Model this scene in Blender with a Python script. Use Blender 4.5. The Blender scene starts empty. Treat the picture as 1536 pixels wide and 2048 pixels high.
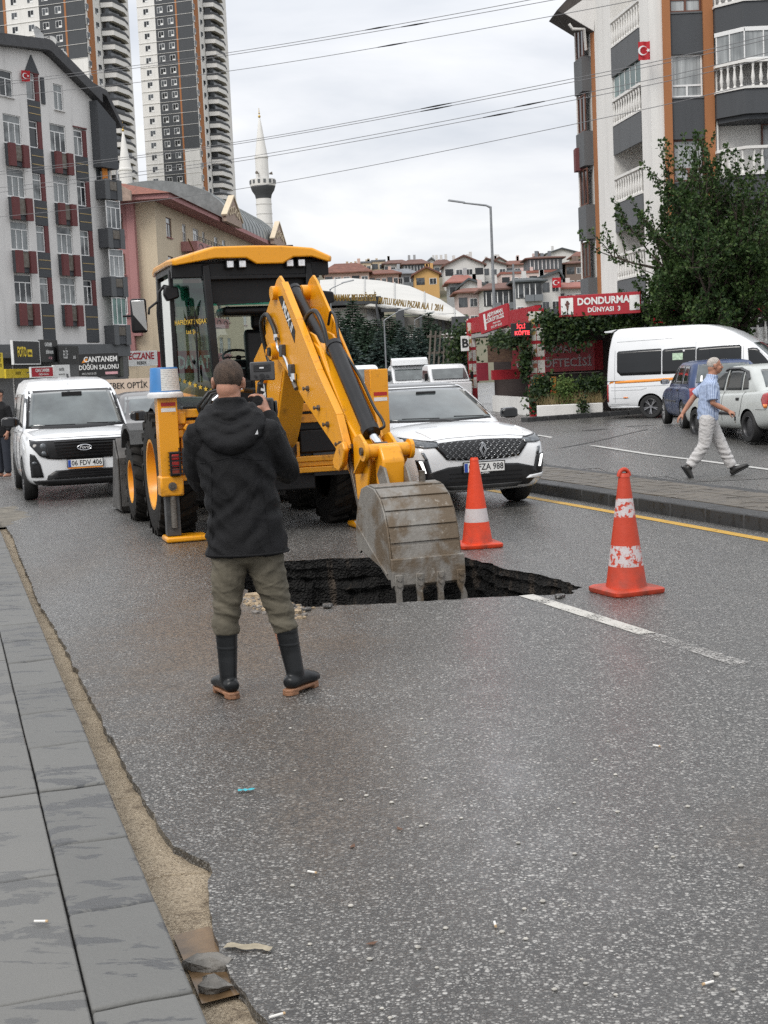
import bpy, bmesh, math, random
from mathutils import Vector, Matrix, noise
from mathutils.geometry import tessellate_polygon
random.seed(7)
SC = bpy.context.scene
COL = SC.collection
R = math.radians
V = Vector
CAM_H = 1.72; FPX = 2800.0; PITCH = math.atan(279/FPX); ROLL = math.atan(.045)
_F = V((0, math.cos(PITCH), -math.sin(PITCH))); _R0 = V((1, 0, 0)); _U0 = V((0, math.sin(PITCH), math.cos(PITCH)))
_R = math.cos(ROLL)*_R0-math.sin(ROLL)*_U0
_U = math.sin(ROLL)*_R0+math.cos(ROLL)*_U0
cd = bpy.data.cameras.new('camera'); cam = bpy.data.objects.new('camera', cd); COL.objects.link(cam)
cam.matrix_world = Matrix(((_R.x, _U.x, -_F.x, 0), (_R.y, _U.y, -_F.y, 0), (_R.z, _U.z, -_F.z, CAM_H), (0, 0, 0, 1)))
cd.sensor_fit = 'HORIZONTAL'; cd.sensor_width = 36; cd.lens = 36*FPX/1536
cd.clip_start = .1; cd.clip_end = 5000
SC.camera = cam
SUN_AZ, SUN_EL = 215, 48
w = bpy.data.worlds.new('World'); SC.world = w; w.use_nodes = True
nt = w.node_tree; nt.nodes.clear()
def wn(t, **k):
 n = nt.nodes.new(t)
 for a, b in k.items(): setattr(n, a, b)
 return n
out = wn('ShaderNodeOutputWorld'); bg = wn('ShaderNodeBackground'); bg2 = wn('ShaderNodeBackground'); mixs = wn('ShaderNodeMixShader')
sky = wn('ShaderNodeTexSky', sky_type='NISHITA', sun_disc=False, sun_elevation=R(SUN_EL), sun_rotation=R(SUN_AZ))
bg.inputs['Strength'].default_value = .1
nt.links.new(sky.outputs[0], bg.inputs[0])
tc = wn('ShaderNodeTexCoord'); sep = wn('ShaderNodeSeparateXYZ'); nt.links.new(tc.outputs['Generated'], sep.inputs[0])
za = wn('ShaderNodeMath', operation='MAXIMUM'); nt.links.new(sep.outputs['Z'], za.inputs[0]); za.inputs[1].default_value = 0
zb = wn('ShaderNodeMath', operation='ADD'); nt.links.new(za.outputs[0], zb.inputs[0]); zb.inputs[1].default_value = .16
dv = wn('ShaderNodeVectorMath', operation='DIVIDE'); nt.links.new(tc.outputs['Generated'], dv.inputs[0])
cb = wn('ShaderNodeCombineXYZ')
for i in range(3): nt.links.new(zb.outputs[0], cb.inputs[i])
nt.links.new(cb.outputs[0], dv.inputs[1])
n1 = wn('ShaderNodeTexNoise'); n1.inputs['Scale'].default_value = 1.3; n1.inputs['Detail'].default_value = 7; n1.inputs['Roughness'].default_value = .52
n1.inputs['Distortion'].default_value = .35
nt.links.new(dv.outputs[0], n1.inputs['Vector'])
rp = wn('ShaderNodeValToRGB'); nt.links.new(n1.outputs['Fac'], rp.inputs[0])
rp.color_ramp.elements[0].position = .3; rp.color_ramp.elements[0].color = (.54, .57, .62, 1)
rp.color_ramp.elements[1].position = .66; rp.color_ramp.elements[1].color = (.82, .825, .825, 1)
el = rp.color_ramp.elements.new(.5); el.color = (.70, .715, .745, 1)
nt.links.new(rp.outputs[0], bg2.inputs[0])
gz = wn('ShaderNodeMath', operation='MULTIPLY_ADD'); nt.links.new(za.outputs[0], gz.inputs[0]); gz.inputs[1].default_value = .70; gz.inputs[2].default_value = .87
nt.links.new(gz.outputs[0], bg2.inputs['Strength'])
mixs.inputs[0].default_value = .96
nt.links.new(bg.outputs[0], mixs.inputs[1]); nt.links.new(bg2.outputs[0], mixs.inputs[2]); nt.links.new(mixs.outputs[0], out.inputs[0])
sd = bpy.data.lights.new('sun', 'SUN'); sd.energy = 1.5; sd.angle = R(26); sd.color = (1, .965, .91)
sun = bpy.data.objects.new('sun', sd); COL.objects.link(sun)
_a = R(SUN_AZ); _e = R(SUN_EL)
sun.rotation_euler = (-V((math.sin(_a)*math.cos(_e), math.cos(_a)*math.cos(_e), math.sin(_e)))).to_track_quat('-Z', 'Y').to_euler()
vs = SC.view_settings; vs.view_transform = 'Standard'; vs.look = 'None'; vs.exposure = 0.42; vs.gamma = 1; vs.use_curve_mapping = False
SC.display_settings.display_device = 'sRGB'
SC.cycles.max_bounces = 7; SC.cycles.diffuse_bounces = 3; SC.cycles.glossy_bounces = 3; SC.cycles.transmission_bounces = 5; SC.cycles.transparent_max_bounces = 8
SC.cycles.use_denoising = False; SC.cycles.caustics_reflective = False; SC.cycles.caustics_refractive = False
ANG = R(17.2)
UU = V((-math.sin(ANG), math.cos(ANG), 0)); VV = V((math.cos(ANG), math.sin(ANG), 0))
def P(u, v, z=0): return UU*u+VV*v+V((0, 0, z))
def at(x, y, Y):
 d = _F*FPX+_R*(x-768)+_U*(1024-y)
 return V((0, 0, CAM_H))+d*(Y/d.y)
def gr(x, y, z=0):
 d = _F*FPX+_R*(x-768)+_U*(1024-y)
 return V((0, 0, CAM_H))+d*((z-CAM_H)/d.z)
def link(o): COL.objects.link(o); return o
def tag(o, label=None, cat=None, group=None, kind=None):
 if label: o['label'] = label
 if cat: o['category'] = cat
 if group: o['group'] = group
 if kind: o['kind'] = kind
 return o
def thing(name, label, cat, loc=(0, 0, 0), rz=0, group=None):
 o = link(bpy.data.objects.new(name, None)); o.location = loc; o.rotation_euler = (0, 0, rz); o.empty_display_size = .2
 return tag(o, label, cat, group)
def inst(name, src, parent=None, loc=(0, 0, 0), rot=(0, 0, 0), scale=(1, 1, 1)):
 o = link(bpy.data.objects.new(name, src if isinstance(src, bpy.types.Mesh) else src.data)); o.parent = parent
 o.location = loc; o.rotation_euler = rot; o.scale = scale
 return o
def copy_tree(o, parent=None):
 c = link(o.copy()); c.parent = parent
 for ch in o.children: copy_tree(ch, c)
 return c
class MB:
 def __init__(s): s.v = []; s.f = []; s.m = []; s.mi = 0
 def face(s, ids): s.f.append(tuple(ids)); s.m.append(s.mi)
 def add(s, vs): k = len(s.v); s.v.extend(V(p) for p in vs); return k
 def poly(s, pts): k = s.add(pts); s.face(range(k, k+len(pts))); return s
 def box(s, x0, x1, y0, y1, z0, z1, M=None):
  p = [V((x, y, z)) for z in (z0, z1) for x, y in ((x0, y0), (x1, y0), (x1, y1), (x0, y1))]
  if M is not None: p = [M @ q for q in p]
  k = s.add(p)
  for q in ((3, 2, 1, 0), (4, 5, 6, 7), (0, 1, 5, 4), (1, 2, 6, 5), (2, 3, 7, 6), (3, 0, 4, 7)): s.face([k+i for i in q])
  return s
 def bar(s, a, b, wd, ht, up=(0, 0, 1)):
  a = V(a); b = V(b); t = b-a; L = t.length; t = t/L; up = V(up); x = t.cross(up)
  if x.length < 1e-4: x = t.cross(V((1, 0, 0)))
  x.normalize(); z = x.cross(t)
  M = Matrix(((x.x, t.x, z.x, a.x), (x.y, t.y, z.y, a.y), (x.z, t.z, z.z, a.z), (0, 0, 0, 1)))
  return s.box(-wd/2, wd/2, 0, L, -ht/2, ht/2, M)
 def prism(s, poly, axis, a, b):
  n = len(poly)
  def mk(p, c): return {'x': (c, p[0], p[1]), 'y': (p[0], c, p[1]), 'z': (p[0], p[1], c)}[axis]
  k = s.add([mk(p, a) for p in poly]+[mk(p, b) for p in poly])
  s.face([k+i for i in reversed(range(n))]); s.face([k+n+i for i in range(n)])
  for i in range(n): j = (i+1) % n; s.face((k+i, k+j, k+n+j, k+n+i))
  return s
 def loft(s, rings, cap=True, closed=True):
  n = len(rings[0]); ks = [s.add(r) for r in rings]
  for a, b in zip(ks[:-1], ks[1:]):
   for i in range(n if closed else n-1):
    j = (i+1) % n; s.face((a+i, a+j, b+j, b+i))
  if cap and closed:
   s.face([ks[0]+i for i in reversed(range(n))]); s.face([ks[-1]+i for i in range(n)])
  return s
 def cyl(s, a, b, r0, r1=None, n=12, cap=True):
  return s.tube([a, b], [r0, r0 if r1 is None else r1], n, cap)
 def tube(s, pts, r, n=8, cap=True):
  pts = [V(p) for p in pts]; rings = []
  if not isinstance(r, (list, tuple)): r = [r]*len(pts)
  prev = None
  for i, p in enumerate(pts):
   t = (pts[min(i+1, len(pts)-1)]-pts[max(i-1, 0)]).normalized()
   if prev is None:
    x = t.cross(V((0, 0, 1)))
    if x.length < 1e-3: x = t.cross(V((1, 0, 0)))
   else: x = prev-t*prev.dot(t)
   x.normalize(); prev = x; y = t.cross(x)
   rings.append([p+(x*math.cos(q*math.tau/n)+y*math.sin(q*math.tau/n))*r[i] for q in range(n)])
  return s.loft(rings, cap)
 def lathe(s, prof, n=20, M=None, cap=True):
  rings = []
  for rr, z in prof:
   ring = [V((rr*math.cos(q*math.tau/n), rr*math.sin(q*math.tau/n), z)) for q in range(n)]
   rings.append([M @ p for p in ring] if M is not None else ring)
  return s.loft(rings, cap)
 def ball(s, c, rx, ry=None, rz=None, n=12, m=8):
  ry = ry or rx; rz = rz or rx; c = V(c)
  rings = []
  for j in range(m+1):
   a = -math.pi/2+math.pi*j/m; cr = max(math.cos(a), .02)
   rings.append([c+V((rx*cr*math.cos(q*math.tau/n), ry*cr*math.sin(q*math.tau/n), rz*math.sin(a))) for q in range(n)])
  return s.loft(rings)
 def mesh(s, name):
  me = bpy.data.meshes.new(name); me.from_pydata([tuple(p) for p in s.v], [], s.f); return me
 def build(s, name, mats, parent=None, bevel=0, smooth=None, seg=2, sub=0, loc=None, rot=None):
  me = s.mesh(name)
  if not isinstance(mats, (list, tuple)): mats = [mats]
  for m_ in mats: me.materials.append(m_)
  if len(mats) > 1: me.polygons.foreach_set('material_index', s.m)
  bm = bmesh.new(); bm.from_mesh(me); bmesh.ops.recalc_face_normals(bm, faces=bm.faces); bm.to_mesh(me); bm.free()
  if smooth is not None or bevel or sub:
   me.polygons.foreach_set('use_smooth', [True]*len(me.polygons))
   me.set_sharp_from_angle(angle=R(smooth if smooth is not None else 35))
  o = link(bpy.data.objects.new(name, me)); o.parent = parent
  if loc: o.location = loc
  if rot: o.rotation_euler = rot
  if bevel:
   b = o.modifiers.new('bevel', 'BEVEL'); b.width = bevel; b.segments = seg; b.limit_method = 'ANGLE'; b.angle_limit = R(35); b.harden_normals = False
  if sub:
   b = o.modifiers.new('sub', 'SUBSURF'); b.levels = sub; b.render_levels = sub
  return o
def bake(o, keep_mats=True):
 dg = bpy.context.evaluated_depsgraph_get(); dg.update()
 me = bpy.data.meshes.new_from_object(o.evaluated_get(dg))
 o.modifiers.clear(); o.data = me
 return o
def struct(o): o['kind'] = 'structure'; return o
_tc = {}
def text(s, size, mat, parent, loc, rot=(R(90), 0, 0), name='lettering', depth=.006, align='CENTER', sx=1, bold=0, shear=0, spacing=1):
 key = (s, align, bold, shear, spacing)
 if key not in _tc:
  c = bpy.data.curves.new('t', 'FONT'); c.body = s; c.align_x = align; c.align_y = 'CENTER'; c.size = 1; c.offset = bold; c.shear = shear
  c.space_character = spacing; c.resolution_u = 2; c.extrude = .5
  o = link(bpy.data.objects.new('t', c)); dg = bpy.context.evaluated_depsgraph_get(); dg.update()
  _tc[key] = bpy.data.meshes.new_from_object(o.evaluated_get(dg)); bpy.data.objects.remove(o)
 me = _tc[key].copy(); me.materials.clear(); me.materials.append(mat)
 o = link(bpy.data.objects.new(name, me)); o.parent = parent; o.location = loc; o.rotation_euler = rot; o.scale = (size*sx, size, depth)
 return o
_mats = {}
def mat(name, col, rough=.6, metal=0, var=.12, scale=3, bump=0, bscale=60, coat=0, spec=.5, col2=None, thr=None, trans=0, alpha=1, emit=0, detail=5, stretch=None):
 if name in _mats: return _mats[name]
 m = bpy.data.materials.new(name); m.use_nodes = True; _mats[name] = m
 t = m.node_tree; b = t.nodes['Principled BSDF']
 tc = t.nodes.new('ShaderNodeTexCoord'); src = tc.outputs['Object']
 if stretch:
  mp = t.nodes.new('ShaderNodeMapping'); mp.inputs['Scale'].default_value = stretch; t.links.new(src, mp.inputs[0]); src = mp.outputs[0]
 nz = t.nodes.new('ShaderNodeTexNoise'); nz.inputs['Scale'].default_value = scale; nz.inputs['Detail'].default_value = detail; nz.inputs['Roughness'].default_value = .6
 t.links.new(src, nz.inputs['Vector'])
 cr = t.nodes.new('ShaderNodeValToRGB'); t.links.new(nz.outputs['Fac'], cr.inputs[0])
 c2 = col2 if col2 else tuple(c*(1-var) for c in col); c1 = col if col2 else tuple(min(c*(1+var), 1) for c in col)
 lo, hi = thr if thr else (.32, .68)
 cr.color_ramp.elements[0].position = lo; cr.color_ramp.elements[0].color = (*c2, 1)
 cr.color_ramp.elements[1].position = hi; cr.color_ramp.elements[1].color = (*c1, 1)
 t.links.new(cr.outputs[0], b.inputs['Base Color'])
 rr = t.nodes.new('ShaderNodeMapRange'); rr.inputs['To Min'].default_value = max(rough-.08, .02); rr.inputs['To Max'].default_value = min(rough+.1, 1)
 t.links.new(nz.outputs['Fac'], rr.inputs['Value']); t.links.new(rr.outputs[0], b.inputs['Roughness'])
 b.inputs['Metallic'].default_value = metal; b.inputs['Specular IOR Level'].default_value = spec
 b.inputs['Coat Weight'].default_value = coat; b.inputs['Coat Roughness'].default_value = .06
 b.inputs['Transmission Weight'].default_value = trans
 if emit: b.inputs['Emission Color'].default_value = (*col, 1); b.inputs['Emission Strength'].default_value = emit
 if alpha < 1: b.inputs['Alpha'].default_value = alpha
 if bump:
  n2 = t.nodes.new('ShaderNodeTexNoise'); n2.inputs['Scale'].default_value = bscale; n2.inputs['Detail'].default_value = 4
  t.links.new(src, n2.inputs['Vector'])
  bp = t.nodes.new('ShaderNodeBump'); bp.inputs['Strength'].default_value = bump; bp.inputs['Distance'].default_value = .02
  t.links.new(n2.outputs['Fac'], bp.inputs['Height']); t.links.new(bp.outputs[0], b.inputs['Normal'])
 return m
class NB:
 def __init__(s, name):
  s.m = bpy.data.materials.new(name); s.m.use_nodes = True; s.t = s.m.node_tree; s.b = s.t.nodes['Principled BSDF']; s.tc = s.t.nodes.new('ShaderNodeTexCoord')
  _mats[name] = s.m
 def n(s, t, **k):
  x = s.t.nodes.new(t)
  for a, b in k.items():
   if hasattr(x, a): setattr(x, a, b)
   else: s.set(x.inputs[a.replace('_', ' ')], b)
  return x
 def set(s, sock, v):
  if isinstance(v, bpy.types.NodeSocket): s.t.links.new(v, sock)
  else: sock.default_value = v
 def noise(s, vec, scale, detail=4, rough=.55, dist=0):
  x = s.t.nodes.new('ShaderNodeTexNoise'); s.t.links.new(vec, x.inputs['Vector'])
  x.inputs['Scale'].default_value = scale; x.inputs['Detail'].default_value = detail; x.inputs['Roughness'].default_value = rough; x.inputs['Distortion'].default_value = dist
  return x.outputs['Fac']
 def ramp(s, fac, *stops):
  x = s.t.nodes.new('ShaderNodeValToRGB'); s.t.links.new(fac, x.inputs[0]); e = x.color_ramp.elements
  while len(e) < len(stops): e.new(.5)
  for q, (p, c) in zip(e, stops):
   q.position = p; q.color = (*c, 1) if isinstance(c, tuple) else (c, c, c, 1)
  return x.outputs[0]
 def math(s, op, a, b=0, c=0):
  x = s.t.nodes.new('ShaderNodeMath'); x.operation = op
  for i, q in enumerate((a, b, c)): s.set(x.inputs[i], q)
  return x.outputs[0]
 def mix(s, fac, a, b, blend='MIX'):
  x = s.t.nodes.new('ShaderNodeMix'); x.data_type = 'RGBA'; x.blend_type = blend
  s.set(x.inputs[0], fac)
  for i, q in ((6, a), (7, b)):
   s.set(x.inputs[i], (*q, 1) if isinstance(q, tuple) and len(q) == 3 else q)
  return x.outputs[2]
 def mapping(s, vec, scale=(1, 1, 1), rot=(0, 0, 0), loc=(0, 0, 0)):
  x = s.t.nodes.new('ShaderNodeMapping'); s.t.links.new(vec, x.inputs[0]); x.inputs['Scale'].default_value = scale; x.inputs['Rotation'].default_value = rot; x.inputs['Location'].default_value = loc
  return x.outputs[0]
 def bump(s, h, strength, dist, normal=None):
  x = s.t.nodes.new('ShaderNodeBump'); x.inputs['Strength'].default_value = strength; x.inputs['Distance'].default_value = dist
  s.t.links.new(h, x.inputs['Height'])
  if normal: s.t.links.new(normal, x.inputs['Normal'])
  return x.outputs[0]
def blobmask(nb, loc, rx, ry, rz):
 v = nb.mapping(nb.tc.outputs['Object'], scale=(1, 1, 1), loc=(-loc[0], -loc[1], 0))
 v = nb.mapping(v, rot=(0, 0, rz)); v = nb.mapping(v, scale=(1/rx, 1/ry, 0))
 ln = nb.t.nodes.new('ShaderNodeVectorMath'); ln.operation = 'LENGTH'; nb.t.links.new(v, ln.inputs[0])
 nz = nb.noise(nb.tc.outputs['Object'], 2.2, 5)
 d = nb.math('ADD', ln.outputs['Value'], nb.math('MULTIPLY', nb.math('SUBTRACT', nz, .5), 1.6))
 return nb.ramp(d, (.25, 1.0), (1.0, 0.0))
def asphalt(name, dry=.215, stone=70, wet=1.0, stains=True):
 b = NB(name); o = b.tc.outputs['Object']
 wob = b.n('ShaderNodeTexNoise'); b.t.links.new(o, wob.inputs['Vector']); wob.inputs['Scale'].default_value = 70; wob.inputs['Detail'].default_value = 2
 va = b.n('ShaderNodeVectorMath', operation='MULTIPLY_ADD'); b.t.links.new(wob.outputs['Color'], va.inputs[0]); va.inputs[1].default_value = (.009, .009, 0); b.t.links.new(o, va.inputs[2]); oo = va.outputs[0]
 def vor(sc):
  vo = b.n('ShaderNodeTexVoronoi', feature='F1'); b.t.links.new(oo, vo.inputs['Vector']); vo.inputs['Scale'].default_value = sc
  sp_ = b.n('ShaderNodeSeparateColor'); b.t.links.new(vo.outputs['Color'], sp_.inputs[0]); return vo.outputs['Distance'], sp_.outputs
 d1, r1 = vor(stone); d2, r2 = vor(stone*1.8)
 fine = b.noise(o, 260, 3, .7); big = b.noise(o, .55, 5); mid = b.noise(o, 3.2, 5, .6)
 def tone(f): return b.ramp(f, (0, (dry*.22, dry*.213, dry*.20)), (.4, (dry*.76, dry*.735, dry*.69)), (.75, (dry*1.7, dry*1.65, dry*1.55)), (1, (dry*2.8, dry*2.72, dry*2.55)))
 big_stone = b.ramp(r1[1], (.45, 0.0), (.5, 1.0))
 c = b.mix(big_stone, tone(r2[0]), tone(r1[0])); dist = b.math('ADD', b.math('MULTIPLY', big_stone, b.ramp(d1, (0, 1.0), (.70, 0.0))), b.math('MULTIPLY', b.math('SUBTRACT', 1, big_stone), b.ramp(d2, (0, .8), (.70, 0.0))))
 c = b.mix(b.ramp(dist, (.16, .9), (.46, 0.0)), c, (.012, .0115, .011)); c = b.mix(b.math('MULTIPLY', fine, .25), c, (dry*.4, dry*.39, dry*.37))
 c = b.mix(b.math('MULTIPLY', b.ramp(mid, (.35, 0.0), (.65, 1.0)), .35), c, (dry*.42, dry*.40, dry*.37))
 trk = b.noise(b.mapping(o, rot=(0, 0, -ANG), scale=(1.1, .14, 1)), 1.0, 5, .6)
 wm = b.ramp(b.math('ADD', b.math('MULTIPLY', trk, .65), b.math('MULTIPLY', big, .35)), (.42, 0.0), (.62, 1.0)); sheen = None
 if stains:
  for lo, rx, ry, rz, k, dk in ((P(9.2, 1.7), 1.15, 2.6, 0, .9, 1), ((-.35, 6.0, 0), .55, 1.7, -.1, .6, .8), ((1.55, 4.6, 0), .5, .9, -.3, .6, .7), (P(13.5, 1.0), .5, 2.5, 0, .35, 1)):
   m1 = blobmask(b, lo, rx, ry, rz); c = b.mix(b.math('MULTIPLY', m1, k), c, b.mix(r1[1], (.016*dk, .012*dk, .009*dk), (.17*dk, .125*dk, .085*dk)))
  sheen = b.math('MULTIPLY', b.math('MAXIMUM', b.math('MULTIPLY', blobmask(b, (.40, 5.6, 0), .6, 2.9, -.10), .75), b.math('MULTIPLY', blobmask(b, P(12, 1.1), .5, 6, 0), .7)), b.ramp(b.noise(b.mapping(o, scale=(1, .5, 1)), 5, 5, .65), (.32, .35), (.6, 1.0))); wm = b.math('MAXIMUM', wm, sheen)
 c = b.mix(b.math('MULTIPLY', wm, .2*wet), c, (.02, .02, .02))
 b.set(b.b.inputs['Base Color'], c)
 b.set(b.b.inputs['Roughness'], b.math('SUBTRACT', .42, b.math('MULTIPLY', wm, .24*wet)))
 b.b.inputs['Specular IOR Level'].default_value = .6
 h = b.math('ADD', b.math('ADD', dist, b.math('MULTIPLY', r1[2], .5)), b.math('MULTIPLY', fine, .5))
 n = b.bump(h, .8, .006); bn = n.node
 if sheen: b.set(bn.inputs['Strength'], b.math('SUBTRACT', .8, b.math('MULTIPLY', sheen, .5)))
 n = b.bump(b.noise(o, 11, 3), .22, .012, n); b.set(b.b.inputs['Normal'], n)
 b.b.inputs['Coat IOR'].default_value = 1.33; b.set(b.b.inputs['Coat Weight'], b.math('ADD', .22*wet, b.math('MULTIPLY', wm, .7*wet))); b.set(b.b.inputs['Coat Roughness'], b.math('SUBTRACT', .26, b.math('MULTIPLY', wm, .12)))
 cn = b.bump(h, .7, .005, b.bump(b.noise(o, 16, 3), .25, .01)); b.set(b.b.inputs['Coat Normal'], cn)
 if sheen: b.set(cn.node.inputs['Strength'], b.math('SUBTRACT', .7, b.math('MULTIPLY', sheen, .6)))
 return b.m
def stone(name, c1, c2, patch=(.05, .055, .06), wet=.5, sc=2.2, fine=120):
 b = NB(name); o = b.n('ShaderNodeNewGeometry').outputs['Position']
 oi = b.n('ShaderNodeObjectInfo').outputs['Random']
 f = b.noise(o, fine, 3, .7); g = b.noise(o, 1.3, 4)
 c = b.mix(g, c1, c2); c = b.mix(b.math('MULTIPLY', f, .45), c, tuple(x*.45 for x in c1))
 c = b.mix(b.math('MULTIPLY', oi, .3), c, tuple(x*.7 for x in c2))
 pm = b.noise(b.mapping(o, scale=(1, 2.4, 1)), sc, 6, .62, .4)
 pk = b.ramp(pm, (.545, 0.0), (.56, 1.0))
 c = b.mix(b.math('MULTIPLY', pk, wet), c, patch)
 b.set(b.b.inputs['Base Color'], c); b.set(b.b.inputs['Roughness'], b.math('SUBTRACT', .62, b.math('MULTIPLY', pk, .25)))
 b.set(b.b.inputs['Normal'], b.bump(b.math('ADD', f, b.math('MULTIPLY', b.noise(o, 25, 4), 1.5)), .35, .006))
 return b.m
def paintline(name, col, thr=.46):
 b = NB(name); o = b.tc.outputs['Object']
 n = b.math('ADD', b.math('MULTIPLY', b.noise(o, 60, 3, .7), .55), b.math('MULTIPLY', b.noise(o, 4, 4), .45))
 a = b.ramp(n, (thr-.06, 0.0), (thr+.03, 1.0))
 b.set(b.b.inputs['Alpha'], a); b.set(b.b.inputs['Base Color'], b.mix(b.noise(o, 9, 4), col, tuple(x*.6 for x in col)))
 b.b.inputs['Roughness'].default_value = .55
 b.set(b.b.inputs['Normal'], b.bump(b.noise(o, 110, 2), .4, .003))
 return b.m
def glass_mat(name, tint=(.55, .65, .62), rough=.02, alpha=.35):
 m = bpy.data.materials.new(name); m.use_nodes = True; t = m.node_tree; t.nodes.clear()
 o = t.nodes.new('ShaderNodeOutputMaterial'); tr = t.nodes.new('ShaderNodeBsdfTransparent'); gl = t.nodes.new('ShaderNodeBsdfGlossy'); mx = t.nodes.new('ShaderNodeMixShader')
 fr = t.nodes.new('ShaderNodeFresnel'); fr.inputs['IOR'].default_value = 1.6
 nz = t.nodes.new('ShaderNodeTexNoise'); nz.inputs['Scale'].default_value = 1.5
 mr = t.nodes.new('ShaderNodeMapRange'); mr.inputs['To Min'].default_value = rough; mr.inputs['To Max'].default_value = rough+.03; t.links.new(nz.outputs['Fac'], mr.inputs['Value']); t.links.new(mr.outputs[0], gl.inputs['Roughness'])
 tr.inputs[0].default_value = (*tint, 1); gl.inputs[0].default_value = (.95, 1, 1, 1)
 ad = t.nodes.new('ShaderNodeMath'); ad.operation = 'MULTIPLY_ADD'; ad.inputs[1].default_value = 1-alpha; ad.inputs[2].default_value = alpha
 t.links.new(fr.outputs[0], ad.inputs[0]); t.links.new(ad.outputs[0], mx.inputs[0])
 t.links.new(tr.outputs[0], mx.inputs[1]); t.links.new(gl.outputs[0], mx.inputs[2]); t.links.new(mx.outputs[0], o.inputs[0])
 _mats[name] = m; return m
# ================================================================== THE SETTING
M_ASPH = asphalt('asphalt_main'); M_ASPH2 = asphalt('asphalt_lot', dry=.18, stone=60, wet=.7, stains=False)
M_KERB = stone('kerb_stone', (.185, .183, .172), (.125, .125, .12), (.055, .057, .06), .85, 3.4, 90)
M_SLAB = stone('slab_stone', (.21, .205, .19), (.14, .14, .135), (.05, .052, .055), .6, 2.6, 160)
M_DKERB = stone('median_kerb_stone', (.055, .055, .055), (.035, .036, .037), (.02, .02, .02), .6, 3)
M_PAVER = stone('median_paver', (.16, .135, .105), (.11, .10, .085), (.05, .045, .04), .5, 3)
M_GUT = NB('gutter_concrete'); _o = M_GUT.n('ShaderNodeNewGeometry').outputs['Position']
_c = M_GUT.mix(M_GUT.noise(_o, 3, 5, .6, .5), (.36, .28, .19), (.58, .48, .34)); _g = M_GUT.noise(_o, 95, 4, .75)
_c = M_GUT.mix(M_GUT.ramp(_g, (.36, .85), (.5, 0.0)), _c, (.13, .095, .065)); _c = M_GUT.mix(M_GUT.ramp(_g, (.56, 0.0), (.68, .8)), _c, (.72, .63, .50)); _c = M_GUT.mix(M_GUT.ramp(M_GUT.noise(_o, 8, 5, .7), (.55, 0.0), (.66, .6)), _c, (.12, .085, .055))
M_GUT.set(M_GUT.b.inputs['Base Color'], _c); M_GUT.b.inputs['Roughness'].default_value = .85; M_GUT.set(M_GUT.b.inputs['Normal'], M_GUT.bump(M_GUT.math('ADD', _g, M_GUT.noise(_o, 22, 4)), .9, .02)); M_GUT = M_GUT.m
M_EARTH = mat('wet_earth', (.085, .062, .04), .8, var=.4, scale=6, bump=1, bscale=45, col2=(.03, .024, .018))
HOLE_PX = [(470, 1140), (490, 1128), (545, 1124), (600, 1121), (660, 1117), (720, 1116), (765, 1113), (830, 1115), (930, 1115), (955, 1122), (985, 1128), (1005, 1137), (1040, 1143), (1075, 1148), (1100, 1155), (1130, 1163),
           (1163, 1175), (1144, 1181), (1142, 1189), (1090, 1190), (1036, 1192), (985, 1194), (930, 1197), (870, 1201), (800, 1205), (720, 1209), (640, 1213), (590, 1219), (560, 1212), (530, 1200), (495, 1186), (478, 1165)]
def ragged(pts, step, amp, seed=0, closed=True):
 o = []; n = len(pts)
 for i in range(n if closed else n-1):
  a = pts[i]; b = pts[(i+1) % n]; L = (b-a).length; k = max(1, int(L/step)); nr = V((-(b-a).y, (b-a).x, 0)).normalized()
  for j in range(k):
   p = a+(b-a)*(j/k)
   o.append(p+nr*(noise.noise(p*9+V((seed, 0, 0)))*amp+noise.noise(p*31+V((0, seed, 0)))*amp*.6))
 if not closed: o.append(pts[-1])
 return o
HOLE = ragged([gr(x, y) for x, y in HOLE_PX], .045, .035, 3)
EDGE_PX = [(1.0, 2048+420), (560, 2048)]
edge_uv = [(-6, .72), (-2, .70), (1.5, .69), (3.0, .70), (3.45, .715), (3.75, .69), (3.95, .672), (4.2, .69), (4.42, .715), (4.62, .735), (4.75, .775), (4.86, .79), (4.93, .765), (5.1, .70), (5.4, .682), (5.9, .672), (6.6, .667), (7.6, .66), (8.8, .655), (10, .65), (11.5, .615), (13, .63), (15, .64), (17, .66), (19, .62), (20.2, .75)]
EDGE = ragged([P(u, v) for u, v in edge_uv], .06, .016, 5, False)
def sheet(name, rings, z, m, skirt=None, skirt_rings=()):
 pts = [p for r in rings for p in r]
 tris = tessellate_polygon([[V((p.x, p.y, 0)) for p in r] for r in rings])
 mb = MB(); mb.add([V((p.x, p.y, z)) for p in pts])
 for t in tris: mb.face(t)
 if skirt:
  for r in skirt_rings:
   k = mb.add([V((p.x, p.y, z)) for p in r]+[V((p.x, p.y, z-skirt)) for p in r]); n = len(r)
   for i in range(n-1): mb.face((k+i, k+i+1, k+n+i+1, k+n+i))
 o = mb.build(name, m)
 for p in o.data.polygons:
  pass
 return o
far_ring = EDGE+[P(20.4, -70), P(330, -70), P(330, 260), P(-6, 260)]
road = struct(sheet('road', [far_ring, HOLE], 0, M_ASPH, .07, [EDGE]))
bm = bmesh.new(); bm.from_mesh(road.data)
for f in bm.faces:
 if abs(f.normal.z) > .9 and f.normal.z < 0: f.normal_flip()
bm.to_mesh(road.data); bm.free()
g = MB(); S_ = 2600
g.poly([(-S_, -40, -1.7), (S_, -40, -1.7), (S_, 3200, -1.7), (-S_, 3200, -1.7)])
struct(g.build('ground', mat('far_ground', (.10, .10, .085), .9, scale=.02)))
M_PIT = NB('pit_wall'); _o = M_PIT.tc.outputs['Object']
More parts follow.
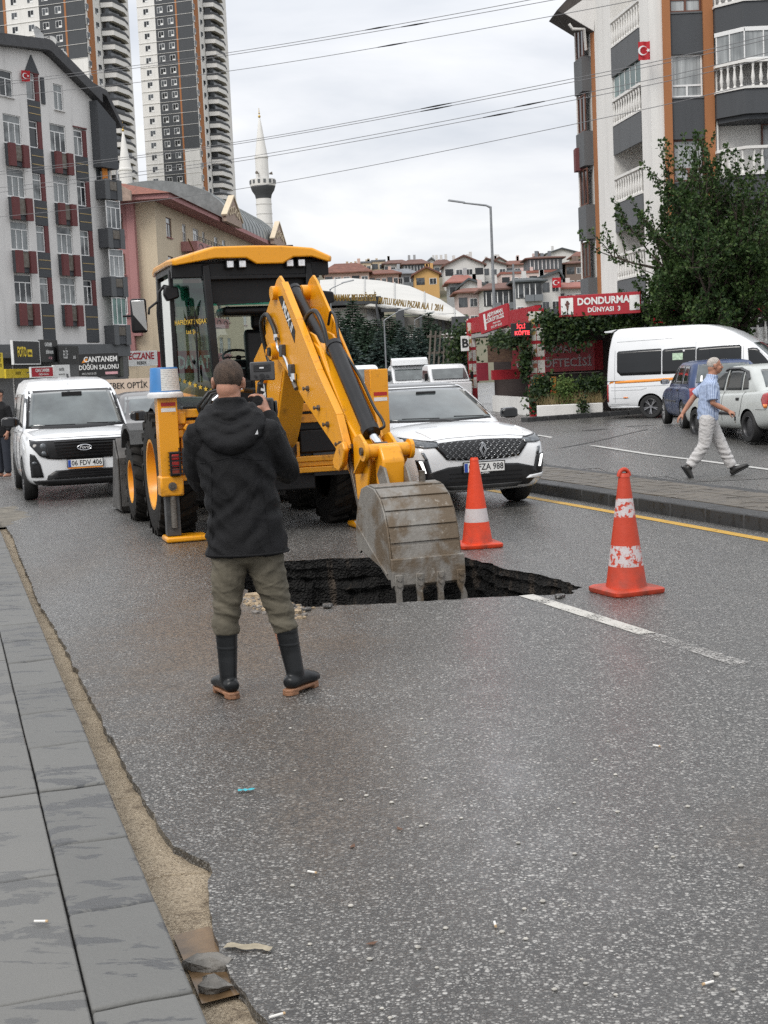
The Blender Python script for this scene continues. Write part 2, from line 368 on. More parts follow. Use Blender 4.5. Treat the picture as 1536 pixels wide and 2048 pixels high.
_z = M_PIT.n('ShaderNodeSeparateXYZ'); M_PIT.t.links.new(_o, _z.inputs[0])
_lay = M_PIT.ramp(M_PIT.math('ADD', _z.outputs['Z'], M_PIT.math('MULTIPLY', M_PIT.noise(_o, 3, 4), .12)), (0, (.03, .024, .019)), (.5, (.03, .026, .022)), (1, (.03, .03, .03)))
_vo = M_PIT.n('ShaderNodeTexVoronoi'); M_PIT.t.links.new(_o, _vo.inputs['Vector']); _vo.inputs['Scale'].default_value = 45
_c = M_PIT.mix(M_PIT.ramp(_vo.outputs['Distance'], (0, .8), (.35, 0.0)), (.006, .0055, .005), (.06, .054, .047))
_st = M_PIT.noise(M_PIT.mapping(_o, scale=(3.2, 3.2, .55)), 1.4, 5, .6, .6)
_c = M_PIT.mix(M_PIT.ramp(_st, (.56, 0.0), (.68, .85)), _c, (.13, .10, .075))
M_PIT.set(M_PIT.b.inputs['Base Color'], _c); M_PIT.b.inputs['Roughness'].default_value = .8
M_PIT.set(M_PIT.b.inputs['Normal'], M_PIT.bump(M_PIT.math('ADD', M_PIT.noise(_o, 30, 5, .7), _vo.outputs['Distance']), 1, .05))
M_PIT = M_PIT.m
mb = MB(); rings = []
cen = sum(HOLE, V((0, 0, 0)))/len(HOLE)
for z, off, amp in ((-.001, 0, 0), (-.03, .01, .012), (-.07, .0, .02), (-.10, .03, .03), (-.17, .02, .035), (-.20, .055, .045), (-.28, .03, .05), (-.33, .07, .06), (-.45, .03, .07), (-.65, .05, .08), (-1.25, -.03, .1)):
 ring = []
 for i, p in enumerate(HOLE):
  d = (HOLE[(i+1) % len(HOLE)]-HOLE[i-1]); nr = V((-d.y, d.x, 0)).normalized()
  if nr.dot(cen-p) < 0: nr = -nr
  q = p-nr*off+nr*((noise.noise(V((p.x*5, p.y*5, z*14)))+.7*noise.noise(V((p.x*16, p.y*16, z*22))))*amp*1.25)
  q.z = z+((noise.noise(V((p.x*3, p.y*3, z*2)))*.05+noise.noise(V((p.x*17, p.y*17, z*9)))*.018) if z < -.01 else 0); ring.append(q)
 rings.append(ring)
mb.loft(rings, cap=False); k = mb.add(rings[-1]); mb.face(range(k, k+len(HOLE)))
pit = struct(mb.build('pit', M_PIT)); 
M_RUB = [mat('rubble_tan', (.34, .26, .17), .9, var=.4, scale=30, bump=.6), mat('rubble_grey', (.22, .20, .18), .9, var=.4, scale=30, bump=.6)]
mb = MB(); rnd = random.Random(4)
for i in range(650):
 t = rnd.random(); c = gr(488+rnd.gauss(0, 1)*14+t*110, 1193+t*24+abs(rnd.gauss(0, 1))*9, 0); s = rnd.uniform(.006, .022)*(1.5 if rnd.random() < .08 else 1)
 mb.mi = rnd.randrange(2); pts = []
 k = len(mb.v); mb.ball((c.x, c.y, s*.3), s*rnd.uniform(.8, 1.5), s*rnd.uniform(.8, 1.4), s*.7, 5, 3)
 for q in mb.v[k:]: q += V((rnd.uniform(-1, 1), rnd.uniform(-1, 1), rnd.uniform(-.5, .5)))*s*.25
rb = mb.build('rubble', M_RUB); tag(rb, 'tan broken stone rubble spilled along the lip of the road hole', 'rubble', kind='stuff')
for k_, (x, y, z, a) in enumerate(((508, 1196, .02, .07), (548, 1211, .03, .09), (580, 1219, .025, .06), (470, 1150, .02, .07), (1120, 1196, .015, .05), (655, 1216, .02, .05), (530, 1203, .05, .05), (612, 1222, .015, .045))):
 c = gr(x, y); mb = MB(); q_ = []
 for t_ in range(9): an = t_*math.tau/9+noise.noise(V((t_, k_, 0)))*.5; q_.append((a*(1+.5*noise.noise(V((t_*1.7, k_*3, 5))))*math.cos(an), a*.75*(1+.4*noise.noise(V((k_*2, t_*1.3, 1))))*math.sin(an)))
 mb.prism(q_, 'z', -a*.25, a*.25); o = mb.build('asphalt_chunk', M_ASPH2 if k_ % 3 else M_RUB[0], bevel=.006, loc=(c.x, c.y, z), rot=(noise.noise(V((k_, 1, 1)))*.5, noise.noise(V((1, k_, 1)))*.5, k_)); tag(o, 'broken lump of asphalt or concrete on the lip of the road hole', 'rubble lump', 'lumps round the road hole')
GUT = struct(MB().box(0, .01, 0, .01, -.5, -.49).build('gutter', M_GUT))
L = 1.02; u = -4.3
rnd = random.Random(2)
def strip_piece(u0, u1, v0, v1, z, name, m, parent, wob=.004, nseg=10, thick=.12, topvar=.003, bevel=.006, wide=3):
 nb_ = nseg; rows = []
 for i in range(nb_+1):
  f = i/nb_
  row = []
  for j in range(wide+1):
   h = j/wide; uu_ = u0+(u1-u0)*f; vv_ = v0+(v1-v0)*h
   if i in (0, nb_): uu_ += noise.noise(V((vv_*7, u0 if i == 0 else u1, 3)))*wob*2.2
   p = P(uu_, vv_, z+noise.noise(V((uu_*5, vv_*5, z)))*topvar)
   row.append(p)
  rows.append(row)
 mb = MB(); ks = [mb.add(r) for r in rows]; n = wide+1
 for a, b in zip(ks[:-1], ks[1:]):
  for j in range(wide): mb.face((a+j, a+j+1, b+j+1, b+j))
 rim = [ks[0]+j for j in range(n)]+[ks[i]+n-1 for i in range(1, nb_+1)]+[ks[-1]+j for j in range(n-2, -1, -1)]+[ks[i] for i in range(nb_-1, 0, -1)]
 low = mb.add([mb.v[i]-V((0, 0, thick)) for i in rim])
 for i in range(len(rim)): j = (i+1) % len(rim); mb.face((rim[i], rim[j], low+j, low+i))
 return mb.build(name, m, parent, bevel=bevel, smooth=50, seg=2)
while u < 20.0:
 gap = (3.72 < u+L and u < 3.95)
 e = u+L-.008
 strip_piece(u, e, .52, .86, -.034+rnd.uniform(-.008, .004), 'concrete_slab', M_GUT, GUT, wob=.03, topvar=.012, nseg=8)
 u += L
mb = MB()
for uu_, vv_, a, b in ((4.03, .63, .09, .055), (3.86, .62, .05, .05)):
 c = P(uu_, vv_, -.012); mb.ball(c, a, b, .022, 9, 5)
for q in mb.v: q += noise.noise_vector(q*23)*.03; q.z = min(q.z, .012)
tag(mb.build('broken_stone', mat('broken_grey', (.16, .15, .135), .85, var=.4, scale=12, bump=.7)), 'flat grey broken stone lying in the gutter gap beside the kerb', 'stone')
mb = MB(); c0 = [P(uu_, vv_, -.0205) for uu_, vv_ in ((3.78, .57), (3.80, .69), (3.95, .70), (4.22, .71), (4.33, .69), (4.30, .57))]; mb.poly(c0)
struct(mb.build('puddle', mat('muddy_water', (.15, .095, .05), .22, scale=14, var=.4, spec=.3)))
KERB = struct(MB().box(0, .01, 0, .01, -.5, -.49).build('kerb', M_KERB)); u = -4.05; i = 0
while u < 18.6:
 e = u+.69-.022
 strip_piece(u, e, .250+rnd.uniform(-.002, .002), .513+rnd.uniform(-.003, .003), .13+rnd.uniform(-.004, .004), 'kerb_stone', M_KERB, KERB, wob=.011, thick=.3, topvar=.006, bevel=.009, wide=6)
 u += .69
mb = MB(); mb.poly([P(-4, .255, .112), P(-4, .505, .112), P(18.5, .505, .112), P(18.5, .255, .112)]); mb.build('joint_fill', mat('joint_dirt', (.012, .011, .010), .95), KERB)
FOOT = struct(MB().box(-9, -6, -9, -6, -.5, -.49).build('footway', M_SLAB))
rowv = [(.244, -.35), (-.36, -1.0), (-1.01, -1.65), (-1.66, -2.3)]
for r_, (va, vb) in enumerate(rowv):
 u = -4.4+.37*r_
 while u < 18.4:
  ln = rnd.uniform(.92, 1.1); strip_piece(u, u+ln-.014, vb, va, .126+rnd.uniform(-.006, .003), 'paving_slab', M_SLAB, FOOT, wob=.006, thick=.15, topvar=.003, wide=3, nseg=6)
  u += ln
mb = MB(); mb.poly([P(-6, -9, .108), P(-6, .25, .108), P(18.6, .25, .108), P(18.6, -9, .108)])
mb.build('bedding', mat('joint_dirt', (.012, .011, .010), .95), FOOT)
mb = MB(); n = 16
for i in range(n+1):
 for j in range(n+1):
  u_ = 18.2+3.2*i/n; v_ = -2.2+3.25*j/n
  f = math.sin(math.pi*i/n)*min(1, (n-j)/6.0); mb.v.append(P(u_, v_, -.01+max(0, f)*.14*(1+.5*noise.noise(V((u_*2, v_*2, 0))))+.02*noise.noise(V((u_*9, v_*9, 2)))))
for i in range(n):
 for j in range(n): a = i*(n+1)+j; mb.face((a, a+n+1, a+n+2, a+1))
struct(mb.build('dirt_bank', mat('dirt_bank', (.16, .145, .12), .9, var=.35, scale=5, bump=.8, bscale=40), smooth=70))
MED = struct(MB().box(0, .01, 0, .01, -.5, -.49).build('median', M_DKERB))
u = 4.0; i = 0
while u < 34:
 for va, vb, z in ((7.56, 7.84, .15), (8.93, 9.19, .13)):
  strip_piece(u, u+.745, va, vb, z+rnd.uniform(-.005, .005), 'kerb_stone', M_DKERB, MED, thick=.3, bevel=.018, nseg=3, wide=2, topvar=.002)
 u += .75
pm = MB().box(-.122, .122, -.098, .098, -.04, 0).build('paver', M_PAVER, MED, bevel=.006).data
bpy.data.objects.remove(bpy.data.objects['paver'])
for a in range(56):
 for b in range(5):
  u_ = 11.2+a*.25+(.125 if b % 2 else 0); o = inst('paver', pm, MED, P(u_, 7.95+b*.2+.04, .147+rnd.uniform(-.004, .003)), (rnd.uniform(-.012, .012), rnd.uniform(-.012, .012), ANG+math.pi/2))
mb = MB(); mb.poly([P(4, 7.8, .135), P(4, 8.95, .135), P(34, 8.95, .135), P(34, 7.8, .135)]); mb.build('bedding', M_PAVER, MED)
def line(name, pts, wd, z, m):
 mb = MB(); n = len(pts); a = []; b = []
 for i, p in enumerate(pts):
  t = (pts[min(i+1, n-1)]-pts[max(i-1, 0)]).normalized(); nr = V((-t.y, t.x, 0))*wd/2; a.append(V((p.x, p.y, z if not callable(z) else z(p)))+nr); b.append(V((p.x, p.y, z if not callable(z) else z(p)))-nr)
 k = mb.add(a+b)
 for i in range(n-1): mb.face((k+i, k+i+1, k+n+i+1, k+n+i))
 return struct(mb.build(name, m))
line('yellow_line', [P(u, 7.25+.01*math.sin(u)) for u in range(3, 60, 2)], .13, .004, paintline('yellow_paint', (.62, .36, .04), .40))
line('white_line', [P(u, 4.08+(9.7-u)*.03) for u in (9.66, 9, 8.2, 7.85)], .12, .004, paintline('white_paint', (.62, .60, .55), .46))
line('white_line', [P(u, 4.08+(9.7-u)*.03) for u in (7.85, 7.5, 7.2, 6.8)], .12, .004, paintline('worn_white_paint', (.55, .53, .5), .55))
def LOT(p): return .27*math.exp(-((p.x-7.2)**2/8.5+(p.y-30.8)**2/17))
line('white_line', [gr(x, y, .1*(1-abs(x-1200)/300) if abs(x-1200) < 300 else 0) for x, y in ((1000, 858), (1095, 874), (1200, 890), (1300, 905), (1420, 922), (1536, 940), (1640, 955))], .13, lambda p: LOT(p)+.012, paintline('edge_paint', (.6, .59, .56), .36))
mb = MB(); nx, ny = 36, 44; x0, x1, y0, y1 = 1.5, 26, 19.5, 44
for i in range(nx+1):
 for j in range(ny+1):
  p = V((x0+(x1-x0)*i/nx, y0+(y1-y0)*j/ny, 0)); p.z = LOT(p)+.004; mb.v.append(p)
for i in range(nx):
 for j in range(ny): a = i*(ny+1)+j; mb.face((a, a+ny+1, a+ny+2, a+1))
vs_ = mb.v; mb.f = [f for f in mb.f if all(vs_[q].dot(VV) > 9.4 for q in f)]; mb.m = [0]*len(mb.f)
struct(mb.build('parking_bay', M_ASPH2, smooth=60))
M_TAR = mat('tar', (.022, .022, .022), .45, scale=20)
line('tar_seam', [gr(x, y, .13) for x, y in ((1120, 888), (1190, 880), (1290, 868), (1400, 852))], .07, lambda p: LOT(p)+.010, M_TAR)
for (x, y, a, b) in ((1287, 848, .42, .9), (1190, 857, .3, .7)):
 c = gr(x, y, .12); mb = MB(); ring = []
 for q in range(22):
  t = q*math.tau/22; p = V((c.x+a*math.cos(t)*(1+.3*noise.noise(V((q*.7, x, 0)))), c.y+b*math.sin(t)*(1+.3*noise.noise(V((q*.9, 0, x)))), 0)); p.z = LOT(p)+.0085; ring.append(p)
 mb.poly(ring); struct(mb.build('pothole_patch', M_TAR))
# ================================================================== BACKHOE LOADER
Y_COL = (.80, .345, .007)
def yellow_mat(name, dirty):
 b = NB(name); o = b.tc.outputs['Object']
 c = b.mix(b.noise(o, 2.5, 4), Y_COL, (.72, .295, .007))
 sc = b.ramp(b.noise(o, 7, 6, .7, .3), (.64-.1*dirty, 0.0), (.72, .75*dirty))
 c = b.mix(sc, c, (.075, .045, .022))
 b.set(b.b.inputs['Base Color'], c); b.set(b.b.inputs['Roughness'], b.math('ADD', .30, b.math('MULTIPLY', sc, .4)))
 b.b.inputs['Coat Weight'].default_value = .12; b.b.inputs['Coat Roughness'].default_value = .15
 b.set(b.b.inputs['Normal'], b.bump(b.noise(o, 35, 3), .06, .01))
 return b.m
M_YEL = yellow_mat('yellow_paint_machine', .6); M_YELW = yellow_mat('worn_yellow_paint', .95)
M_BLK = mat('black_plastic', (.009, .009, .010), .42, var=.3, scale=6, spec=.3)
M_BLKM = mat('black_paint_metal', (.011, .011, .012), .35, var=.3, scale=5, bump=.1, spec=.35)
M_DGREY = mat('dark_grey_metal', (.05, .05, .05), .5, var=.35, scale=7, bump=.2)
M_STEEL = mat('worn_steel', (.20, .185, .165), .42, metal=.7, var=.35, scale=5, bump=.25, col2=(.10, .08, .06))
M_CHROME = mat('chrome', (.75, .76, .78), .12, metal=1, scale=10)
M_RUBBER = mat('tyre_rubber', (.010, .0095, .009), .75, var=.4, scale=9, bump=.3, bscale=30, col2=(.024, .021, .018), spec=.25)
M_HOSE = mat('black_hose', (.01, .01, .01), .38, scale=10)
M_RED = mat('red_reflector', (.42, .015, .012), .25, scale=8)
M_WHT = mat('white_sticker', (.72, .72, .72), .4, scale=8)
M_GLASSG = glass_mat('cab_glass_green', (.22, .31, .27), .02, .05)
M_GLASSC = glass_mat('clear_glass', (.72, .82, .78), .02, .05)
M_LAMP = mat('lamp_lens', (.75, .77, .8), .15, var=.2, scale=30)
def bucket_mat():
 b = NB('digging_bucket_steel'); o = b.tc.outputs['Object']
 mp = b.mapping(o, scale=(1.2, 1.2, .35))
 st = b.noise(mp, 26, 5, .7); big = b.noise(o, 3.2, 5, .6, .4)
 c = b.mix(st, (.14, .125, .105), (.30, .285, .26))
 c = b.mix(b.ramp(big, (.46, 0.0), (.58, .9)), c, (.125, .088, .052))
 c = b.mix(b.ramp(b.noise(o, 14, 6, .75), (.60, 0.0), (.66, .6)), c, (.42, .39, .34))
 b.set(b.b.inputs['Base Color'], c); b.b.inputs['Metallic'].default_value = .25
 b.set(b.b.inputs['Roughness'], b.math('ADD', .38, b.math('MULTIPLY', big, .35)))
 b.set(b.b.inputs['Normal'], b.bump(b.math('ADD', b.noise(o, 40, 5, .7), b.math('MULTIPLY', big, 2)), .45, .012))
 return b.m
M_BUCK = bucket_mat()
BH = thing('backhoe_loader', 'yellow backhoe loader with black cab and its digging arm lowered into the road hole', 'backhoe', P(15.06, 3.39), ANG)
def wheel(parent, x, y, z, r, w, rim_r, side, name='wheel', tread=22, rim_mat=None, lugs=True):
 Mx = Matrix.Translation((x, y, z)) @ Matrix.Rotation(R(90)*side, 4, 'Y')
 mb = MB(); h = w/2
 prof = [(rim_r, -h*.8), (rim_r*1.06, -h*.96), (r*.80, -h), (r*.93, -h*.93), (r*.975, -h*.7), (r*.985, 0), (r*.975, h*.7), (r*.93, h*.93), (r*.80, h), (rim_r*1.06, h*.96), (rim_r, h*.8)]
 mb.lathe(prof, 40, Mx, cap=False)
 if lugs:
  for i in range(tread):
   a = i*math.tau/tread
   for sg in (-1, 1):
    pts = []
    for (da, zz, rr) in ((0, .05, 1.035), (.09, .05, 1.035), (.26, 1.0, 1.02), (.17, 1.0, 1.02), (.17, 1.0, .90), (.26, 1.0, .90), (.09, .05, .96), (0, .05, .96)):
     t = a+da+(math.pi/tread if sg > 0 else 0); pts.append(Mx @ V((r*rr*math.cos(t), r*rr*math.sin(t), sg*zz*h)))
    k = mb.add(pts)
    for q in ((0, 1, 2, 3), (0, 3, 4, 7), (1, 6, 5, 2), (3, 2, 5, 4), (0, 7, 6, 1)): mb.face([k+i2 for i2 in q])
 o = mb.build(name, M_RUBBER, parent, smooth=40)
 mb = MB(); prof = [(rim_r*1.02, h*.86), (rim_r*1.03, h*.95), (rim_r*.95, h*.93), (rim_r*.90, h*.55), (rim_r*.86, h*.35), (rim_r*.5, h*.30), (rim_r*.42, h*.42), (rim_r*.30, h*.45), (.001, h*.45)]
 mb.lathe(prof, 36, Mx, cap=False)
 for i in range(8):
  t = i*math.tau/8; a = Mx @ V((rim_r*.36*math.cos(t), rim_r*.36*math.sin(t), h*.42)); b = Mx @ V((rim_r*.36*math.cos(t), rim_r*.36*math.sin(t), h*.55)); mb.cyl(a, b, rim_r*.035, n=6)
 rim = mb.build('rim', rim_mat or M_YEL, o, smooth=40)
 return o
for sd_ in (-1, 1):
 wheel(BH, sd_*1.0, .86, .685, .70, .42, .39, sd_)
 wheel(BH, sd_*1.05, 2.75, .49, .50, .33, .265, sd_, tread=18)
mb = MB(); mb.box(-1.02, 1.14, -.03, .09, 1.33, 1.42).box(-1.02, 1.14, .0, .12, 1.205, 1.30); mb.box(-1.02, 1.14, -.05, .08, .775, .835).box(-1.02, 1.14, -.03, .06, .72, .775).box(-1.02, 1.14, -.06, .10, .655, .715)
mb.box(-.98, -.90, 0, .09, .835, 1.205).box(.90, .98, 0, .09, .835, 1.205).box(.20, .33, .0, .08, .835, 1.0).box(-.5, -.38, 0, .08, .835, 1.205)
mb.build('rear_frame', M_YELW, BH, bevel=.008)
MB().box(-.92, .92, .11, .3, .62, 1.45).build('back_plate', M_BLKM, BH, bevel=.01)
mb = MB(); mb.box(.34, .80, .05, .10, .86, 1.13); mb.build('cover_panel', M_BLK, BH, bevel=.03)
mb = MB(); mb.box(-.42, .42, .3, 3.6, .55, 1.15).box(-.75, .75, .72, .98, .58, .80).box(-.8, .8, 2.64, 2.84, .42, .6).box(-.55, .55, .2, .6, .45, .7); mb.build('chassis', M_BLKM, BH, bevel=.02)
mb = MB(); pf = [(1.95, 1.0), (1.95, 1.72), (2.6, 1.66), (3.5, 1.52), (3.62, 1.4), (3.62, .8), (3.3, .75)]
mb.prism(pf, 'x', -.46, .46); mb.build('engine_hood', M_YEL, BH, bevel=.04)
for s in (-1, 1):
 mb = MB(); mb.prism([(2.0, 1.45), (2.2, 1.6), (3.6, 1.05), (4.1, .45), (4.0, .3), (3.5, .75), (2.3, 1.3)], 'x', s*.62-.05, s*.62+.05)
 mb.build('loader_arm', M_YEL, BH, bevel=.01)
mb = MB(); pf = [(3.75, .75), (3.72, .1), (3.8, .02), (4.6, .02), (4.6, .05), (3.86, .09), (3.80, .2), (3.82, .72), (4.05, .98), (3.98, 1.0)]
mb.prism(pf, 'x', -1.22, 1.22)
for s in (-1, 1): mb.prism([(3.74, .74), (3.72, .05), (4.58, .03), (4.05, .98)], 'x', s*1.225, s*1.25)
mb.build('loader_bucket', mat('loader_bucket_steel', (.10, .095, .09), .5, metal=.4, var=.4, scale=4, bump=.3), BH, bevel=.008)
for s in (-1, 1):
 mb = MB(); mb.prism([(2.28, .98), (2.34, 1.10), (2.6, 1.17), (2.9, 1.15), (3.14, 1.05), (3.22, .9), (3.28, .9), (3.2, 1.1), (2.95, 1.21), (2.6, 1.23), (2.30, 1.15), (2.2, .98)], 'x', s*1.03-.21, s*1.03+.21)
 mb.build('front_mudguard', M_DGREY, BH, smooth=40)
for s in (-1, 1):
 c = -1.12 if s < 0 else 1.25
 po = MB().box(c-.105, c+.105, -.11, .11, .52, 1.76).build('stabiliser', M_YEL, BH, bevel=.008)
 mb = MB(); mb.box(c-.125, c+.125, -.125, .12, .50, .72); mb.build('collar', M_YELW, po, bevel=.02)
 mb = MB(); mb.cyl((c-s*.0, -.12, .61), (c, -.145, .61), .045, n=16).cyl((c, -.14, .61), (c, -.165, .61), .022, n=6); mb.build('pin', M_STEEL, po, smooth=40)
 MB().box(c-.075, c+.075, -.075, .07, .07, .55).build('inner_leg', M_DGREY, po, bevel=.006)
 mb = MB(); mb.cyl((c+.005, -.08, .16), (c+.005, -.08, .56), .035, n=10); mb.build('ram', M_STEEL, po, smooth=40)
 x0, x1 = (c-.10, c+.36) if s < 0 else (c-.36, c+.10)
 mb = MB(); mb.box(x0, x1, -.16, .2, .004, .065); mb.build('foot_pad', M_YELW, po, bevel=.02)
 MB().box(c-.07, c+.085, -.1125, -.109, 1.465, 1.505).build('red_reflector', M_RED, po)
 MB().box(c-.07, c+.085, -.1125, -.109, 1.405, 1.445).build('white_reflector', M_WHT, po)
 mb = MB(); i = -s
 mb.box(min(c+i*.10, c+i*.2), max(c+i*.10, c+i*.2), -.06, .08, 1.26, 1.40).box(min(c+i*.10, c+i*.17), max(c+i*.10, c+i*.17), -.05, .07, 1.12, 1.2); mb.build('bracket', M_YELW, po, bevel=.015)
 pts = [(c+i*.16, 1.22), (c+i*.24, 1.16), (c+i*.25, 1.0), (c+i*.20, .85), (c+i*.24, .72), (c+i*.36, .655), (c+i*.40, .655), (c+i*.40, .70), (c+i*.30, .74), (c+i*.26, .86), (c+i*.30, 1.0), (c+i*.29, 1.2), (c+i*.2, 1.27)]
 mb = MB(); mb.prism(pts, 'y', -.09, -.05); mb.build('guard_plate', M_YEL, po, bevel=.006)
 lc = c+i*.03
 lp = MB().box(lc-.045, lc+.075, -.16, -.11, .72, .98).build('rear_lamp', M_BLKM, po, bevel=.01)
 for k, z in enumerate((.77, .845, .92)): MB().box(lc-.025, lc+.055, -.172, -.158, z-.03, z+.03).build('lens', M_RED if k != 0 else mat('amber_lens', (.30, .04, .02), .25, scale=8), lp, bevel=.01)
 mb = MB()
 for z in (.745, .79, .835, .88, .925, .97): mb.tube([(lc-.055, -.12, z), (lc-.05, -.20, z), (lc+.085, -.20, z), (lc+.09, -.12, z)], .006, 6)
 for x in (lc-.05, lc+.085, lc+.05): mb.tube([(x, -.202, .72), (x, -.202, 1.02 if x > lc else .975)], .007, 6)
 mb.build('lamp_cage', M_BLKM, lp, smooth=40)
mb = MB(); mb.lathe([(.001, .82), (.24, .82), (.26, .86), (.26, .98), (.22, 1.04), (.2, 1.22), (.24, 1.26), (.24, 1.32), (.001, 1.32)], 28, Matrix.Translation((0, -.12, 0)))
kp = mb.build('kingpost', M_BLKM, BH, smooth=35)
mb = MB()
for i in range(16):
 a = i*math.tau/16; mb.cyl((.225*math.cos(a), -.12+.225*math.sin(a), .97), (.225*math.cos(a), -.12+.225*math.sin(a), 1.0), .017, n=6)
tag(mb.build('bolt_ring', M_STEEL, kp), kind='stuff')
mb = MB(); mb.prism([(-.42, 1.0), (-.45, 1.13), (-.2, 1.16), (.1, 1.2), (.3, 1.12), (.34, .95), (.1, .86), (-.25, .88)], 'z', 0, 0.001)
AR_LOC = V((0, -.16, 0)); AR_ROT = -R(20.36-17.2)
def arm_part(mb_, name, m, parent=BH, **k):
 Mz = Matrix.Translation(AR_LOC) @ Matrix.Rotation(-AR_ROT, 4, 'Z')
 mb_.v = [Mz @ p for p in mb_.v]
 return mb_.build(name, m, parent, **k)
def sp(pts): return [(-s, z) for s, z in pts]
def A3(s, z, l=0): return (l, -s, z)
BOOM = [(-.12, .98), (.30, .96), (.46, 1.02), (.62, 1.2), (1.0, 1.80), (1.12, 2.2), (1.0, 2.42), (.76, 2.42), (.42, 2.2), (-.16, 1.92)]
mb = MB(); mb.prism(sp(BOOM), 'x', -.13, .13); boom = arm_part(mb, 'boom', M_YEL, bevel=.012)
mb = MB(); mb.prism(sp([(.42, 1.06), (.56, 1.16), (.95, 1.78), (.85, 1.72), (.62, 1.42)]), 'x', -.131, -.136)
arm_part(mb, 'web_plate', yellow_mat('shaded_rib_yellow', .5), boom)
for s, z in ((.30, 1.72), (.52, 1.98), (.05, 1.25)):
 mb = MB(); mb.cyl(A3(s, z, -.13), A3(s, z, -.17), .06, n=18).cyl(A3(s, z, -.165), A3(s, z, -.185), .035, n=12)
 arm_part(mb, 'pivot_boss', M_YELW, boom, smooth=35)
mb = MB(); mb.prism(sp([(.06, 1.44), (.30, 1.44), (.30, 1.66), (.06, 1.66)]), 'x', -.1325, -.1345)
dc = arm_part(mb, 'number_plate', M_BLK, boom)
SLEEVE = [(1.07, 2.69), (.64, 2.40), (.56, 2.26), (.60, 2.12), (.74, 2.0), (1.32, 1.74), (1.77, 1.49), (2.34, 1.21), (2.82, .985), (3.0, 1.05), (2.8, 1.36), (2.28, 1.77), (1.74, 2.26), (1.28, 2.66), (1.18, 2.72)]
SLEEVE_R = [(.80, 2.70), (.62, 2.45), (.56, 2.26), (.74, 2.0), (1.32, 1.74), (1.77, 1.49), (2.34, 1.21), (2.75, 1.03), (2.6, 1.3), (2.1, 1.72), (1.5, 2.22), (1.05, 2.62), (.92, 2.71)]
mb = MB(); mb.prism(sp(SLEEVE), 'x', -.185, -.16); dp = arm_part(mb, 'dipper', M_YEL, bevel=.005)
mb = MB(); mb.prism(sp([(s, z) for s, z in SLEEVE]), 'x', .16, .185); arm_part(mb, 'side_plate', M_YEL, dp, bevel=.005)
mb = MB(); mb.prism(sp([(1.0, 2.3), (.72, 2.1), (.78, 2.02), (1.34, 1.76), (1.8, 1.5), (2.36, 1.23), (2.78, 1.02), (2.86, 1.10), (2.5, 1.35), (2.0, 1.62), (1.5, 1.9)]), 'x', -.158, .158); arm_part(mb, 'back_plate', M_YEL, dp, bevel=.005)
mb = MB(); pts = [A3(s, z, -.172) for s, z in ((1.30, 2.645), (1.74, 2.255), (2.28, 1.765), (2.80, 1.36), (2.99, 1.06))]
for a, b in zip(pts[:-1], pts[1:]): mb.bar(a, b, .07, .02, (0, 0, 1))
arm_part(mb, 'edge_flange', M_YEL, dp, bevel=.004)
for l in (-.2, .2):
 mb = MB(); mb.cyl(A3(1.02, 2.56, l-.035), A3(1.02, 2.56, l+.035), .07, n=18).cyl(A3(1.02, 2.56, l*.6-.04), A3(1.02, 2.56, l*.6+.04), .075, n=18); arm_part(mb, 'top_boss', M_YEL, dp, smooth=35)
 mb = MB(); mb.cyl(A3(.92, 1.98, l-.05), A3(.92, 1.98, l+.05), .085, n=18); arm_part(mb, 'pivot_boss', M_YELW, dp, smooth=35)
 mb = MB(); mb.cyl(A3(.92, 1.98, l*1.2-.03), A3(.92, 1.98, l*1.2+.03), .045, n=14); arm_part(mb, 'pivot_pin', M_BLKM, dp, smooth=35)
for s, z in ((1.95, 1.60), (2.25, 1.42), (2.50, 1.27), (2.83, 1.10)):
 mb = MB(); mb.cyl(A3(s, z, -.185), A3(s, z, -.205), .028, n=10).cyl(A3(s, z, -.2), A3(s, z, -.245), .012, n=8).cyl(A3(s, z, -.232), A3(s, z, -.24), .022, n=6); arm_part(mb, 'wear_pad_bolt', M_STEEL, dp, smooth=35)
mb = MB(); mb.prism(sp([(2.80, 1.03), (2.88, 1.10), (3.02, 1.13), (3.06, 1.06), (3.0, .93), (2.88, .86), (2.76, .88), (2.72, .95)]), 'x', -.24, -.19); arm_part(mb, 'end_guard', M_YELW, dp, bevel=.012)
mb = MB(); mb.prism(sp([(1.10, 2.52), (1.25, 2.52), (1.62, 2.16), (1.58, 2.04)]), 'x', -.1865, -.1885); arm_part(mb, 'decal', M_BLK, dp)
MZ = Matrix.Translation(AR_LOC) @ Matrix.Rotation(-AR_ROT, 4, 'Z')
def arm_text(s, size, m, pos, ang, parent, **k):
 o = text(s, size, m, parent, (0, 0, 0), name='lettering', depth=.004, **k)
 xa = V((0, -math.cos(ang), math.sin(ang))); za = V((-1, 0, 0)); ya = za.cross(xa)
 M = Matrix(((xa.x, ya.x, za.x, pos[0]), (xa.y, ya.y, za.y, pos[1]), (xa.z, ya.z, za.z, pos[2]), (0, 0, 0, 1)))
 sc = o.scale.copy(); o.matrix_local = MZ @ M @ Matrix.Diagonal((sc.x, sc.y, sc.z, 1)); return o
arm_text('MUX II', .135, M_WHT, A3(1.40, 2.30, -.190), -R(44), dp, bold=.02, sx=.95)
arm_text('7B', .21, M_WHT, A3(.18, 1.55, -.136), -R(75), dp, bold=.03, sx=.8)
INNER = [(1.80, 1.93), (1.93, 2.04), (2.12, 1.98), (2.24, 1.84), (2.78, 1.32), (3.16, 1.10), (3.34, 1.06), (3.40, .98), (3.32, .70), (3.20, .60), (3.06, .60), (2.92, .74), (2.6, 1.0), (2.2, 1.36)]
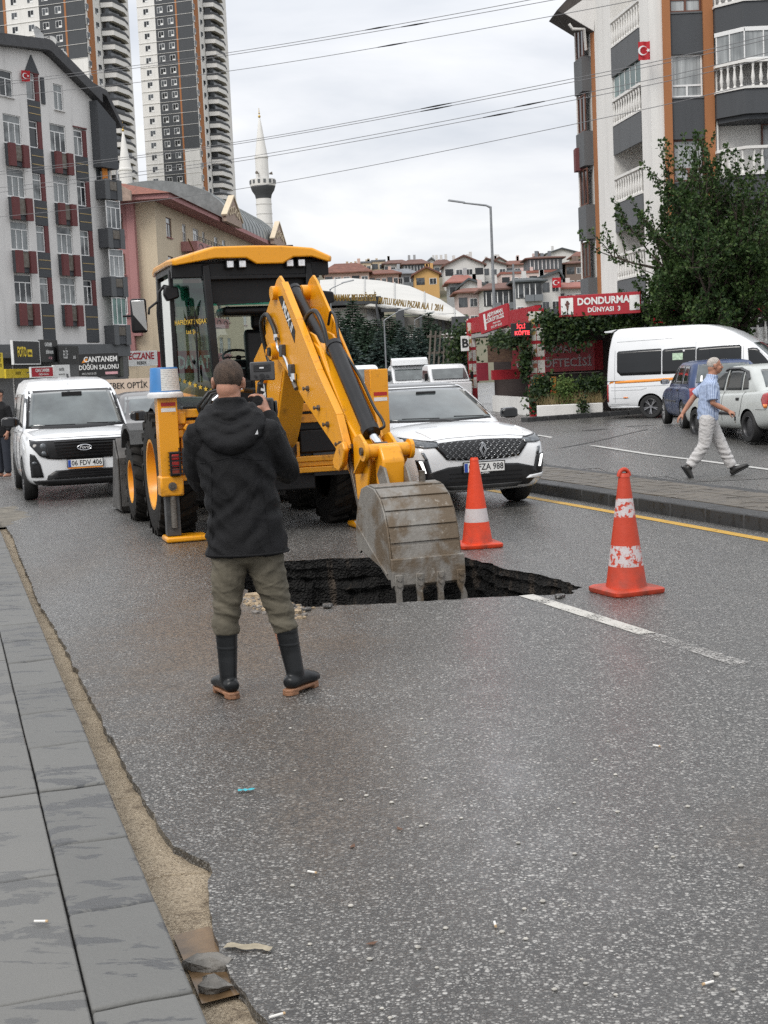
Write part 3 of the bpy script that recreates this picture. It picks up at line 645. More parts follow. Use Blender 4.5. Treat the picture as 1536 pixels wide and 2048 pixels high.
mb = MB(); mb.prism(sp(INNER), 'x', -.115, .115); ind = arm_part(mb, 'inner_dipper', M_YEL, bevel=.014)
for l in (-1, 1):
 mb = MB(); mb.prism(sp([(1.62, 2.02), (1.78, 2.14), (1.95, 2.10), (2.18, 1.94), (2.36, 1.72), (2.30, 1.68), (2.05, 1.82), (1.8, 1.9)]), 'x', l*.09-.012, l*.09+.012); arm_part(mb, 'cylinder_bracket', M_YEL, ind, bevel=.006)
 mb = MB(); mb.prism(sp([(3.05, 1.16), (3.22, 1.20), (3.40, 1.10), (3.44, .96), (3.36, .70), (3.24, .58), (3.10, .62), (3.05, .9)]), 'x', l*.135-.014, l*.135+.014); arm_part(mb, 'end_cheek', M_YELW, ind, bevel=.01)
mb = MB(); mb.bar(A3(2.84, 1.06, -.135), A3(3.13, .52, -.135), .03, .045, (0, 1, 0)); arm_part(mb, 'slide_rail', M_STEEL, ind, bevel=.004)
for s, z in ((3.0, 1.06), (2.10, 1.86)):
 mb = MB(); mb.cyl(A3(s, z, -.15), A3(s, z, .15), .045, n=16)
 arm_part(mb, 'cross_pin', M_BLKM, ind, smooth=35)
def ram(a, b, c, r, nm):
 mb = MB(); mb.cyl(a, b, r, n=20); d = (V(b)-V(a)).normalized(); mb.cyl(V(b)-d*.06, V(b)+d*.015, r*1.15, n=20).cyl(V(a)-d*.0, V(a)+d*.05, r*1.1, n=20)
 o = arm_part(mb, nm, M_BLKM, smooth=35); mb = MB(); mb.cyl(b, c, r*.55, n=16); arm_part(mb, 'rod', M_CHROME, o, smooth=35)
 mb = MB(); mb.cyl(V(c)-V((.05, 0, 0)), V(c)+V((.05, 0, 0)), r*.9, n=16); arm_part(mb, 'rod_eye', M_BLKM, o, smooth=35); return o
ram(A3(1.05, 2.60), A3(1.95, 1.98), A3(2.05, 1.88), .058, 'dipper_ram')
ram(A3(2.20, 2.0), A3(3.12, 1.20), A3(3.36, 1.06), .072, 'bucket_ram')
lk = None
mb = MB(); mb.cyl(A3(3.50, 1.06, -.20), A3(3.50, 1.06, .20), .06, n=18); lk = arm_part(mb, 'bucket_link', M_YELW, smooth=35)
mb = MB(); mb.prism(sp([(3.44, 1.12), (3.58, 1.10), (3.66, .98), (3.64, .70), (3.50, .64), (3.46, .8)]), 'x', -.10, .10); arm_part(mb, 'link_arm', M_YELW, lk, bevel=.02)
for l in (-.21, .21):
 mb = MB(); mb.cyl(A3(3.50, 1.06, l-.015), A3(3.50, 1.06, l+.015), .085, n=18); arm_part(mb, 'link_ear', M_YELW, lk, smooth=35)
 mb = MB(); mb.cyl(A3(3.50, 1.06, l-.035), A3(3.50, 1.06, l+.035), .035, n=12); arm_part(mb, 'pin', M_STEEL, lk, smooth=35)
 mb = MB(); mb.bar(A3(3.50, 1.05, l*.85), A3(3.24, .86, l*.85), .025, .09, (1, 0, 0)); arm_part(mb, 'tipping_lever', M_YELW, lk, bevel=.008)
SH = [(3.66, .76), (3.80, .795), (3.97, .775), (4.10, .70), (4.19, .585), (4.245, .46), (4.275, .34), (4.295, .22), (4.305, .06)]
def offs(poly, d):
 o = []
 for i, p in enumerate(poly):
  a = poly[max(i-1, 0)]; b = poly[min(i+1, len(poly)-1)]; t = V((b[0]-a[0], b[1]-a[1])).normalized(); o.append((p[0]+t.y*-d if False else p[0]-t.y*-d, p[1]-t.x*d*-1 if False else p[1]+t.x*-(-d)))
 return o
inner_ = []
for i, p in enumerate(SH):
 a = SH[max(i-1, 0)]; b = SH[min(i+1, len(SH)-1)]; t = V((b[0]-a[0], b[1]-a[1])).normalized(); nrm = (t.y, -t.x)
 inner_.append((p[0]+nrm[0]*.016, p[1]+nrm[1]*.016))
mb = MB(); mb.prism(sp(SH+inner_[::-1]), 'x', -.30, .30); bk = arm_part(mb, 'bucket', M_BUCK)
SIDE = SH+[(4.22, .05), (4.05, .135), (3.66, .215), (3.60, .23), (3.555, .20), (3.50, .23), (3.485, .33), (3.49, .45), (3.55, .60)]
for l in (-1, 1):
 mb = MB(); mb.prism(sp(SIDE), 'x', l*.30-.011, l*.30+.011); arm_part(mb, 'cheek_plate', M_BUCK, bk, bevel=.006)
 mb = MB(); pts = [A3(s, z, l*.314) for s, z in ((3.49, .47), (3.75, .33), (4.0, .2), (4.22, .1))]; mb.tube(pts, .008, 6); arm_part(mb, 'weld_bead', M_BUCK, bk, smooth=50)
for i, (a, b) in enumerate(((1.15, 1.95), (2.12, 2.95), (3.12, 3.85), (4.05, 4.85), (5.05, 5.9), (6.1, 6.95))):
 def ev(t):
  k = min(int(t), len(SH)-2); f = t-k; return (SH[k][0]+(SH[k+1][0]-SH[k][0])*f, SH[k][1]+(SH[k+1][1]-SH[k][1])*f)
 p0, p1 = ev(a), ev(b); t = V((p1[0]-p0[0], p1[1]-p0[1])).normalized(); nr = (-t.y, t.x)
 lo, hi = .012, .014
 pl = [p0, p1, (p1[0]+nr[0]*hi, p1[1]+nr[1]*hi), (p0[0]+nr[0]*lo, p0[1]+nr[1]*lo)]
 mb = MB(); mb.prism(sp(pl), 'x', -.296, .296); arm_part(mb, 'wear_strip', M_BUCK, bk, bevel=.003)
mb = MB(); mb.prism(sp([(4.298, .235), (4.335, .23), (4.345, .02), (4.318, -.005), (4.295, .02)]), 'x', -.318, .318); arm_part(mb, 'lip_plate', M_BUCK, bk, bevel=.005)
for i, l in enumerate((-.265, -.085, .095, .275)):
 mb = MB(); sk = (.0, .0, .0, .025)[i]
 prof = [(-.034, .105), (.034, .105), (.036, .0), (.022, -.03), (.024+sk, -.09), (.028+sk, -.175), (-.026+sk, -.175), (-.022+sk, -.09), (-.026, -.03), (-.036, .0)]
 fr = [(l+x, -4.352, z) for x, z in prof]; bkv = [(l+x, -4.318, z) for x, z in prof]
 n = len(prof); k = mb.add(fr+bkv); mb.face([k+q for q in range(n)]); mb.face([k+n+q for q in reversed(range(n))])
 for q in range(n): r_ = (q+1) % n; mb.face((k+q, k+r_, k+n+r_, k+n+q))
 th = arm_part(mb, 'tooth', M_BUCK, bk, bevel=.006)
 mb = MB()
 for z in (.075, .025): mb.cyl((l, -4.352, z), (l, -4.364, z), .02, n=10)
 arm_part(mb, 'tooth_bolt', M_BUCK, th, smooth=35)
for l in (-.1, .1):
 mb = MB(); mb.prism(sp([(3.60, .74), (3.78, .79), (3.70, .92), (3.60, .94), (3.52, .86)]), 'x', l-.012, l+.012); arm_part(mb, 'bucket_ear', M_BUCK, bk, bevel=.006)
mb = MB(); mb.cyl(A3(3.85, .78, .17), A3(3.85, .89, .17), .028, n=12); arm_part(mb, 'lifting_stud', M_STEEL, bk, smooth=35)
def hose(pts, r=.018, m=None, nm='hose'):
 p = [V(q) for q in pts]; o = []
 for i in range(len(p)-1):
  a, b, c, d = p[max(i-1, 0)], p[i], p[i+1], p[min(i+2, len(p)-1)]
  for j in range(6):
   t = j/6; o.append(.5*((2*b)+(c-a)*t+(2*a-5*b+4*c-d)*t*t+(3*b-a-3*c+d)*t**3))
 o.append(p[-1]); mb = MB(); mb.tube(o, r, 8); return arm_part(mb, nm, m or M_HOSE, smooth=60)
hose([A3(.62, 1.75, -.14), A3(.50, 2.0, -.17), A3(.55, 2.28, -.22), A3(.80, 2.36, -.23), A3(1.0, 2.22, -.22), A3(1.08, 2.08, -.215)], .024)
hose([A3(1.08, 2.10, -.215), A3(1.10, 2.0, -.215), A3(1.32, 1.90, -.21), A3(1.48, 1.72, -.21), A3(1.55, 1.66, -.205)], .016, M_CHROME, 'steel_pipe')
hose([A3(1.55, 1.66, -.205), A3(1.62, 1.60, -.205)], .024, M_STEEL, 'pipe_union')
hose([A3(1.68, 1.75, -.14), A3(1.70, 2.0, -.13), A3(1.75, 2.25, -.12), A3(1.95, 2.33, -.09), A3(2.08, 2.2, -.06), A3(2.15, 2.0, -.04)], .022)
hose([A3(2.06, 1.62, -.15), A3(1.95, 1.75, -.15), A3(1.88, 1.92, -.15), A3(1.82, 2.12, -.15), A3(1.70, 2.2, -.14)], .02)
hose([A3(1.72, 2.2, .12), A3(1.82, 2.32, .12), A3(1.98, 2.24, .11), A3(2.1, 2.06, .09), A3(2.25, 1.95, .07), A3(2.6, 1.70, .1), A3(2.95, 1.42, .1), A3(3.1, 1.32, .11), A3(3.16, 1.25, .11), A3(3.12, 1.22, .07)], .014)
hose([A3(2.15, 2.0, -.04), A3(2.2, 1.92, -.05), A3(2.3, 1.86, .0)], .02)
for a in ((1.06, 2.12), (1.58, 1.72)):
 mb = MB(); mb.cyl(A3(a[0], a[1]-.03, -.215), A3(a[0], a[1]+.03, -.215), .028, n=8); arm_part(mb, 'pipe_union', M_CHROME, smooth=35)
for s, z in ((1.22, 1.98), (1.50, 1.78)):
 mb = MB(); mb.box(-.235, -.185, -s-.05, -s+.04, z-.06, z+.06); arm_part(mb, 'pipe_clip', M_DGREY, bevel=.008)
for k in range(3):
 hs = [(-.62-.05*k, -.05, 1.25), (-.72-.04*k, -.12, 1.38+.03*k), (-.62-.03*k, -.14, 1.55+.02*k), (-.40, -.1, 1.60+.02*k), (-.18, -.05, 1.58)]
 mb = MB(); mb.tube(hs, .02, 8); mb.build('hose', M_HOSE, BH, smooth=60)
mb = MB(); mb.tube([(-.64, -.16, 1.50), (-.55, -.17, 1.57), (-.42, -.16, 1.59), (-.30, -.15, 1.60)], .022, 8); mb.build('pipe_union', M_CHROME, BH, smooth=60)
CAB = link(bpy.data.objects.new('cab', None)); CAB.parent = BH
plan = [(-.45, .60), (.68, .60), (.84, .98), (.84, 2.0), (-.84, 2.0), (-.84, .98)]
def post(x, y, z0, z1, wd, nm='pillar', m=None, x2=None, y2=None):
 mb = MB(); mb.bar((x, y, z0), (x if x2 is None else x2, y if y2 is None else y2, z1), wd, wd*1.2, (0, 1, 0)); return mb.build(nm, m or M_BLKM, CAB, bevel=.012)
post(-.43, .60, 1.45, 3.0, .085, x2=-.50); post(.68, .60, 1.45, 3.0, .075); post(-.83, 1.0, 1.55, 2.98, .05); post(.84, 1.0, 1.5, 2.98, .05); post(-.80, 2.0, 1.4, 3.0, .09); post(.80, 2.0, 1.4, 3.0, .09)
mb = MB(); mb.box(-.88, .92, .58, .66, 2.86, 3.02).box(-.55, .80, .56, .64, 2.83, 2.88); mb.build('header', M_BLK, CAB, bevel=.01)
mb = MB(); mb.box(-.84, .86, .62, 2.05, 2.95, 3.04); mb.build('headliner', M_BLK, CAB)
mb = MB(); mb.prism([(-.50, 2.84), (.74, 2.84), (.70, 2.62), (.4, 2.58), (-.2, 2.56), (-.48, 2.58)], 'y', .66, .70); mb.build('raised_window_frame', M_BLK, CAB, bevel=.01)
mb = MB(); mb.box(-.30, .36, .72, 1.2, 2.44, 2.54); mb.build('sun_visor', M_BLK, CAB, bevel=.04)
mb = MB(); mb.bar((-.40, .56, 2.56), (.76, .56, 2.60), .03, .025); mb.build('wiper_bar', M_BLK, CAB)
def roof_ring(y, sx, dz, bulge):
 lo = [(-.88, 2.985), (-.42, 3.055), (-.06, 3.055), (.06, 3.055-bulge), (.37, 3.055-bulge), (.5, 3.055), (.72, 3.055), (.93, 2.99)]
 hi = [(.94, 3.055), (.72, 3.155), (.5, 3.175), (.37, 3.185), (.06, 3.19), (-.06, 3.19), (-.42, 3.185), (-.89, 3.05)]
 return [(x*sx, y, z+dz) for x, z in lo+hi]
mb = MB(); mb.loft([roof_ring(.46, .97, .0, .07), roof_ring(.50, 1.0, .005, .07), roof_ring(.9, 1.0, .03, 0), roof_ring(1.9, 1.0, .03, 0), roof_ring(2.2, .97, 0, 0)]); mb.build('roof', M_YEL, CAB, bevel=.018, smooth=30, seg=3)
mb = MB(); mb.box(.42, .60, .9, 1.2, 3.2, 3.235); mb.build('roof_hatch', M_BLK, CAB, bevel=.01)
for x in (-.235, -.095, .45, .585):
 l = MB().box(x-.05, x+.05, .50, .57, 2.945, 3.045).build('work_lamp', M_BLK, CAB, bevel=.008); MB().box(x-.037, x+.037, .488, .501, 2.957, 3.03).build('lens', M_LAMP, l, bevel=.006)
def glass(pts, nm='window_glass', m=None):
 mb = MB(); mb.poly(pts); return mb.build(nm, m or M_GLASSG, CAB)
glass([(-.46, .61, 1.50), (-.52, .61, 2.9), (-.82, .98, 2.9), (-.80, .98, 1.60)])
glass([(.70, .62, 1.50), (.70, .62, 2.9), (.83, .98, 2.9), (.83, .98, 1.60)])
glass([(-.835, 1.02, 1.60), (-.835, 1.02, 2.9), (-.82, 1.96, 2.9), (-.82, 1.96, 1.5)])
glass([(.835, 1.02, 1.60), (.835, 1.02, 2.9), (.82, 1.96, 2.9), (.82, 1.96, 1.5)])
glass([(-.76, 2.0, 1.7), (.76, 2.0, 1.7), (.76, 2.0, 2.9), (-.76, 2.0, 2.9)], 'windscreen', M_GLASSC)
mb = MB(); mb.poly([(-.76, 1.99, 2.62), (.76, 1.99, 2.62), (.76, 1.99, 2.9), (-.76, 1.99, 2.9)]); mb.build('tint_band', glass_mat('teal_tint', (.10, .55, .48), .05, .05), CAB)
M_GOLD = mat('gold_sticker', (.62, .40, .05), .45, scale=8)
ang_ = math.atan2(.37, -.35)
def pane_text(s, size, pos, a, **k): return text(s, size, M_GOLD, CAB, pos, (R(90), 0, a), name='lettering', depth=.003, **k)
pane_text('HAFRİYAT İNŞAAT', .075, (-.658, .775, 2.38), math.atan2(-.37, .34), bold=.012, sx=.72)
pane_text('Ltd. Şti.', .06, (-.66, .775, 2.27), math.atan2(-.37, .34), bold=.01, sx=.8)
pane_text('HAFRİYAT', .07, (.762, .775, 2.36), math.atan2(.36, .13), bold=.012, sx=.7); pane_text('Ltd. Şti.', .055, (.762, .775, 2.24), math.atan2(.36, .13), bold=.01, sx=.7)
for k in range(7):
 f = k/6; p = V((-.50, .645, 1.60)).lerp(V((-.80, .975, 1.74)), f); mb = MB(); st = []
 for q in range(10):
  rr = .032 if q % 2 == 0 else .014; st.append((rr*math.sin(q*math.tau/10), 0, rr*math.cos(q*math.tau/10)))
 mb.poly(st); mb.build('star_sticker', M_GOLD, CAB, loc=(p.x-.004, p.y-.006, p.z), rot=(0, 0, math.atan2(-.37, .34)))
mb = MB(); mb.box(-.22, .26, 1.05, 1.5, 1.55, 1.72); st_ = mb.build('seat', M_BLK, CAB, bevel=.04)
mb = MB(); mb.prism([(1.05, 1.66), (1.16, 1.66), (1.26, 2.22), (1.20, 2.30), (1.12, 2.28)], 'x', .02, .46); mb.build('seat_back', M_BLK, CAB, bevel=.04)
mb = MB(); mb.prism([(1.17, 2.30), (1.27, 2.28), (1.27, 2.52), (1.18, 2.52)], 'x', .12, .36); mb.build('headrest', M_BLK, CAB, bevel=.04)
Ms = Matrix.Translation((.02, 1.55, 1.98)) @ Matrix.Rotation(R(28), 4, 'X')
mb = MB(); mb.tube([Ms @ V((.19*math.cos(a*math.tau/24), .19*math.sin(a*math.tau/24), 0)) for a in range(25)], .016, 8); mb.bar(Ms @ V((-.18, 0, 0)), Ms @ V((.18, 0, 0)), .04, .02); mb.cyl(Ms @ V((0, 0, 0)), Ms @ V((0, .15, -.5)), .035, n=10); mb.build('steering_wheel', M_BLK, CAB, smooth=40)
mb = MB(); mb.prism([(1.3, 1.5), (1.3, 1.78), (1.42, 1.96), (1.55, 1.9), (1.8, 1.5)], 'x', -.22, .16); mb.build('console', M_BLK, CAB, bevel=.03)
mb = MB(); mb.box(-.42, .7, .62, .9, 1.42, 1.62); mb.build('control_tower', M_BLK, CAB, bevel=.03)
for x, y in ((-.18, .72), (-.08, .74), (.0, .75), (.18, .76)):
 mb = MB(); mb.tube([(x, y, 1.6), (x-.02, y-.03, 1.76), (x-.03, y-.05, 1.84)], [.012, .01, .024], 8)
 mb.build('lever', M_BLK, CAB, smooth=50)
mb = MB(); mb.box(-.80, .80, .6, 2.1, 1.25, 1.44); mb.build('floor_plate', M_BLK, CAB)
for s in (-1, 1):
 rings = []
 for k in range(13):
  a = R(-8+k*14.5); rr = .80
  rings.append([V((s*.50, .86-rr*math.cos(a), .72+rr*math.sin(a)*1.02)), V((s*.80, .86-rr*1.02*math.cos(a), .72+rr*1.04*math.sin(a))), V((s*1.12, .86-rr*.99*math.cos(a), .72+rr*math.sin(a)*.99)), V((s*1.16, .86-rr*.9*math.cos(a), .72+rr*.9*math.sin(a))), V((s*1.10, .86-rr*.93*math.cos(a), .72+rr*.94*math.sin(a))), V((s*.50, .86-rr*.95*math.cos(a), .72+rr*.95*math.sin(a)))])
 mb = MB(); mb.loft(rings); mb.build('mudguard', mat('mudguard_plastic', (.022, .024, .026), .4, var=.3, scale=4), BH, smooth=40)
mb = MB(); mb.tube([(-.80, 1.0, 2.78), (-.92, .92, 2.80), (-1.0, .86, 2.72), (-1.02, .84, 2.5), (-1.0, .84, 1.9), (-.96, .84, 1.78)], .018, 8); mr = mb.build('mirror_arm', M_BLK, CAB, smooth=50)
mb = MB(); mb.tube([(-1.02, .84, 2.62), (-1.12, .80, 2.55), (-1.13, .80, 2.48)], .014, 8); mb.build('bracket', M_BLK, mr, smooth=50)
mi = MB().box(-1.33, -1.15, .77, .83, 2.28, 2.66).build('mirror', M_BLK, CAB, bevel=.035, seg=3)
mb = MB(); mb.box(-.072, .072, -.004, .002, -.17, .17); mb.build('mirror_glass', mat('mirror_glass', (.9, .9, .9), .03, metal=1, var=.02), mi, bevel=.02, loc=(-1.24, .752, 2.47), rot=(R(16), 0, R(-22)))
mb = MB(); mb.tube([(-1.33, .8, 2.47), (-1.42, .8, 2.47)], .012, 6); mb.build('mirror_pin', M_BLK, mi)
for x, z in ((-.86, 2.72), (-.92, 1.80), (.95, 2.62)):
 mb = MB(); mb.prism([(x-.07, z+.08), (x+.08, z+.06), (x+.09, z-.06), (x-.05, z-.10), (x-.09, z-.02)], 'y', .80, .90); mb.build('side_lamp', M_BLK, CAB, bevel=.02)
mb = MB(); mb.tube([(-.55, 1.0, 3.2), (-.62, .9, 3.32)], .008, 6); mb.build('antenna', M_BLK, CAB)
mb = MB(); mb.tube([(-.62, .72, 2.1), (-.62, .74, 2.5)], .01, 6); mb.tube([(-.66, .80, 1.95), (-.52, .9, 1.75), (-.4, 1.0, 1.7)], .02, 6); mb.tube([(-.62, .74, 1.7), (-.62, .74, 2.2)], .012, 6); mb.build('wiper', M_BLK, CAB, smooth=50)
mb = MB(); mb.prism([(.78, 1.9), (.90, 2.02), (.98, 1.98), (.98, 1.86), (.88, 1.80)], 'y', .86, .92); mb.build('side_handle', M_BLK, CAB, bevel=.02)
pc = BH.matrix_world if False else None
cpos = P(15.06, 3.39)+UU*0+VV*(-1.12)
PB = thing('paint_bucket', 'upturned white and blue plastic paint bucket on the left stabiliser post', 'bucket', (cpos.x, cpos.y, 1.555), ANG)
mb = MB(); mb.lathe([(.170, .035), (.165, .05), (.147, .31), (.14, .322), (.001, .322)], 36, cap=False); mb.build('tub', mat('blue_bucket_plastic', (.03, .17, .42), .4, scale=6), PB, smooth=35)
mb = MB(); mb.lathe([(.158, .0), (.190, .0), (.194, .02), (.190, .045), (.178, .05), (.174, .062), (.165, .062)], 36, cap=False); mb.build('rim', M_WHT, PB, smooth=35)
lab = MB(); rows = []
for z, rr in ((.075, .1648), (.305, .1492)):
 rows.append([V((rr*math.cos(R(a)), rr*math.sin(R(a)), z)) for a in range(-112, -18, 6)])
lab.loft(rows, cap=False, closed=False)
_b = NB('bucket_label'); _o = _b.tc.outputs['Object']; _w = _b.n('ShaderNodeTexWave', bands_direction='Z'); _b.t.links.new(_o, _w.inputs['Vector']); _w.inputs['Scale'].default_value = 16
_k = _b.math('MULTIPLY', _b.ramp(_w.outputs['Fac'], (.62, 0.0), (.7, 1.0)), _b.ramp(_b.noise(_o, 60, 2), (.45, 0.0), (.5, .55)))
_b.set(_b.b.inputs['Base Color'], _b.mix(_k, (.66, .66, .63), (.2, .2, .2))); _b.b.inputs['Roughness'].default_value = .5
lab.build('label_sheet', _b.m, PB, smooth=50)
lab = MB(); rows = []
for z, rr in ((.078, .1652), (.088, .1645)):
 rows.append([V((rr*math.cos(R(a)), rr*math.sin(R(a)), z)) for a in range(-100, -30, 6)])
lab.loft(rows, cap=False, closed=False); lab.build('white_band', M_WHT, PB, smooth=50)
# ================================================================== PEOPLE
def rings(mb, pts, rad, lat=(1, 0, 0), n=18, round0=True, round1=True):
 pts = [V(p) for p in pts]; rad = [r if isinstance(r, (tuple, list)) else (r, r) for r in rad]; lat = V(lat); out = []
 def ring(p, t, a, b):
  x = lat-t*lat.dot(t)
  if x.length < .05: x = V((0, 1, 0))-t*t.y
  x.normalize(); y = t.cross(x)
  return [p+x*(a*math.cos(q*math.tau/n))+y*(b*math.sin(q*math.tau/n)) for q in range(n)]
 N = len(pts)
 for i, p in enumerate(pts):
  t = (pts[min(i+1, N-1)]-pts[max(i-1, 0)]).normalized(); a, b = rad[i]
  if i == 0 and round0:
   m = min(a, b)
   for f in (.15, .55, .85): out.append(ring(p-t*m*.8*math.sqrt(1-f*f)*.8, t, a*f, b*f))
  out.append(ring(p, t, a, b))
  if i == N-1 and round1:
   m = min(a, b)
   for f in (.85, .55, .15): out.append(ring(p+t*m*.8*math.sqrt(1-f*f)*.8, t, a*f, b*f))
 mb.loft(out); return mb
def remesh(mb, name, m, parent, vox=.012, smooth=4, wr=None):
 o = mb.build(name, m, parent)
 r = o.modifiers.new('r', 'REMESH'); r.mode = 'VOXEL'; r.voxel_size = vox; r.use_smooth_shade = True
 if smooth: s_ = o.modifiers.new('s', 'SMOOTH'); s_.iterations = smooth; s_.factor = .5
 bake(o)
 me = o.data
 if wr:
  me.update(); nr = [v.normal.copy() for v in me.vertices]
  for v, n_ in zip(me.vertices, nr): v.co = v.co+n_*wr(v.co, n_)
 me.polygons.foreach_set('use_smooth', [True]*len(me.polygons)); me.update()
 if not me.materials: me.materials.append(m if not isinstance(m, list) else m[0])
 return o
M_SKIN = mat('skin', (.42, .21, .14), .5, var=.12, scale=14, bump=.12, bscale=160); M_SKIN.node_tree.nodes['Principled BSDF'].inputs['Subsurface Weight'].default_value = .12
M_SKIN.node_tree.nodes['Principled BSDF'].inputs['Subsurface Radius'].default_value = (.02, .008, .004)
M_SKIN2 = mat('tanned_skin', (.40, .19, .12), .5, var=.15, scale=14, bump=.12, bscale=160)
M_HAIR = mat('short_brown_hair', (.095, .062, .044), .75, var=.45, scale=45, bump=.9, bscale=420, stretch=(1, 1, .4))
M_GHAIR = mat('cropped_white_hair', (.55, .50, .45), .8, var=.3, scale=40, bump=.8, bscale=300)
M_JACK = mat('black_jacket_fabric', (.0075, .0075, .0085), .6, var=.3, scale=7, bump=.4, bscale=300, spec=.22)
M_TROU = mat('khaki_trousers', (.105, .092, .066), .82, var=.22, scale=6, bump=.2, bscale=420)
M_BOOT = mat('black_rubber_boot', (.009, .010, .011), .34, var=.3, scale=6, spec=.35)
M_SOLE = mat('tan_boot_sole', (.25, .12, .062), .6, var=.3, scale=20, bump=.3)
M_EYE = mat('eye_white', (.7, .7, .68), .2); M_IRIS = mat('iris', (.05, .03, .02), .2); M_LIP = mat('lips', (.36, .13, .10), .5)
def head(mb, c, yaw=0, s=1.0, tilt=0, roll=0):
 M = Matrix.Translation(c) @ Matrix.Rotation(yaw, 4, 'Z') @ Matrix.Rotation(tilt, 4, 'X') @ Matrix.Rotation(roll, 4, 'Y') @ Matrix.Scale(s, 4)
 k = len(mb.v)
 mb.ball((0, -.012, .038), .077, .096, .086, 20, 14)
 mb.ball((0, .022, -.022), .064, .072, .088, 16, 12)
 mb.ball((0, .045, -.075), .040, .040, .034, 12, 8)
 mb.ball((0, -.035, -.03), .062, .062, .07, 14, 10)
 rings(mb, [(0, .094, .018), (0, .104, -.005), (0, .112, -.022)], [(.010, .012), (.013, .014), (.019, .014)], n=10)
 for sx in (-1, 1):
  mb.ball((sx*.030, .080, .022), .024, .014, .012, 10, 6); mb.ball((sx*.040, .066, -.022), .022, .022, .022, 10, 8)
  mb.ball((sx*.082, -.006, -.004), .012, .020, .034, 10, 8); mb.ball((sx*.087, -.016, .008), .008, .018, .024, 8, 6)
 mb.ball((0, .090, -.052), .024, .014, .008, 10, 6); mb.ball((0, .088, -.064), .021, .014, .008, 10, 6)
 mb.v[k:] = [M @ p for p in mb.v[k:]]
 return M
def face_bits(M, parent, s=1):
 for sx in (-1, 1):
  mb = MB(); mb.ball((sx*.030, .078, .008), .0125, .0125, .0085, 10, 8); mb.v = [M @ p for p in mb.v]; e = mb.build('eye', M_EYE, parent, smooth=60)
  mb = MB(); mb.ball((sx*.030, .0885, .008), .0055, .003, .0055, 8, 6); mb.v = [M @ p for p in mb.v]; mb.build('iris', M_IRIS, e, smooth=60)
  mb = MB(); rings(mb, [(sx*.014, .091, .026), (sx*.030, .092, .030), (sx*.046, .078, .024)], [.0035, .0045, .003], n=6); mb.v = [M @ p for p in mb.v]; mb.build('eyebrow', M_HAIR, parent, smooth=60)
 mb = MB(); mb.ball((0, .0965, -.058), .020, .010, .0075, 12, 6); mb.v = [M @ p for p in mb.v]; mb.build('mouth', M_LIP, parent, smooth=60)
def hair_cap(M, parent, m, lower=-.045, front=.05, thick=.006, bald=False):
 mb = MB(); rows = []
 n = 28
 for j in range(13):
  el = R(88-j*11.5); row = []
  for q in range(n):
   a = q*math.tau/n; ce = max(math.cos(el), .02)
   x = (.077+thick)*ce*math.cos(a); y = -.012+(.096+thick)*ce*math.sin(a); z = .038+(.086+thick)*math.sin(el)
   lim = lower+max(0, math.sin(a))**.7*(front-lower+.035)+max(0, abs(math.cos(a))-.75)*.10
   if z < lim:
    z = lim-.002; f = .93; e2 = math.asin(max(-1, min(1, (z-.038)/.092))); ce = math.cos(e2)
    x = (.077+thick*.4)*ce*math.cos(a); y = -.012+(.096+thick*.4)*ce*math.sin(a)
   jt = .5*noise.noise(V((a*4, j*.9, 2))); row.append(M @ V((x*(1+.01*jt), y, z+(.006*jt if z < .02 else 0))))
  rows.append(row)
 mb.loft(rows, cap=False); k = mb.add(rows[0]); mb.face(range(k, k+n))
 o = mb.build('hair', m, parent, smooth=80); return o
def hand(mb, wrist, M, curl=.5, s=1.0, thumb=1, spread=.12):
 def T(p): return V(wrist)+(M @ V(p))*s
 k = len(mb.v)
 rings(mb, [T((0, -.01, 0)), T((0, .025, 0)), T((.002, .06, -.002)), T((.003, .088, -.004))], [(.027*s, .018*s), (.036*s, .0155*s), (.041*s, .0145*s), (.040*s, .012*s)], lat=M @ V((1, 0, 0)), n=14)
 L = (.068, .078, .073, .056); X = (-.030, -.010, .011, .031)
 for i in range(4):
  a = 0; p = V((X[i], .088, -.004)); pts = [p]; fan = (X[i]/.03)*spread
  for j, seg in enumerate((.42, .32, .26)):
   a += curl*(1.0, 1.25, .8)[j]; d = V((math.sin(fan)*math.cos(a), math.cos(fan)*math.cos(a), -math.sin(a))); p = p+d*L[i]*seg; pts.append(p)
  rings(mb, [T(V((X[i]*.9, .06, -.003)))]+[T(q) for q in pts], [.0095*s, .0095*s, .009*s, .0085*s, .0072*s], n=10)
 tx = thumb*-1
 pts = [V((tx*.018, .012, -.008)), V((tx*.042, .034, -.018)), V((tx*.052, .062, -.028-.02*curl)), V((tx*.048, .086, -.036-.03*curl))]
 rings(mb, [T(q) for q in pts], [.014*s, .0125*s, .0105*s, .0085*s], n=10)
def fabric(seed, amp, sx=8, sy=8, sz=14, dr=(0, 0, 0)):
 sd = V((seed*3.1, seed*1.7, seed))
 def f(p, n_):
  q = V((p.x*sx, p.y*sy, p.z*sz+p.x*dr[0]))+sd
  w_ = noise.noise_vector(q*.5)*.8
  a = noise.noise(q+w_); b = noise.noise((q+w_)*2.3)
  return amp*((1-abs(a)*2)*.55+b*.45-.1)
 return f
bp = gr(527, 1388); OP = thing('person', 'person in a black hooded jacket, khaki trousers and black rubber boots filming the digger', 'person', (bp.x, bp.y, 0), R(3))
b = MB()
Hc = V((-.098, .05, 1.70))
HM = head(b, Hc, yaw=R(-6), s=1.0, tilt=R(-4), roll=R(3))
rings(b, [(-.095, .0, 1.50), (-.096, .015, 1.58), (-.097, .03, 1.65)], [.066, .060, .060])
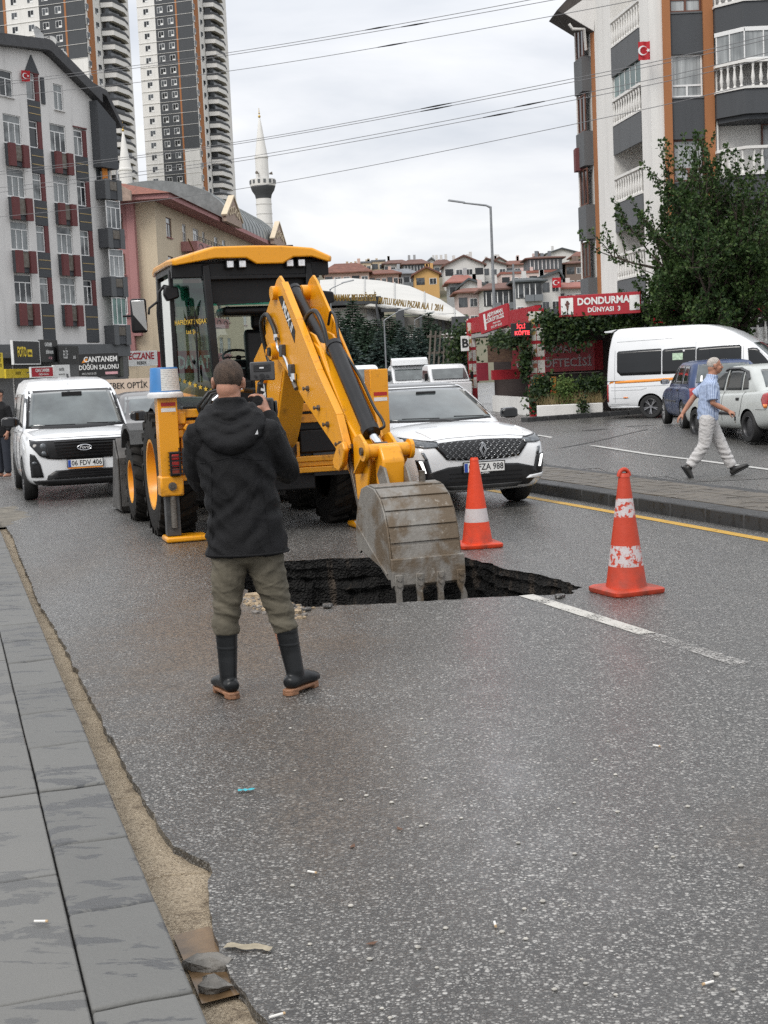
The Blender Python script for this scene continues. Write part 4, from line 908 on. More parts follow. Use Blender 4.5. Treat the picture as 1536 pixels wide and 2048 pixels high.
rings(b, [(-.05, .0, .86), (-.055, 0, 1.0), (-.07, 0, 1.2), (-.085, 0, 1.38), (-.09, 0, 1.48)], [(.165, .115), (.15, .105), (.165, .115), (.19, .115), (.12, .085)])
for pts in (((-.15, 0, .88), (-.175, .015, .50), (-.185, .0, .10)), ((.045, 0, .88), (.10, .02, .50), (.172, -.01, .10))):
 rings(b, [pts[0], V(pts[0]).lerp(V(pts[1]), .6), pts[1], V(pts[1]).lerp(V(pts[2]), .35), pts[2]], [.085, .066, .052, .054, .038])
shR = V((.085, .0, 1.41)); elR = V((.185, .13, 1.20)); wrR = V((.092, .30, 1.53))
shL = V((-.265, .0, 1.41)); elL = V((-.30, .16, 1.18)); wrL = V((-.02, .40, 1.46))
for a_, e_, w_ in ((shR, elR, wrR), (shL, elL, wrL)):
 rings(b, [a_, a_.lerp(e_, .5), e_, e_.lerp(w_, .4), w_], [.055, .048, .040, .042, .028])
def basis(y, z):
 y = V(y).normalized(); z = V(z); x = y.cross(z).normalized(); z = x.cross(y); return Matrix(((x.x, y.x, z.x), (x.y, y.y, z.y), (x.z, y.z, z.z)))
hand(b, wrR, basis((-.35, .2, .95), (.75, -.55, .2)), .55, 1.0, 1)
hand(b, wrL, basis((.85, .3, .35), (.1, -.2, -1)), .5, 1.0, -1)
body = remesh(b, 'body', M_SKIN, OP, .0075, 3)
face_bits(HM, OP)
hair_cap(HM, OP, M_HAIR, lower=-.075, front=.07, thick=.004)
j = MB()
rings(j, [(-.045, .0, .775), (-.045, .0, .86), (-.055, 0, 1.02), (-.075, .0, 1.2), (-.088, .005, 1.34), (-.092, .01, 1.44), (-.094, .012, 1.51)], [(.222, .158), (.215, .152), (.195, .142), (.200, .147), (.212, .145), (.180, .122), (.10, .09)], round0=False)
for a_, e_, w_, k_ in ((shR, elR, wrR, 1), (shL, elL, wrL, 1)):
 rings(j, [a_+V((0, 0, .01)), a_.lerp(e_, .35), a_.lerp(e_, .75), e_, e_.lerp(w_, .3), e_.lerp(w_, .7), e_.lerp(w_, .93)], [.088, .086, .080, .074, .068, .054, .047], n=16)
rings(j, [(-.30, -.01, 1.43), (-.09, -.01, 1.485), (.12, -.01, 1.43)], [.062, .075, .062], lat=(0, 1, 0))
rings(j, [(-.094, .02, 1.50), (-.095, .022, 1.555), (-.096, .024, 1.595)], [(.092, .088), (.080, .080), (.078, .080)], round1=False)
def crease(p, sd, sc, sh):
 q = V((p.x*sc[0]+p.z*sh*3, p.y*sc[1], p.z*sc[2]+p.x*sh*2+sd)); q = q+noise.noise_vector(q*.7)*.5
 a = 1-abs(noise.noise(q)); return a**7-.25*a
fb = fabric(2, .0045, 7, 7, 5); fb2 = fabric(5, .0022, 20, 20, 14)
def jack_w(p, n_):
 d = fb(p, n_)+fb2(p, n_)
 t = (p.x+.02)*.75+(p.z-1.28); d += .007*math.exp(-((p.x-.06)/.14)**2-((p.z-1.2)/.16)**2)*math.sin(t*48+noise.noise(p*6)*1.5)
 t2 = (p.z-.95)*1.0-(p.x)*.8; d += .005*math.exp(-((p.z-.98)/.16)**2)*math.sin(t2*48+noise.noise(p*7)*2.5)
 d += .0045*math.exp(-((p.x+.25)/.08)**2)*math.sin((p.z+p.x*.9)*70+noise.noise(p*8)*2)
 d += crease(p, 1.0, (5, 5, 3.2), .9)*.007+crease(p, 7.0, (8, 8, 6), -.8)*.004
 return d*(.35 if p.z > 1.5 else 1)
jk = remesh(j, 'jacket', M_JACK, OP, .0075, 4, jack_w)
for pts in ([(-.27+.03*k, 1.295+.012*math.cos((k-6)*.5)) for k in range(13)], [(-.205-.002*k, 1.27-.04*k) for k in range(12)], [(.045+.004*k, 1.27-.04*k) for k in range(12)]):
 q_ = [jk.ray_cast(V((x, -1, z)), V((0, 1, 0))) for x, z in pts]; sm = MB(); q_ = [h_[1] for h_ in q_ if h_[0]]
 if len(q_) > 2: sm.tube(q_, .0028, 5); sm.build('seam', M_JACK, jk, smooth=60)
hm = MB(); hm.tube([V((-.045+.226*math.cos(a*math.tau/40), .162*math.sin(a*math.tau/40), .787)) for a in range(41)], .006, 6); hm.build('hem', M_JACK, jk, smooth=60)
h = MB()
def arc_(w_, yb, zb, yf, zf, n=13): return [V((-.094+w_*math.sin(R(-100+200*k/(n-1))), yf+(yb-yf)*max(0, math.cos(R(-100+200*k/(n-1)))), zf+(zb-zf)*max(0, math.cos(R(-100+200*k/(n-1))))**1.6)) for k in range(n)]
rings(h, arc_(.150, -.135, 1.375, .0, 1.50), [.03]+[.045+.012*math.sin(math.pi*k/10) for k in range(11)]+[.03], lat=(0, 0, 1))
rings(h, arc_(.138, -.125, 1.445, .02, 1.53), [.03]+[.040]*11+[.03], lat=(0, 0, 1))
rings(h, arc_(.112, -.085, 1.525, .04, 1.565), [.025]+[.034]*11+[.025], lat=(0, 0, 1))
rings(h, [(-.094, -.06, 1.37), (-.094, -.06, 1.46), (-.094, -.03, 1.54)], [(.13, .055), (.13, .065), (.09, .05)])
rings(h, [(-.094, .02, 1.555), (-.095, .022, 1.585), (-.096, .026, 1.615)], [(.094, .092), (.088, .088), (.084, .086)], round0=False, round1=False)
fh = fabric(9, .006, 12, 12, 26)
def hood_w(p, n_): return fh(p, n_)*.5+.0022*math.sin((p.z+.25*abs(p.x+.09))*105+noise.noise(p*10)*1.5)*math.exp(-((p.y+.08)/.09)**2)
hd = remesh(h, 'hood', M_JACK, OP, .009, 2, hood_w)
mb = MB(); mb.poly([(.035, -.145, 1.425), (.052, -.135, 1.425), (.05, -.136, 1.45)]); mb.build('reflective_tab', M_WHT, jk)
t_ = MB()
rings(t_, [(-.05, .0, .97), (-.05, .0, .86), (-.05, .0, .78)], [(.165, .125), (.19, .135), (.185, .13)])
rings(t_, [(-.135, 0, .80), (-.155, .005, .66), (-.172, .015, .50), (-.18, .012, .42), (-.183, .01, .345)], [(.100, .118), (.094, .106), (.074, .084), (.070, .078), (.065, .073)], round1=False)
rings(t_, [(.035, 0, .80), (.062, .005, .66), (.102, .015, .50), (.122, .012, .42), (.142, .008, .345)], [(.102, .118), (.096, .106), (.074, .084), (.070, .078), (.065, .073)], round1=False)
ft = fabric(12, .005, 8, 8, 22, (9, 0, 0)); ft2 = fabric(3, .0028, 24, 24, 40)
def trou_w(p, n_):
 k = 1.0 if p.z < .62 else .6
 sw = .006*math.sin(p.z*78+p.x*22+noise.noise(p*7)*3)*math.exp(-((p.z-.47)/.10)**2)
 return (ft(p, n_)*k+ft2(p, n_))+sw+.004*math.sin((p.z*1-abs(p.x+.05)*1.1)*60+noise.noise(p*6)*2)*math.exp(-((p.z-.74)/.1)**2)
remesh(t_, 'trousers', M_TROU, OP, .007, 3, lambda p, n_: trou_w(p, n_)+crease(p, 3, (4, 4, 9), 1.2)*.007+crease(p, 9, (7, 7, 13), -1)*.004)
for x, xt, fx, fy in ((-.185, -.183, -.38, .92), (.178, .144, .55, .83)):
 bt = MB(); d = V((fx, fy, 0)).normalized()
 a0 = V((x, -.012, .0))
 rings(bt, [V((xt, .008, .365)), V((xt, .008, .33)), V((x*.5+xt*.5, .002, .22)), a0+V((0, 0, .12)), a0+V((0, 0, .07))], [(.060, .066), (.059, .065), (.053, .060), (.047, .056), (.046, .056)], lat=(d.y, -d.x, 0), round0=False)
 hl = a0-d*.055
 rings(bt, [hl+V((0, 0, .066)), a0+V((0, 0, .078)), a0+d*.08+V((0, 0, .074)), a0+d*.14+V((0, 0, .062)), a0+d*.185+V((0, 0, .055))], [(.043, .038), (.047, .048), (.050, .044), (.054, .036), (.044, .028)], lat=(d.y, -d.x, 0))
 def bw(p, n_): return .0025*max(0, math.sin(p.z*170)) if .24 < p.z < .345 and math.sin(p.z*170) > .9 else 0.0
 bo = remesh(bt, 'boot', M_BOOT, OP, .0065, 3, bw)
 sl = MB(); pr = [(-.098, 0), (-.082, .032), (-.03, .040), (.04, .041), (.12, .046), (.175, .036), (.205, .0), (.175, -.036), (.12, -.046), (.04, -.041), (-.03, -.040), (-.082, -.032)]
 pr = [a0+d*q[0]+V((d.y, -d.x, 0))*q[1] for q in pr]
 k = sl.add([q+V((0, 0, .016)) for q in pr]+[q+V((0, 0, .036)) for q in pr]); n = len(pr)
 sl.face([k+i for i in range(n)]); sl.face([k+n+i for i in range(n)])
 for i in range(n): sl.face((k+i, k+(i+1) % n, k+n+(i+1) % n, k+n+i))
 so = sl.build('sole', M_SOLE, bo, bevel=.006)
 hb = MB(); hp = [pr[0], pr[1], pr[2], pr[10], pr[11]]; k = hb.add([q+V((0, 0, .001)) for q in hp]+[q+V((0, 0, .02)) for q in hp])
 hb.face(range(k, k+5)); hb.face(range(k+5, k+10))
 for i in range(5): hb.face((k+i, k+(i+1) % 5, k+5+(i+1) % 5, k+5+i))
 hb.build('heel', M_SOLE, bo, bevel=.003)
 fp = MB(); hp = [pr[4], pr[5], pr[6], pr[7], pr[8]]; k = fp.add([q+V((0, 0, .001)) for q in hp]+[q+V((0, 0, .02)) for q in hp])
 fp.face(range(k, k+5)); fp.face(range(k+5, k+10))
 for i in range(5): fp.face((k+i, k+(i+1) % 5, k+5+(i+1) % 5, k+5+i))
 fp.build('forefoot_tread', M_SOLE, bo, bevel=.003)
vc = OP.matrix_world if False else None
VC = thing('video_camera', 'black video camera with a top monitor held up beside the operator\'s face', 'camera', (bp.x+.055, bp.y+.36, 1.52), R(3))
M_CAM = mat('camera_black', (.014, .014, .015), .4, var=.3, scale=12, bump=.1); M_CAMG = mat('camera_grey', (.055, .055, .057), .45, var=.2, scale=12)
mb = MB(); mb.box(-.055, .055, -.02, .16, -.03, .085); mb.build('camera_body', M_CAM, VC, bevel=.012)
mb = MB(); mb.cyl((0, .16, .03), (0, .30, .03), .05, .045, 20).cyl((0, .30, .03), (0, .34, .03), .056, n=20); mb.build('lens', M_CAM, VC, smooth=35)
mb = MB(); mb.cyl((-.02, -.02, .075), (-.03, -.075, .075), .024, .030, 14); mb.build('eyepiece', M_CAM, VC, smooth=35)
mb = MB(); mb.tube([(-.03, .0, .085), (-.02, -.005, .15), (.0, -.005, .19)], .012, 8); mb.ball((-.012, -.005, .165), .018); mb.build('monitor_arm', M_CAM, VC, smooth=40)
mo = MB().box(-.065, .072, -.02, .012, .185, .29).build('monitor', M_CAMG, VC, bevel=.006)
mb = MB(); mb.box(-.045, .05, -.023, -.0195, .235, .275); mb.build('panel', M_CAM, mo, bevel=.003)
mb = MB(); mb.box(-.012, .012, -.025, -.0225, .252, .260); mb.build('display', M_WHT, mo)
for x, r_ in ((-.035, .008), (.0, .014), (.03, .008)):
 mb = MB(); mb.cyl((x, -.02, .21), (x, -.032, .21), r_, n=14); mb.build('knob', M_CAM, mo, smooth=35)
mb = MB(); mb.box(.055, .075, .02, .12, -.02, .07); mb.build('hand_grip', M_CAM, VC, bevel=.012)
wp = gr(1422, 954); WM = thing('person', 'person in a blue striped short sleeved shirt and light trousers striding past the parked cars', 'person', (wp.x, wp.y, 0), R(-96))
M_SHIRT = NB('striped_shirt'); _o = M_SHIRT.tc.outputs['Object']
_mp = M_SHIRT.math('ADD', M_SHIRT.n('ShaderNodeSeparateXYZ', Vector=_o).outputs['Y'], M_SHIRT.math('MULTIPLY', M_SHIRT.noise(_o, 6, 2), .012))
_sx = M_SHIRT.n('ShaderNodeSeparateXYZ', Vector=_o)
_ph = M_SHIRT.math('ADD', M_SHIRT.math('MULTIPLY', _mp, 1), M_SHIRT.math('MULTIPLY', _sx.outputs['X'], .55))
_sn = M_SHIRT.math('SINE', M_SHIRT.math('MULTIPLY', _ph, 230.0))
M_SHIRT.set(M_SHIRT.b.inputs['Base Color'], M_SHIRT.mix(M_SHIRT.ramp(_sn, (.35, 0.0), (.6, 1.0)), (.42, .50, .66), (.17, .23, .38))); M_SHIRT.b.inputs['Roughness'].default_value = .8; M_SHIRT = M_SHIRT.m
M_LTROU = mat('light_grey_trousers', (.50, .485, .475), .8, var=.12, scale=7, bump=.2, bscale=300)
M_SHOE = mat('black_leather_shoe', (.02, .019, .018), .4, var=.3, scale=12)
b = MB(); Hc = V((.0, .085, 1.595)); HM = head(b, Hc, yaw=R(4), s=1.02, tilt=R(-3))
rings(b, [(0, .03, 1.38), (0, .045, 1.45), (0, .06, 1.53)], [.068, .062, .060])
rings(b, [(0, -.03, .84), (0, -.015, 1.0), (0, .0, 1.18), (0, .01, 1.33), (0, .02, 1.40)], [(.155, .11), (.15, .12), (.165, .125), (.18, .11), (.11, .08)])
hipN = V((.09, -.04, .86)); knN = V((.095, -.10, .46)); anN = V((.10, -.33, .15))
hipF = V((-.09, -.02, .86)); knF = V((-.095, .16, .47)); anF = V((-.10, .33, .10))
for a_, k_, e_ in ((hipN, knN, anN), (hipF, knF, anF)): rings(b, [a_, a_.lerp(k_, .6), k_, k_.lerp(e_, .35), e_], [.085, .066, .052, .052, .038])
shN = V((.185, .01, 1.33)); elN = V((.225, .02, 1.07)); wrN = V((.20, .235, .955))
shF = V((-.185, .0, 1.33)); elF = V((-.22, -.20, 1.15)); wrF = V((-.20, -.36, .93))
for a_, e_, w_ in ((shN, elN, wrN), (shF, elF, wrF)): rings(b, [a_, a_.lerp(e_, .5), e_, e_.lerp(w_, .35), w_], [.052, .047, .040, .041, .028])
hand(b, wrN, basis((0, .9, -.35), (.5, .35, .9)), .75, 1.0, -1)
hand(b, wrF, basis((-.1, -.55, -.6), (.2, -.6, .6)), .25, 1.0, 1)
remesh(b, 'body', M_SKIN2, WM, .0085, 3)
face_bits(HM, WM); hair_cap(HM, WM, M_GHAIR, lower=-.03, front=.085, thick=.003)
mb = MB(); rings(mb, [(-.02, .098, -.040), (0, .104, -.042), (.02, .098, -.040)], [.005, .006, .005], lat=(0, 1, 0), n=8); mb.v = [HM @ p for p in mb.v]; mb.build('moustache', M_HAIR, WM, smooth=60)
s_ = MB()
rings(s_, [(0, -.03, .83), (0, -.02, .95), (0, -.005, 1.08), (0, .005, 1.2), (0, .012, 1.31), (0, .02, 1.38), (0, .03, 1.42)], [(.19, .145), (.188, .15), (.182, .152), (.19, .145), (.20, .13), (.15, .10), (.09, .08)], round0=False)
for a_, e_ in ((shN, elN), (shF, elF)): rings(s_, [a_+V((0, 0, .01)), a_.lerp(e_, .4), a_.lerp(e_, .82)], [.078, .080, .080], round1=False)
rings(s_, [(0, .035, 1.40), (0, .045, 1.45), (0, .05, 1.475)], [(.085, .085), (.076, .08), (.074, .078)], round1=False)
fs = fabric(21, .008, 8, 9, 12, (3, 0, 0)); fs2 = fabric(22, .004, 20, 20, 22)
remesh(s_, 'shirt', M_SHIRT, WM, .0095, 2, lambda p, n_: fs(p, n_)+fs2(p, n_)+.004*math.sin((p.z+p.y*.9)*55+noise.noise(p*7)*2)*math.exp(-((p.z-.98)/.12)**2))
t_ = MB()
rings(t_, [(0, -.03, .98), (0, -.03, .88), (0, -.03, .80)], [(.17, .125), (.18, .135), (.165, .125)])
for a_, k_, e_ in ((hipN, knN, anN), (hipF, knF, anF)): rings(t_, [a_, a_.lerp(k_, .5), k_, k_.lerp(e_, .5), e_.lerp(k_, .1)], [.115, .100, .088, .080, .074], round1=False)
fl = fabric(31, .009, 10, 10, 20, (8, 0, 0)); fl2 = fabric(32, .004, 25, 25, 30)
remesh(t_, 'trousers', M_LTROU, WM, .0095, 2, lambda p, n_: fl(p, n_)+fl2(p, n_)+.006*math.sin(p.z*75+noise.noise(p*6)*3)*math.exp(-((p.z-.3)/.14)**2))
for an, d, up in ((anN, V((0, .55, -.83)), V((0, .83, .55))), (anF, V((0, .88, .47)), V((0, -.47, .88)))):
 sh = MB(); lat = (1, 0, 0); heel = an-up*.055-d*.045
 rings(sh, [heel+up*.02, heel+d*.07+up*.035, heel+d*.14+up*.022, heel+d*.205+up*.012, heel+d*.25+up*.006], [(.036, .040), (.042, .050), (.046, .038), (.046, .030), (.034, .022)], lat=lat)
 rings(sh, [an+up*.03, an-up*.02], [(.042, .045), (.044, .050)], lat=lat)
 sho = remesh(sh, 'shoe', M_SHOE, WM, .007, 3)
 so = MB(); pr = [(-.045, 0), (-.03, .035), (.08, .040), (.17, .048), (.25, .036), (.275, 0), (.25, -.036), (.17, -.048), (.08, -.040), (-.03, -.035)]
 q0 = [heel+d*q[0]+V((1, 0, 0))*q[1]-up*.026 for q in pr]; k = so.add(q0+[q+up*.022 for q in q0]); n = len(pr)
 so.face(range(k, k+n)); so.face(range(k+n, k+2*n))
 for i in range(n): so.face((k+i, k+(i+1) % n, k+n+(i+1) % n, k+n+i))
 so.build('sole', M_BLK, sho, bevel=.004)
KEY = thing('key_bunch', 'small bunch of keys hanging from the walking man\'s hand', 'keys', WM.matrix_basis @ V((.19, .33, .87)), R(-96))
mb = MB(); mb.box(-.004, .004, -.012, .012, -.06, .0); mb.build('key', M_BLK, KEY, bevel=.002)
mb = MB(); mb.tube([V((0, .012*math.cos(q*math.tau/12), -.068+.012*math.sin(q*math.tau/12))) for q in range(13)], .002, 5); mb.build('ring', M_STEEL, KEY)
mb = MB(); mb.box(-.002, .002, .0, .012, -.10, -.07); mb.build('tag', M_STEEL, KEY)
# ================================================================== VEHICLES
M_WPAINT = mat('white_car_paint', (.74, .75, .76), .22, var=.03, scale=2, coat=.7)
M_BLUE = mat('dark_blue_car_paint', (.02, .042, .115), .3, var=.15, scale=3, coat=.15)
M_SILV = mat('pale_silver_car_paint', (.50, .52, .50), .32, metal=.15, var=.08, scale=3, coat=.4)
M_GREYP = mat('dark_grey_car_paint', (.09, .085, .085), .25, metal=.2, var=.1, scale=3, coat=.5)
M_REDP = mat('dark_red_car_paint', (.28, .02, .03), .25, var=.1, scale=3, coat=.5)
M_TRIM = mat('car_black_trim', (.012, .012, .013), .35, var=.3, scale=8, spec=.35)
M_TRIMG = mat('gloss_black_trim', (.007, .007, .008), .12, var=.2, scale=8)
M_CARGL = mat('dark_window_glass', (.012, .015, .016), .05, var=.3, scale=2.5, spec=.8)
def screen_mat():
 b = NB('windscreen_glass'); o = b.tc.outputs['Object']
 b.set(b.b.inputs['Base Color'], b.mix(b.ramp(b.noise(o, 2.2, 3), (.35, 0.0), (.7, 1.0)), (.03, .04, .04), (.10, .12, .12)))
 b.b.inputs['Roughness'].default_value = .06; b.b.inputs['Specular IOR Level'].default_value = .9; b.b.inputs['Coat Weight'].default_value = .6; b.b.inputs['Coat IOR'].default_value = 1.6
 return b.m
M_SCREEN = screen_mat()
M_TYRE = mat('car_tyre', (.014, .014, .014), .7, var=.3, scale=20, bump=.2)
M_ALLOY = mat('alloy_rim', (.30, .30, .31), .3, metal=.8, var=.2, scale=12); M_DRIM = mat('dark_rim', (.05, .05, .052), .35, metal=.5, var=.2, scale=12)
M_HUBC = mat('hubcap', (.38, .38, .38), .4, metal=.2, var=.2, scale=12)
M_HEADL = mat('headlamp_glass', (.09, .10, .11), .08, var=.7, scale=30, spec=.9); M_DRL = mat('daytime_lamp', (1, 1, .98), .3, emit=1.3)
M_TAIL = mat('tail_lamp_red', (.35, .012, .012), .12, var=.35, scale=25, coat=.6); M_AMB = mat('amber_lamp', (.75, .22, .03), .2, var=.2, scale=25, coat=.5)
M_PLATE = mat('number_plate', (.72, .72, .70), .4, var=.04); M_PBLUE = mat('plate_blue', (.02, .07, .35), .4); M_INK = mat('black_ink', (.012, .012, .014), .5); M_ORG = mat('orange_band', (.75, .27, .03), .5)
def half_ring(y, w, zb, zs, zt, tuck=.90):
 h = zs-zb
 half = [(0, zb), (w*.62, zb), (w*tuck, zb+.03), (w*.975, zb+.13), (w, zb+h*.45), (w*.992, zb+h*.72), (w*.965, zs-.05), (w*.90, zs), (w*.72, zs+(zt-zs)*.55), (w*.38, zt-.006), (0, zt)]
 return [(x, y, z) for x, z in half]+[(-x, y, z) for x, z in half[-2:0:-1]]
def rr_ring(y0, y1, w0, w1, z, r=.25, n=8, zf=0.0, bow=0.0):
 pts = []
 for cx, cy, a0, ww in ((1, 1, 0, w1), (-1, 1, 90, w1), (-1, -1, 180, w0), (1, -1, 270, w0)):
  for k in range(n+1):
   a = R(a0+90*k/n); x = cx*(ww-r)+r*math.cos(a); y = (y1-r if cy > 0 else y0+r)+r*math.sin(a)
   if bow and cy > 0: y -= bow*(x/ww)**2*max(0, math.sin(a) if cx*1 else 1)
   pts.append((x, y, z))
  if cy > 0 and cx > 0 or cy < 0 and cx < 0:
   a = V(pts[-1]); b_ = V((-a.x if cy > 0 else -a.x, a.y, z))
   for k in range(1, 6): q = a.lerp(b_, k/6); pts.append((q.x, q.y-(bow*(q.x/ww)**2-bow*(a.x/ww)**2 if cy > 0 else 0), z))
 return pts
class Car:
 def __init__(s, name, label, loc, rz, paint, group=None, cat='car'):
  s.root = thing(name, label, cat, loc, rz, group); s.paint = paint; s.solids = []
 def lower(s, st, wheels, wr, sub=2, x_out=None):
  mb = MB(); mb.loft([half_ring(*q) for q in st]); o = mb.build('body', [s.paint, M_TRIM], s.root)
  o.data.polygons.foreach_set('use_smooth', [True]*len(o.data.polygons))
  m = o.modifiers.new('s', 'SUBSURF'); m.levels = sub; m.render_levels = sub; bake(o)
  mb = MB()
  for y in wheels: mb.cyl((-2, y, wr*.98), (-.52, y, wr*.98), wr*1.16, n=36).cyl((.52, y, wr*.98), (2, y, wr*.98), wr*1.16, n=36)
  c = mb.build('cutter', M_TRIM, s.root)
  m = o.modifiers.new('b', 'BOOLEAN'); m.object = c; m.operation = 'DIFFERENCE'; m.solver = 'EXACT'; m.material_mode = 'TRANSFER'
  bake(o); bpy.data.objects.remove(c)
  o.data.polygons.foreach_set('use_smooth', [True]*len(o.data.polygons)); o.data.set_sharp_from_angle(angle=R(32))
  s.body = o; s.solids.append(o); return o
 def cabin(s, rg, m=None, smooth=40, name='cabin'):
  mb = MB(); mb.loft(rg); o = mb.build(name, m or s.paint, s.root, smooth=smooth); s.cab = o; s.solids.append(o); return o
 def cast(s, p, d):
  best = None
  for o in s.solids:
   ok, h, n_, i = o.ray_cast(V(p), V(d))
   if ok and (best is None or (h-V(p)).length < (best[0]-V(p)).length): best = (h, n_)
  return best
 def patch(s, name, lines, axis, m, off=.006, thick=.004, rows=6, parent=None, cols=None, smooth=50):
  d = {'+y': V((0, -1, 0)), '-y': V((0, 1, 0)), '+x': V((-1, 0, 0)), '-x': V((1, 0, 0)), '+z': V((0, 0, -1))}[axis]
  def P3(a, b): return {'+y': V((a, 6, b)), '-y': V((a, -6, b)), '+x': V((4, a, b)), '-x': V((-4, a, b)), '+z': V((a, b, 4))}[axis]
  def dens(l, k):
   o = []
   for i in range(len(l)-1):
    for j in range(k): f = j/k; o.append((l[i][0]+(l[i+1][0]-l[i][0])*f, l[i][1]+(l[i+1][1]-l[i][1])*f))
   o.append(l[-1]); return o
  L = [dens(l, cols or 4) for l in lines]; full = []
  for a, b in zip(L[:-1], L[1:]):
   for r_ in range(rows): f = r_/rows; full.append([(p[0]+(q[0]-p[0])*f, p[1]+(q[1]-p[1])*f) for p, q in zip(a, b)])
  full.append(L[-1]); mb = MB(); g = []; last = None
  for row in full:
   gr_ = []
   for a, b in row:
    h = s.cast(P3(a, b), d)
    if h: last = h[0]-d*off; gr_.append(last.copy())
    else: gr_.append(None)
   g.append(gr_)
  for i, r_ in enumerate(g):
   for j, q in enumerate(r_):
    if q is None:
     c = [g[a][b] for a in range(max(0, i-2), min(len(g), i+3)) for b in range(max(0, j-2), min(len(r_), j+3)) if g[a][b] is not None]
     base = P3(*full[i][j]); q = base.copy()
     if c:
      k = min(c, key=lambda t: (t-base-d*((t-base).dot(d))).length); q = base+d*((k-base).dot(d))
     r_[j] = q
  ks = [mb.add(r_) for r_ in g]; n = len(g[0])
  for a, b in zip(ks[:-1], ks[1:]):
   for j in range(n-1): mb.face((a+j, a+j+1, b+j+1, b+j))
  o = mb.build(name, m, parent or s.root, smooth=smooth)
  if thick:
   q = o.modifiers.new('t', 'SOLIDIFY'); q.thickness = thick; q.offset = 0
  return o
 def wheels(s, ys, r, w, x, rim=M_ALLOY, spokes=5, steel=False):
  for y in ys:
   for sd in (-1, 1):
    Mx = Matrix.Translation((sd*(x-w/2), y, r)) @ Matrix.Rotation(R(90)*sd, 4, 'Y'); h = w/2; rr = r*.66
    mb = MB(); mb.lathe([(rr, -h), (r*.9, -h), (r*.985, -h*.75), (r, 0), (r*.985, h*.75), (r*.93, h*.97), (r*.80, h), (rr*1.03, h*.92), (rr, h*.6)], 32, Mx, cap=False)
    t = mb.build('wheel', M_TYRE, s.root, smooth=45)
    mb = MB(); mb.lathe([(rr*1.03, h*.90), (rr*.98, h*.95), (rr*.93, h*.80), (rr*.90, h*.2), (rr*.3, h*.1), (.001, h*.1)], 32, Mx, cap=False); mb.build('barrel', M_DRIM if not steel else rim, t, smooth=45)
    mb = MB()
    if steel: mb.lathe([(rr*.92, h*.35), (rr*.75, h*.55), (rr*.5, h*.5), (rr*.3, h*.62), (.001, h*.62)], 28, Mx, cap=False)
    else:
     for k in range(spokes):
      a = k*math.tau/spokes
      for da, wd in ((-.13, .05), (.13, .05)):
       p0 = V((rr*.18*math.cos(a), rr*.18*math.sin(a), h*.62)); p1 = V((rr*.95*math.cos(a+da), rr*.95*math.sin(a+da), h*.78)); mb.bar(Mx @ p0, Mx @ p1, rr*.11, .03, (sd, 0, 0))
     mb.cyl(Mx @ V((0, 0, h*.3)), Mx @ V((0, 0, h*.72)), rr*.2, n=18)
    mb.build('rim', rim, t, smooth=40)
 def plate(s, y, z, txt, tilt=0, w=.52, h=.112, side=1, band=True, xo=0):
  p = MB().box(-w/2, w/2, -.006, .006, -h/2, h/2).build('number_plate', M_PLATE, s.root, loc=(xo, y, z), rot=(tilt, 0, 0 if side < 0 else math.pi), bevel=.003)
  MB().box(-w/2-.012, w/2+.012, -.001, .012, -h/2-.012, h/2+.012).build('surround', M_TRIM, p)
  MB().box(-w/2+.003, -w/2+.045, -.0085, -.0062, -h/2+.003, h/2-.003).build('blue_strip', M_PBLUE, p)
  text(txt, .108, M_INK, p, (.022, -.0072, 0), depth=.002, bold=.012, sx=.86)
  return p
 def mirror(s, sd, y, z, x, m=M_TRIMG, sz=1):
  mb = MB(); mb.loft([[V((sd*(x+dx*sz), y+dy*sz, z+dz*sz)) for dx, dy, dz in q] for q in (
   [(.02, -.03, -.02), (.02, .04, -.02), (.02, .04, .05), (.02, -.03, .05)], [(.08, -.05, -.045), (.08, .07, -.05), (.08, .07, .08), (.08, -.05, .085)], [(.2, -.06, -.055), (.2, .06, -.05), (.2, .05, .085), (.2, -.06, .095)], [(.26, -.05, -.03), (.26, .03, -.03), (.26, .02, .06), (.26, -.05, .07)])])
  mr_ = mb.build('door_mirror', m, s.root, bevel=.02, seg=3)
  mb = MB(); mb.box(sd*(x+.05*sz) if sd > 0 else sd*(x+.235*sz), sd*(x+.235*sz) if sd > 0 else sd*(x+.05*sz), y-.066*sz, y-.0605*sz, z-.04*sz, z+.08*sz); mb.build('mirror_glass', mat('door_mirror_glass', (.8, .82, .85), .04, metal=1, var=.02), mr_)
  return mr_
 def line(s, name, pts, axis, m=None, wd=.008, off=.002):
  d = {'+y': V((0, -1, 0)), '-y': V((0, 1, 0)), '+x': V((-1, 0, 0)), '-x': V((1, 0, 0))}[axis]; o = []
  for i in range(len(pts)-1):
   for j in range(8):
    f = j/8; a = pts[i][0]+(pts[i+1][0]-pts[i][0])*f; b = pts[i][1]+(pts[i+1][1]-pts[i][1])*f
    h = s.cast({'+y': V((a, 6, b)), '-y': V((a, -6, b)), '+x': V((4, a, b)), '-x': V((-4, a, b))}[axis], d)
    if h: o.append(h[0]-d*off)
  if len(o) > 1:
   mb = MB(); mb.tube(o, wd/2, 5); return mb.build(name, m or M_TRIM, s.root)
HEAD_OUT = ANG+math.pi
suv_p = P(18.0, 6.13); S = Car('suv', 'white SUV with honeycomb grille and lit daytime lamps waiting beside the digger', (suv_p.x, suv_p.y, 0), HEAD_OUT, M_WPAINT)
S.root.location = P(18.02, 6.15)
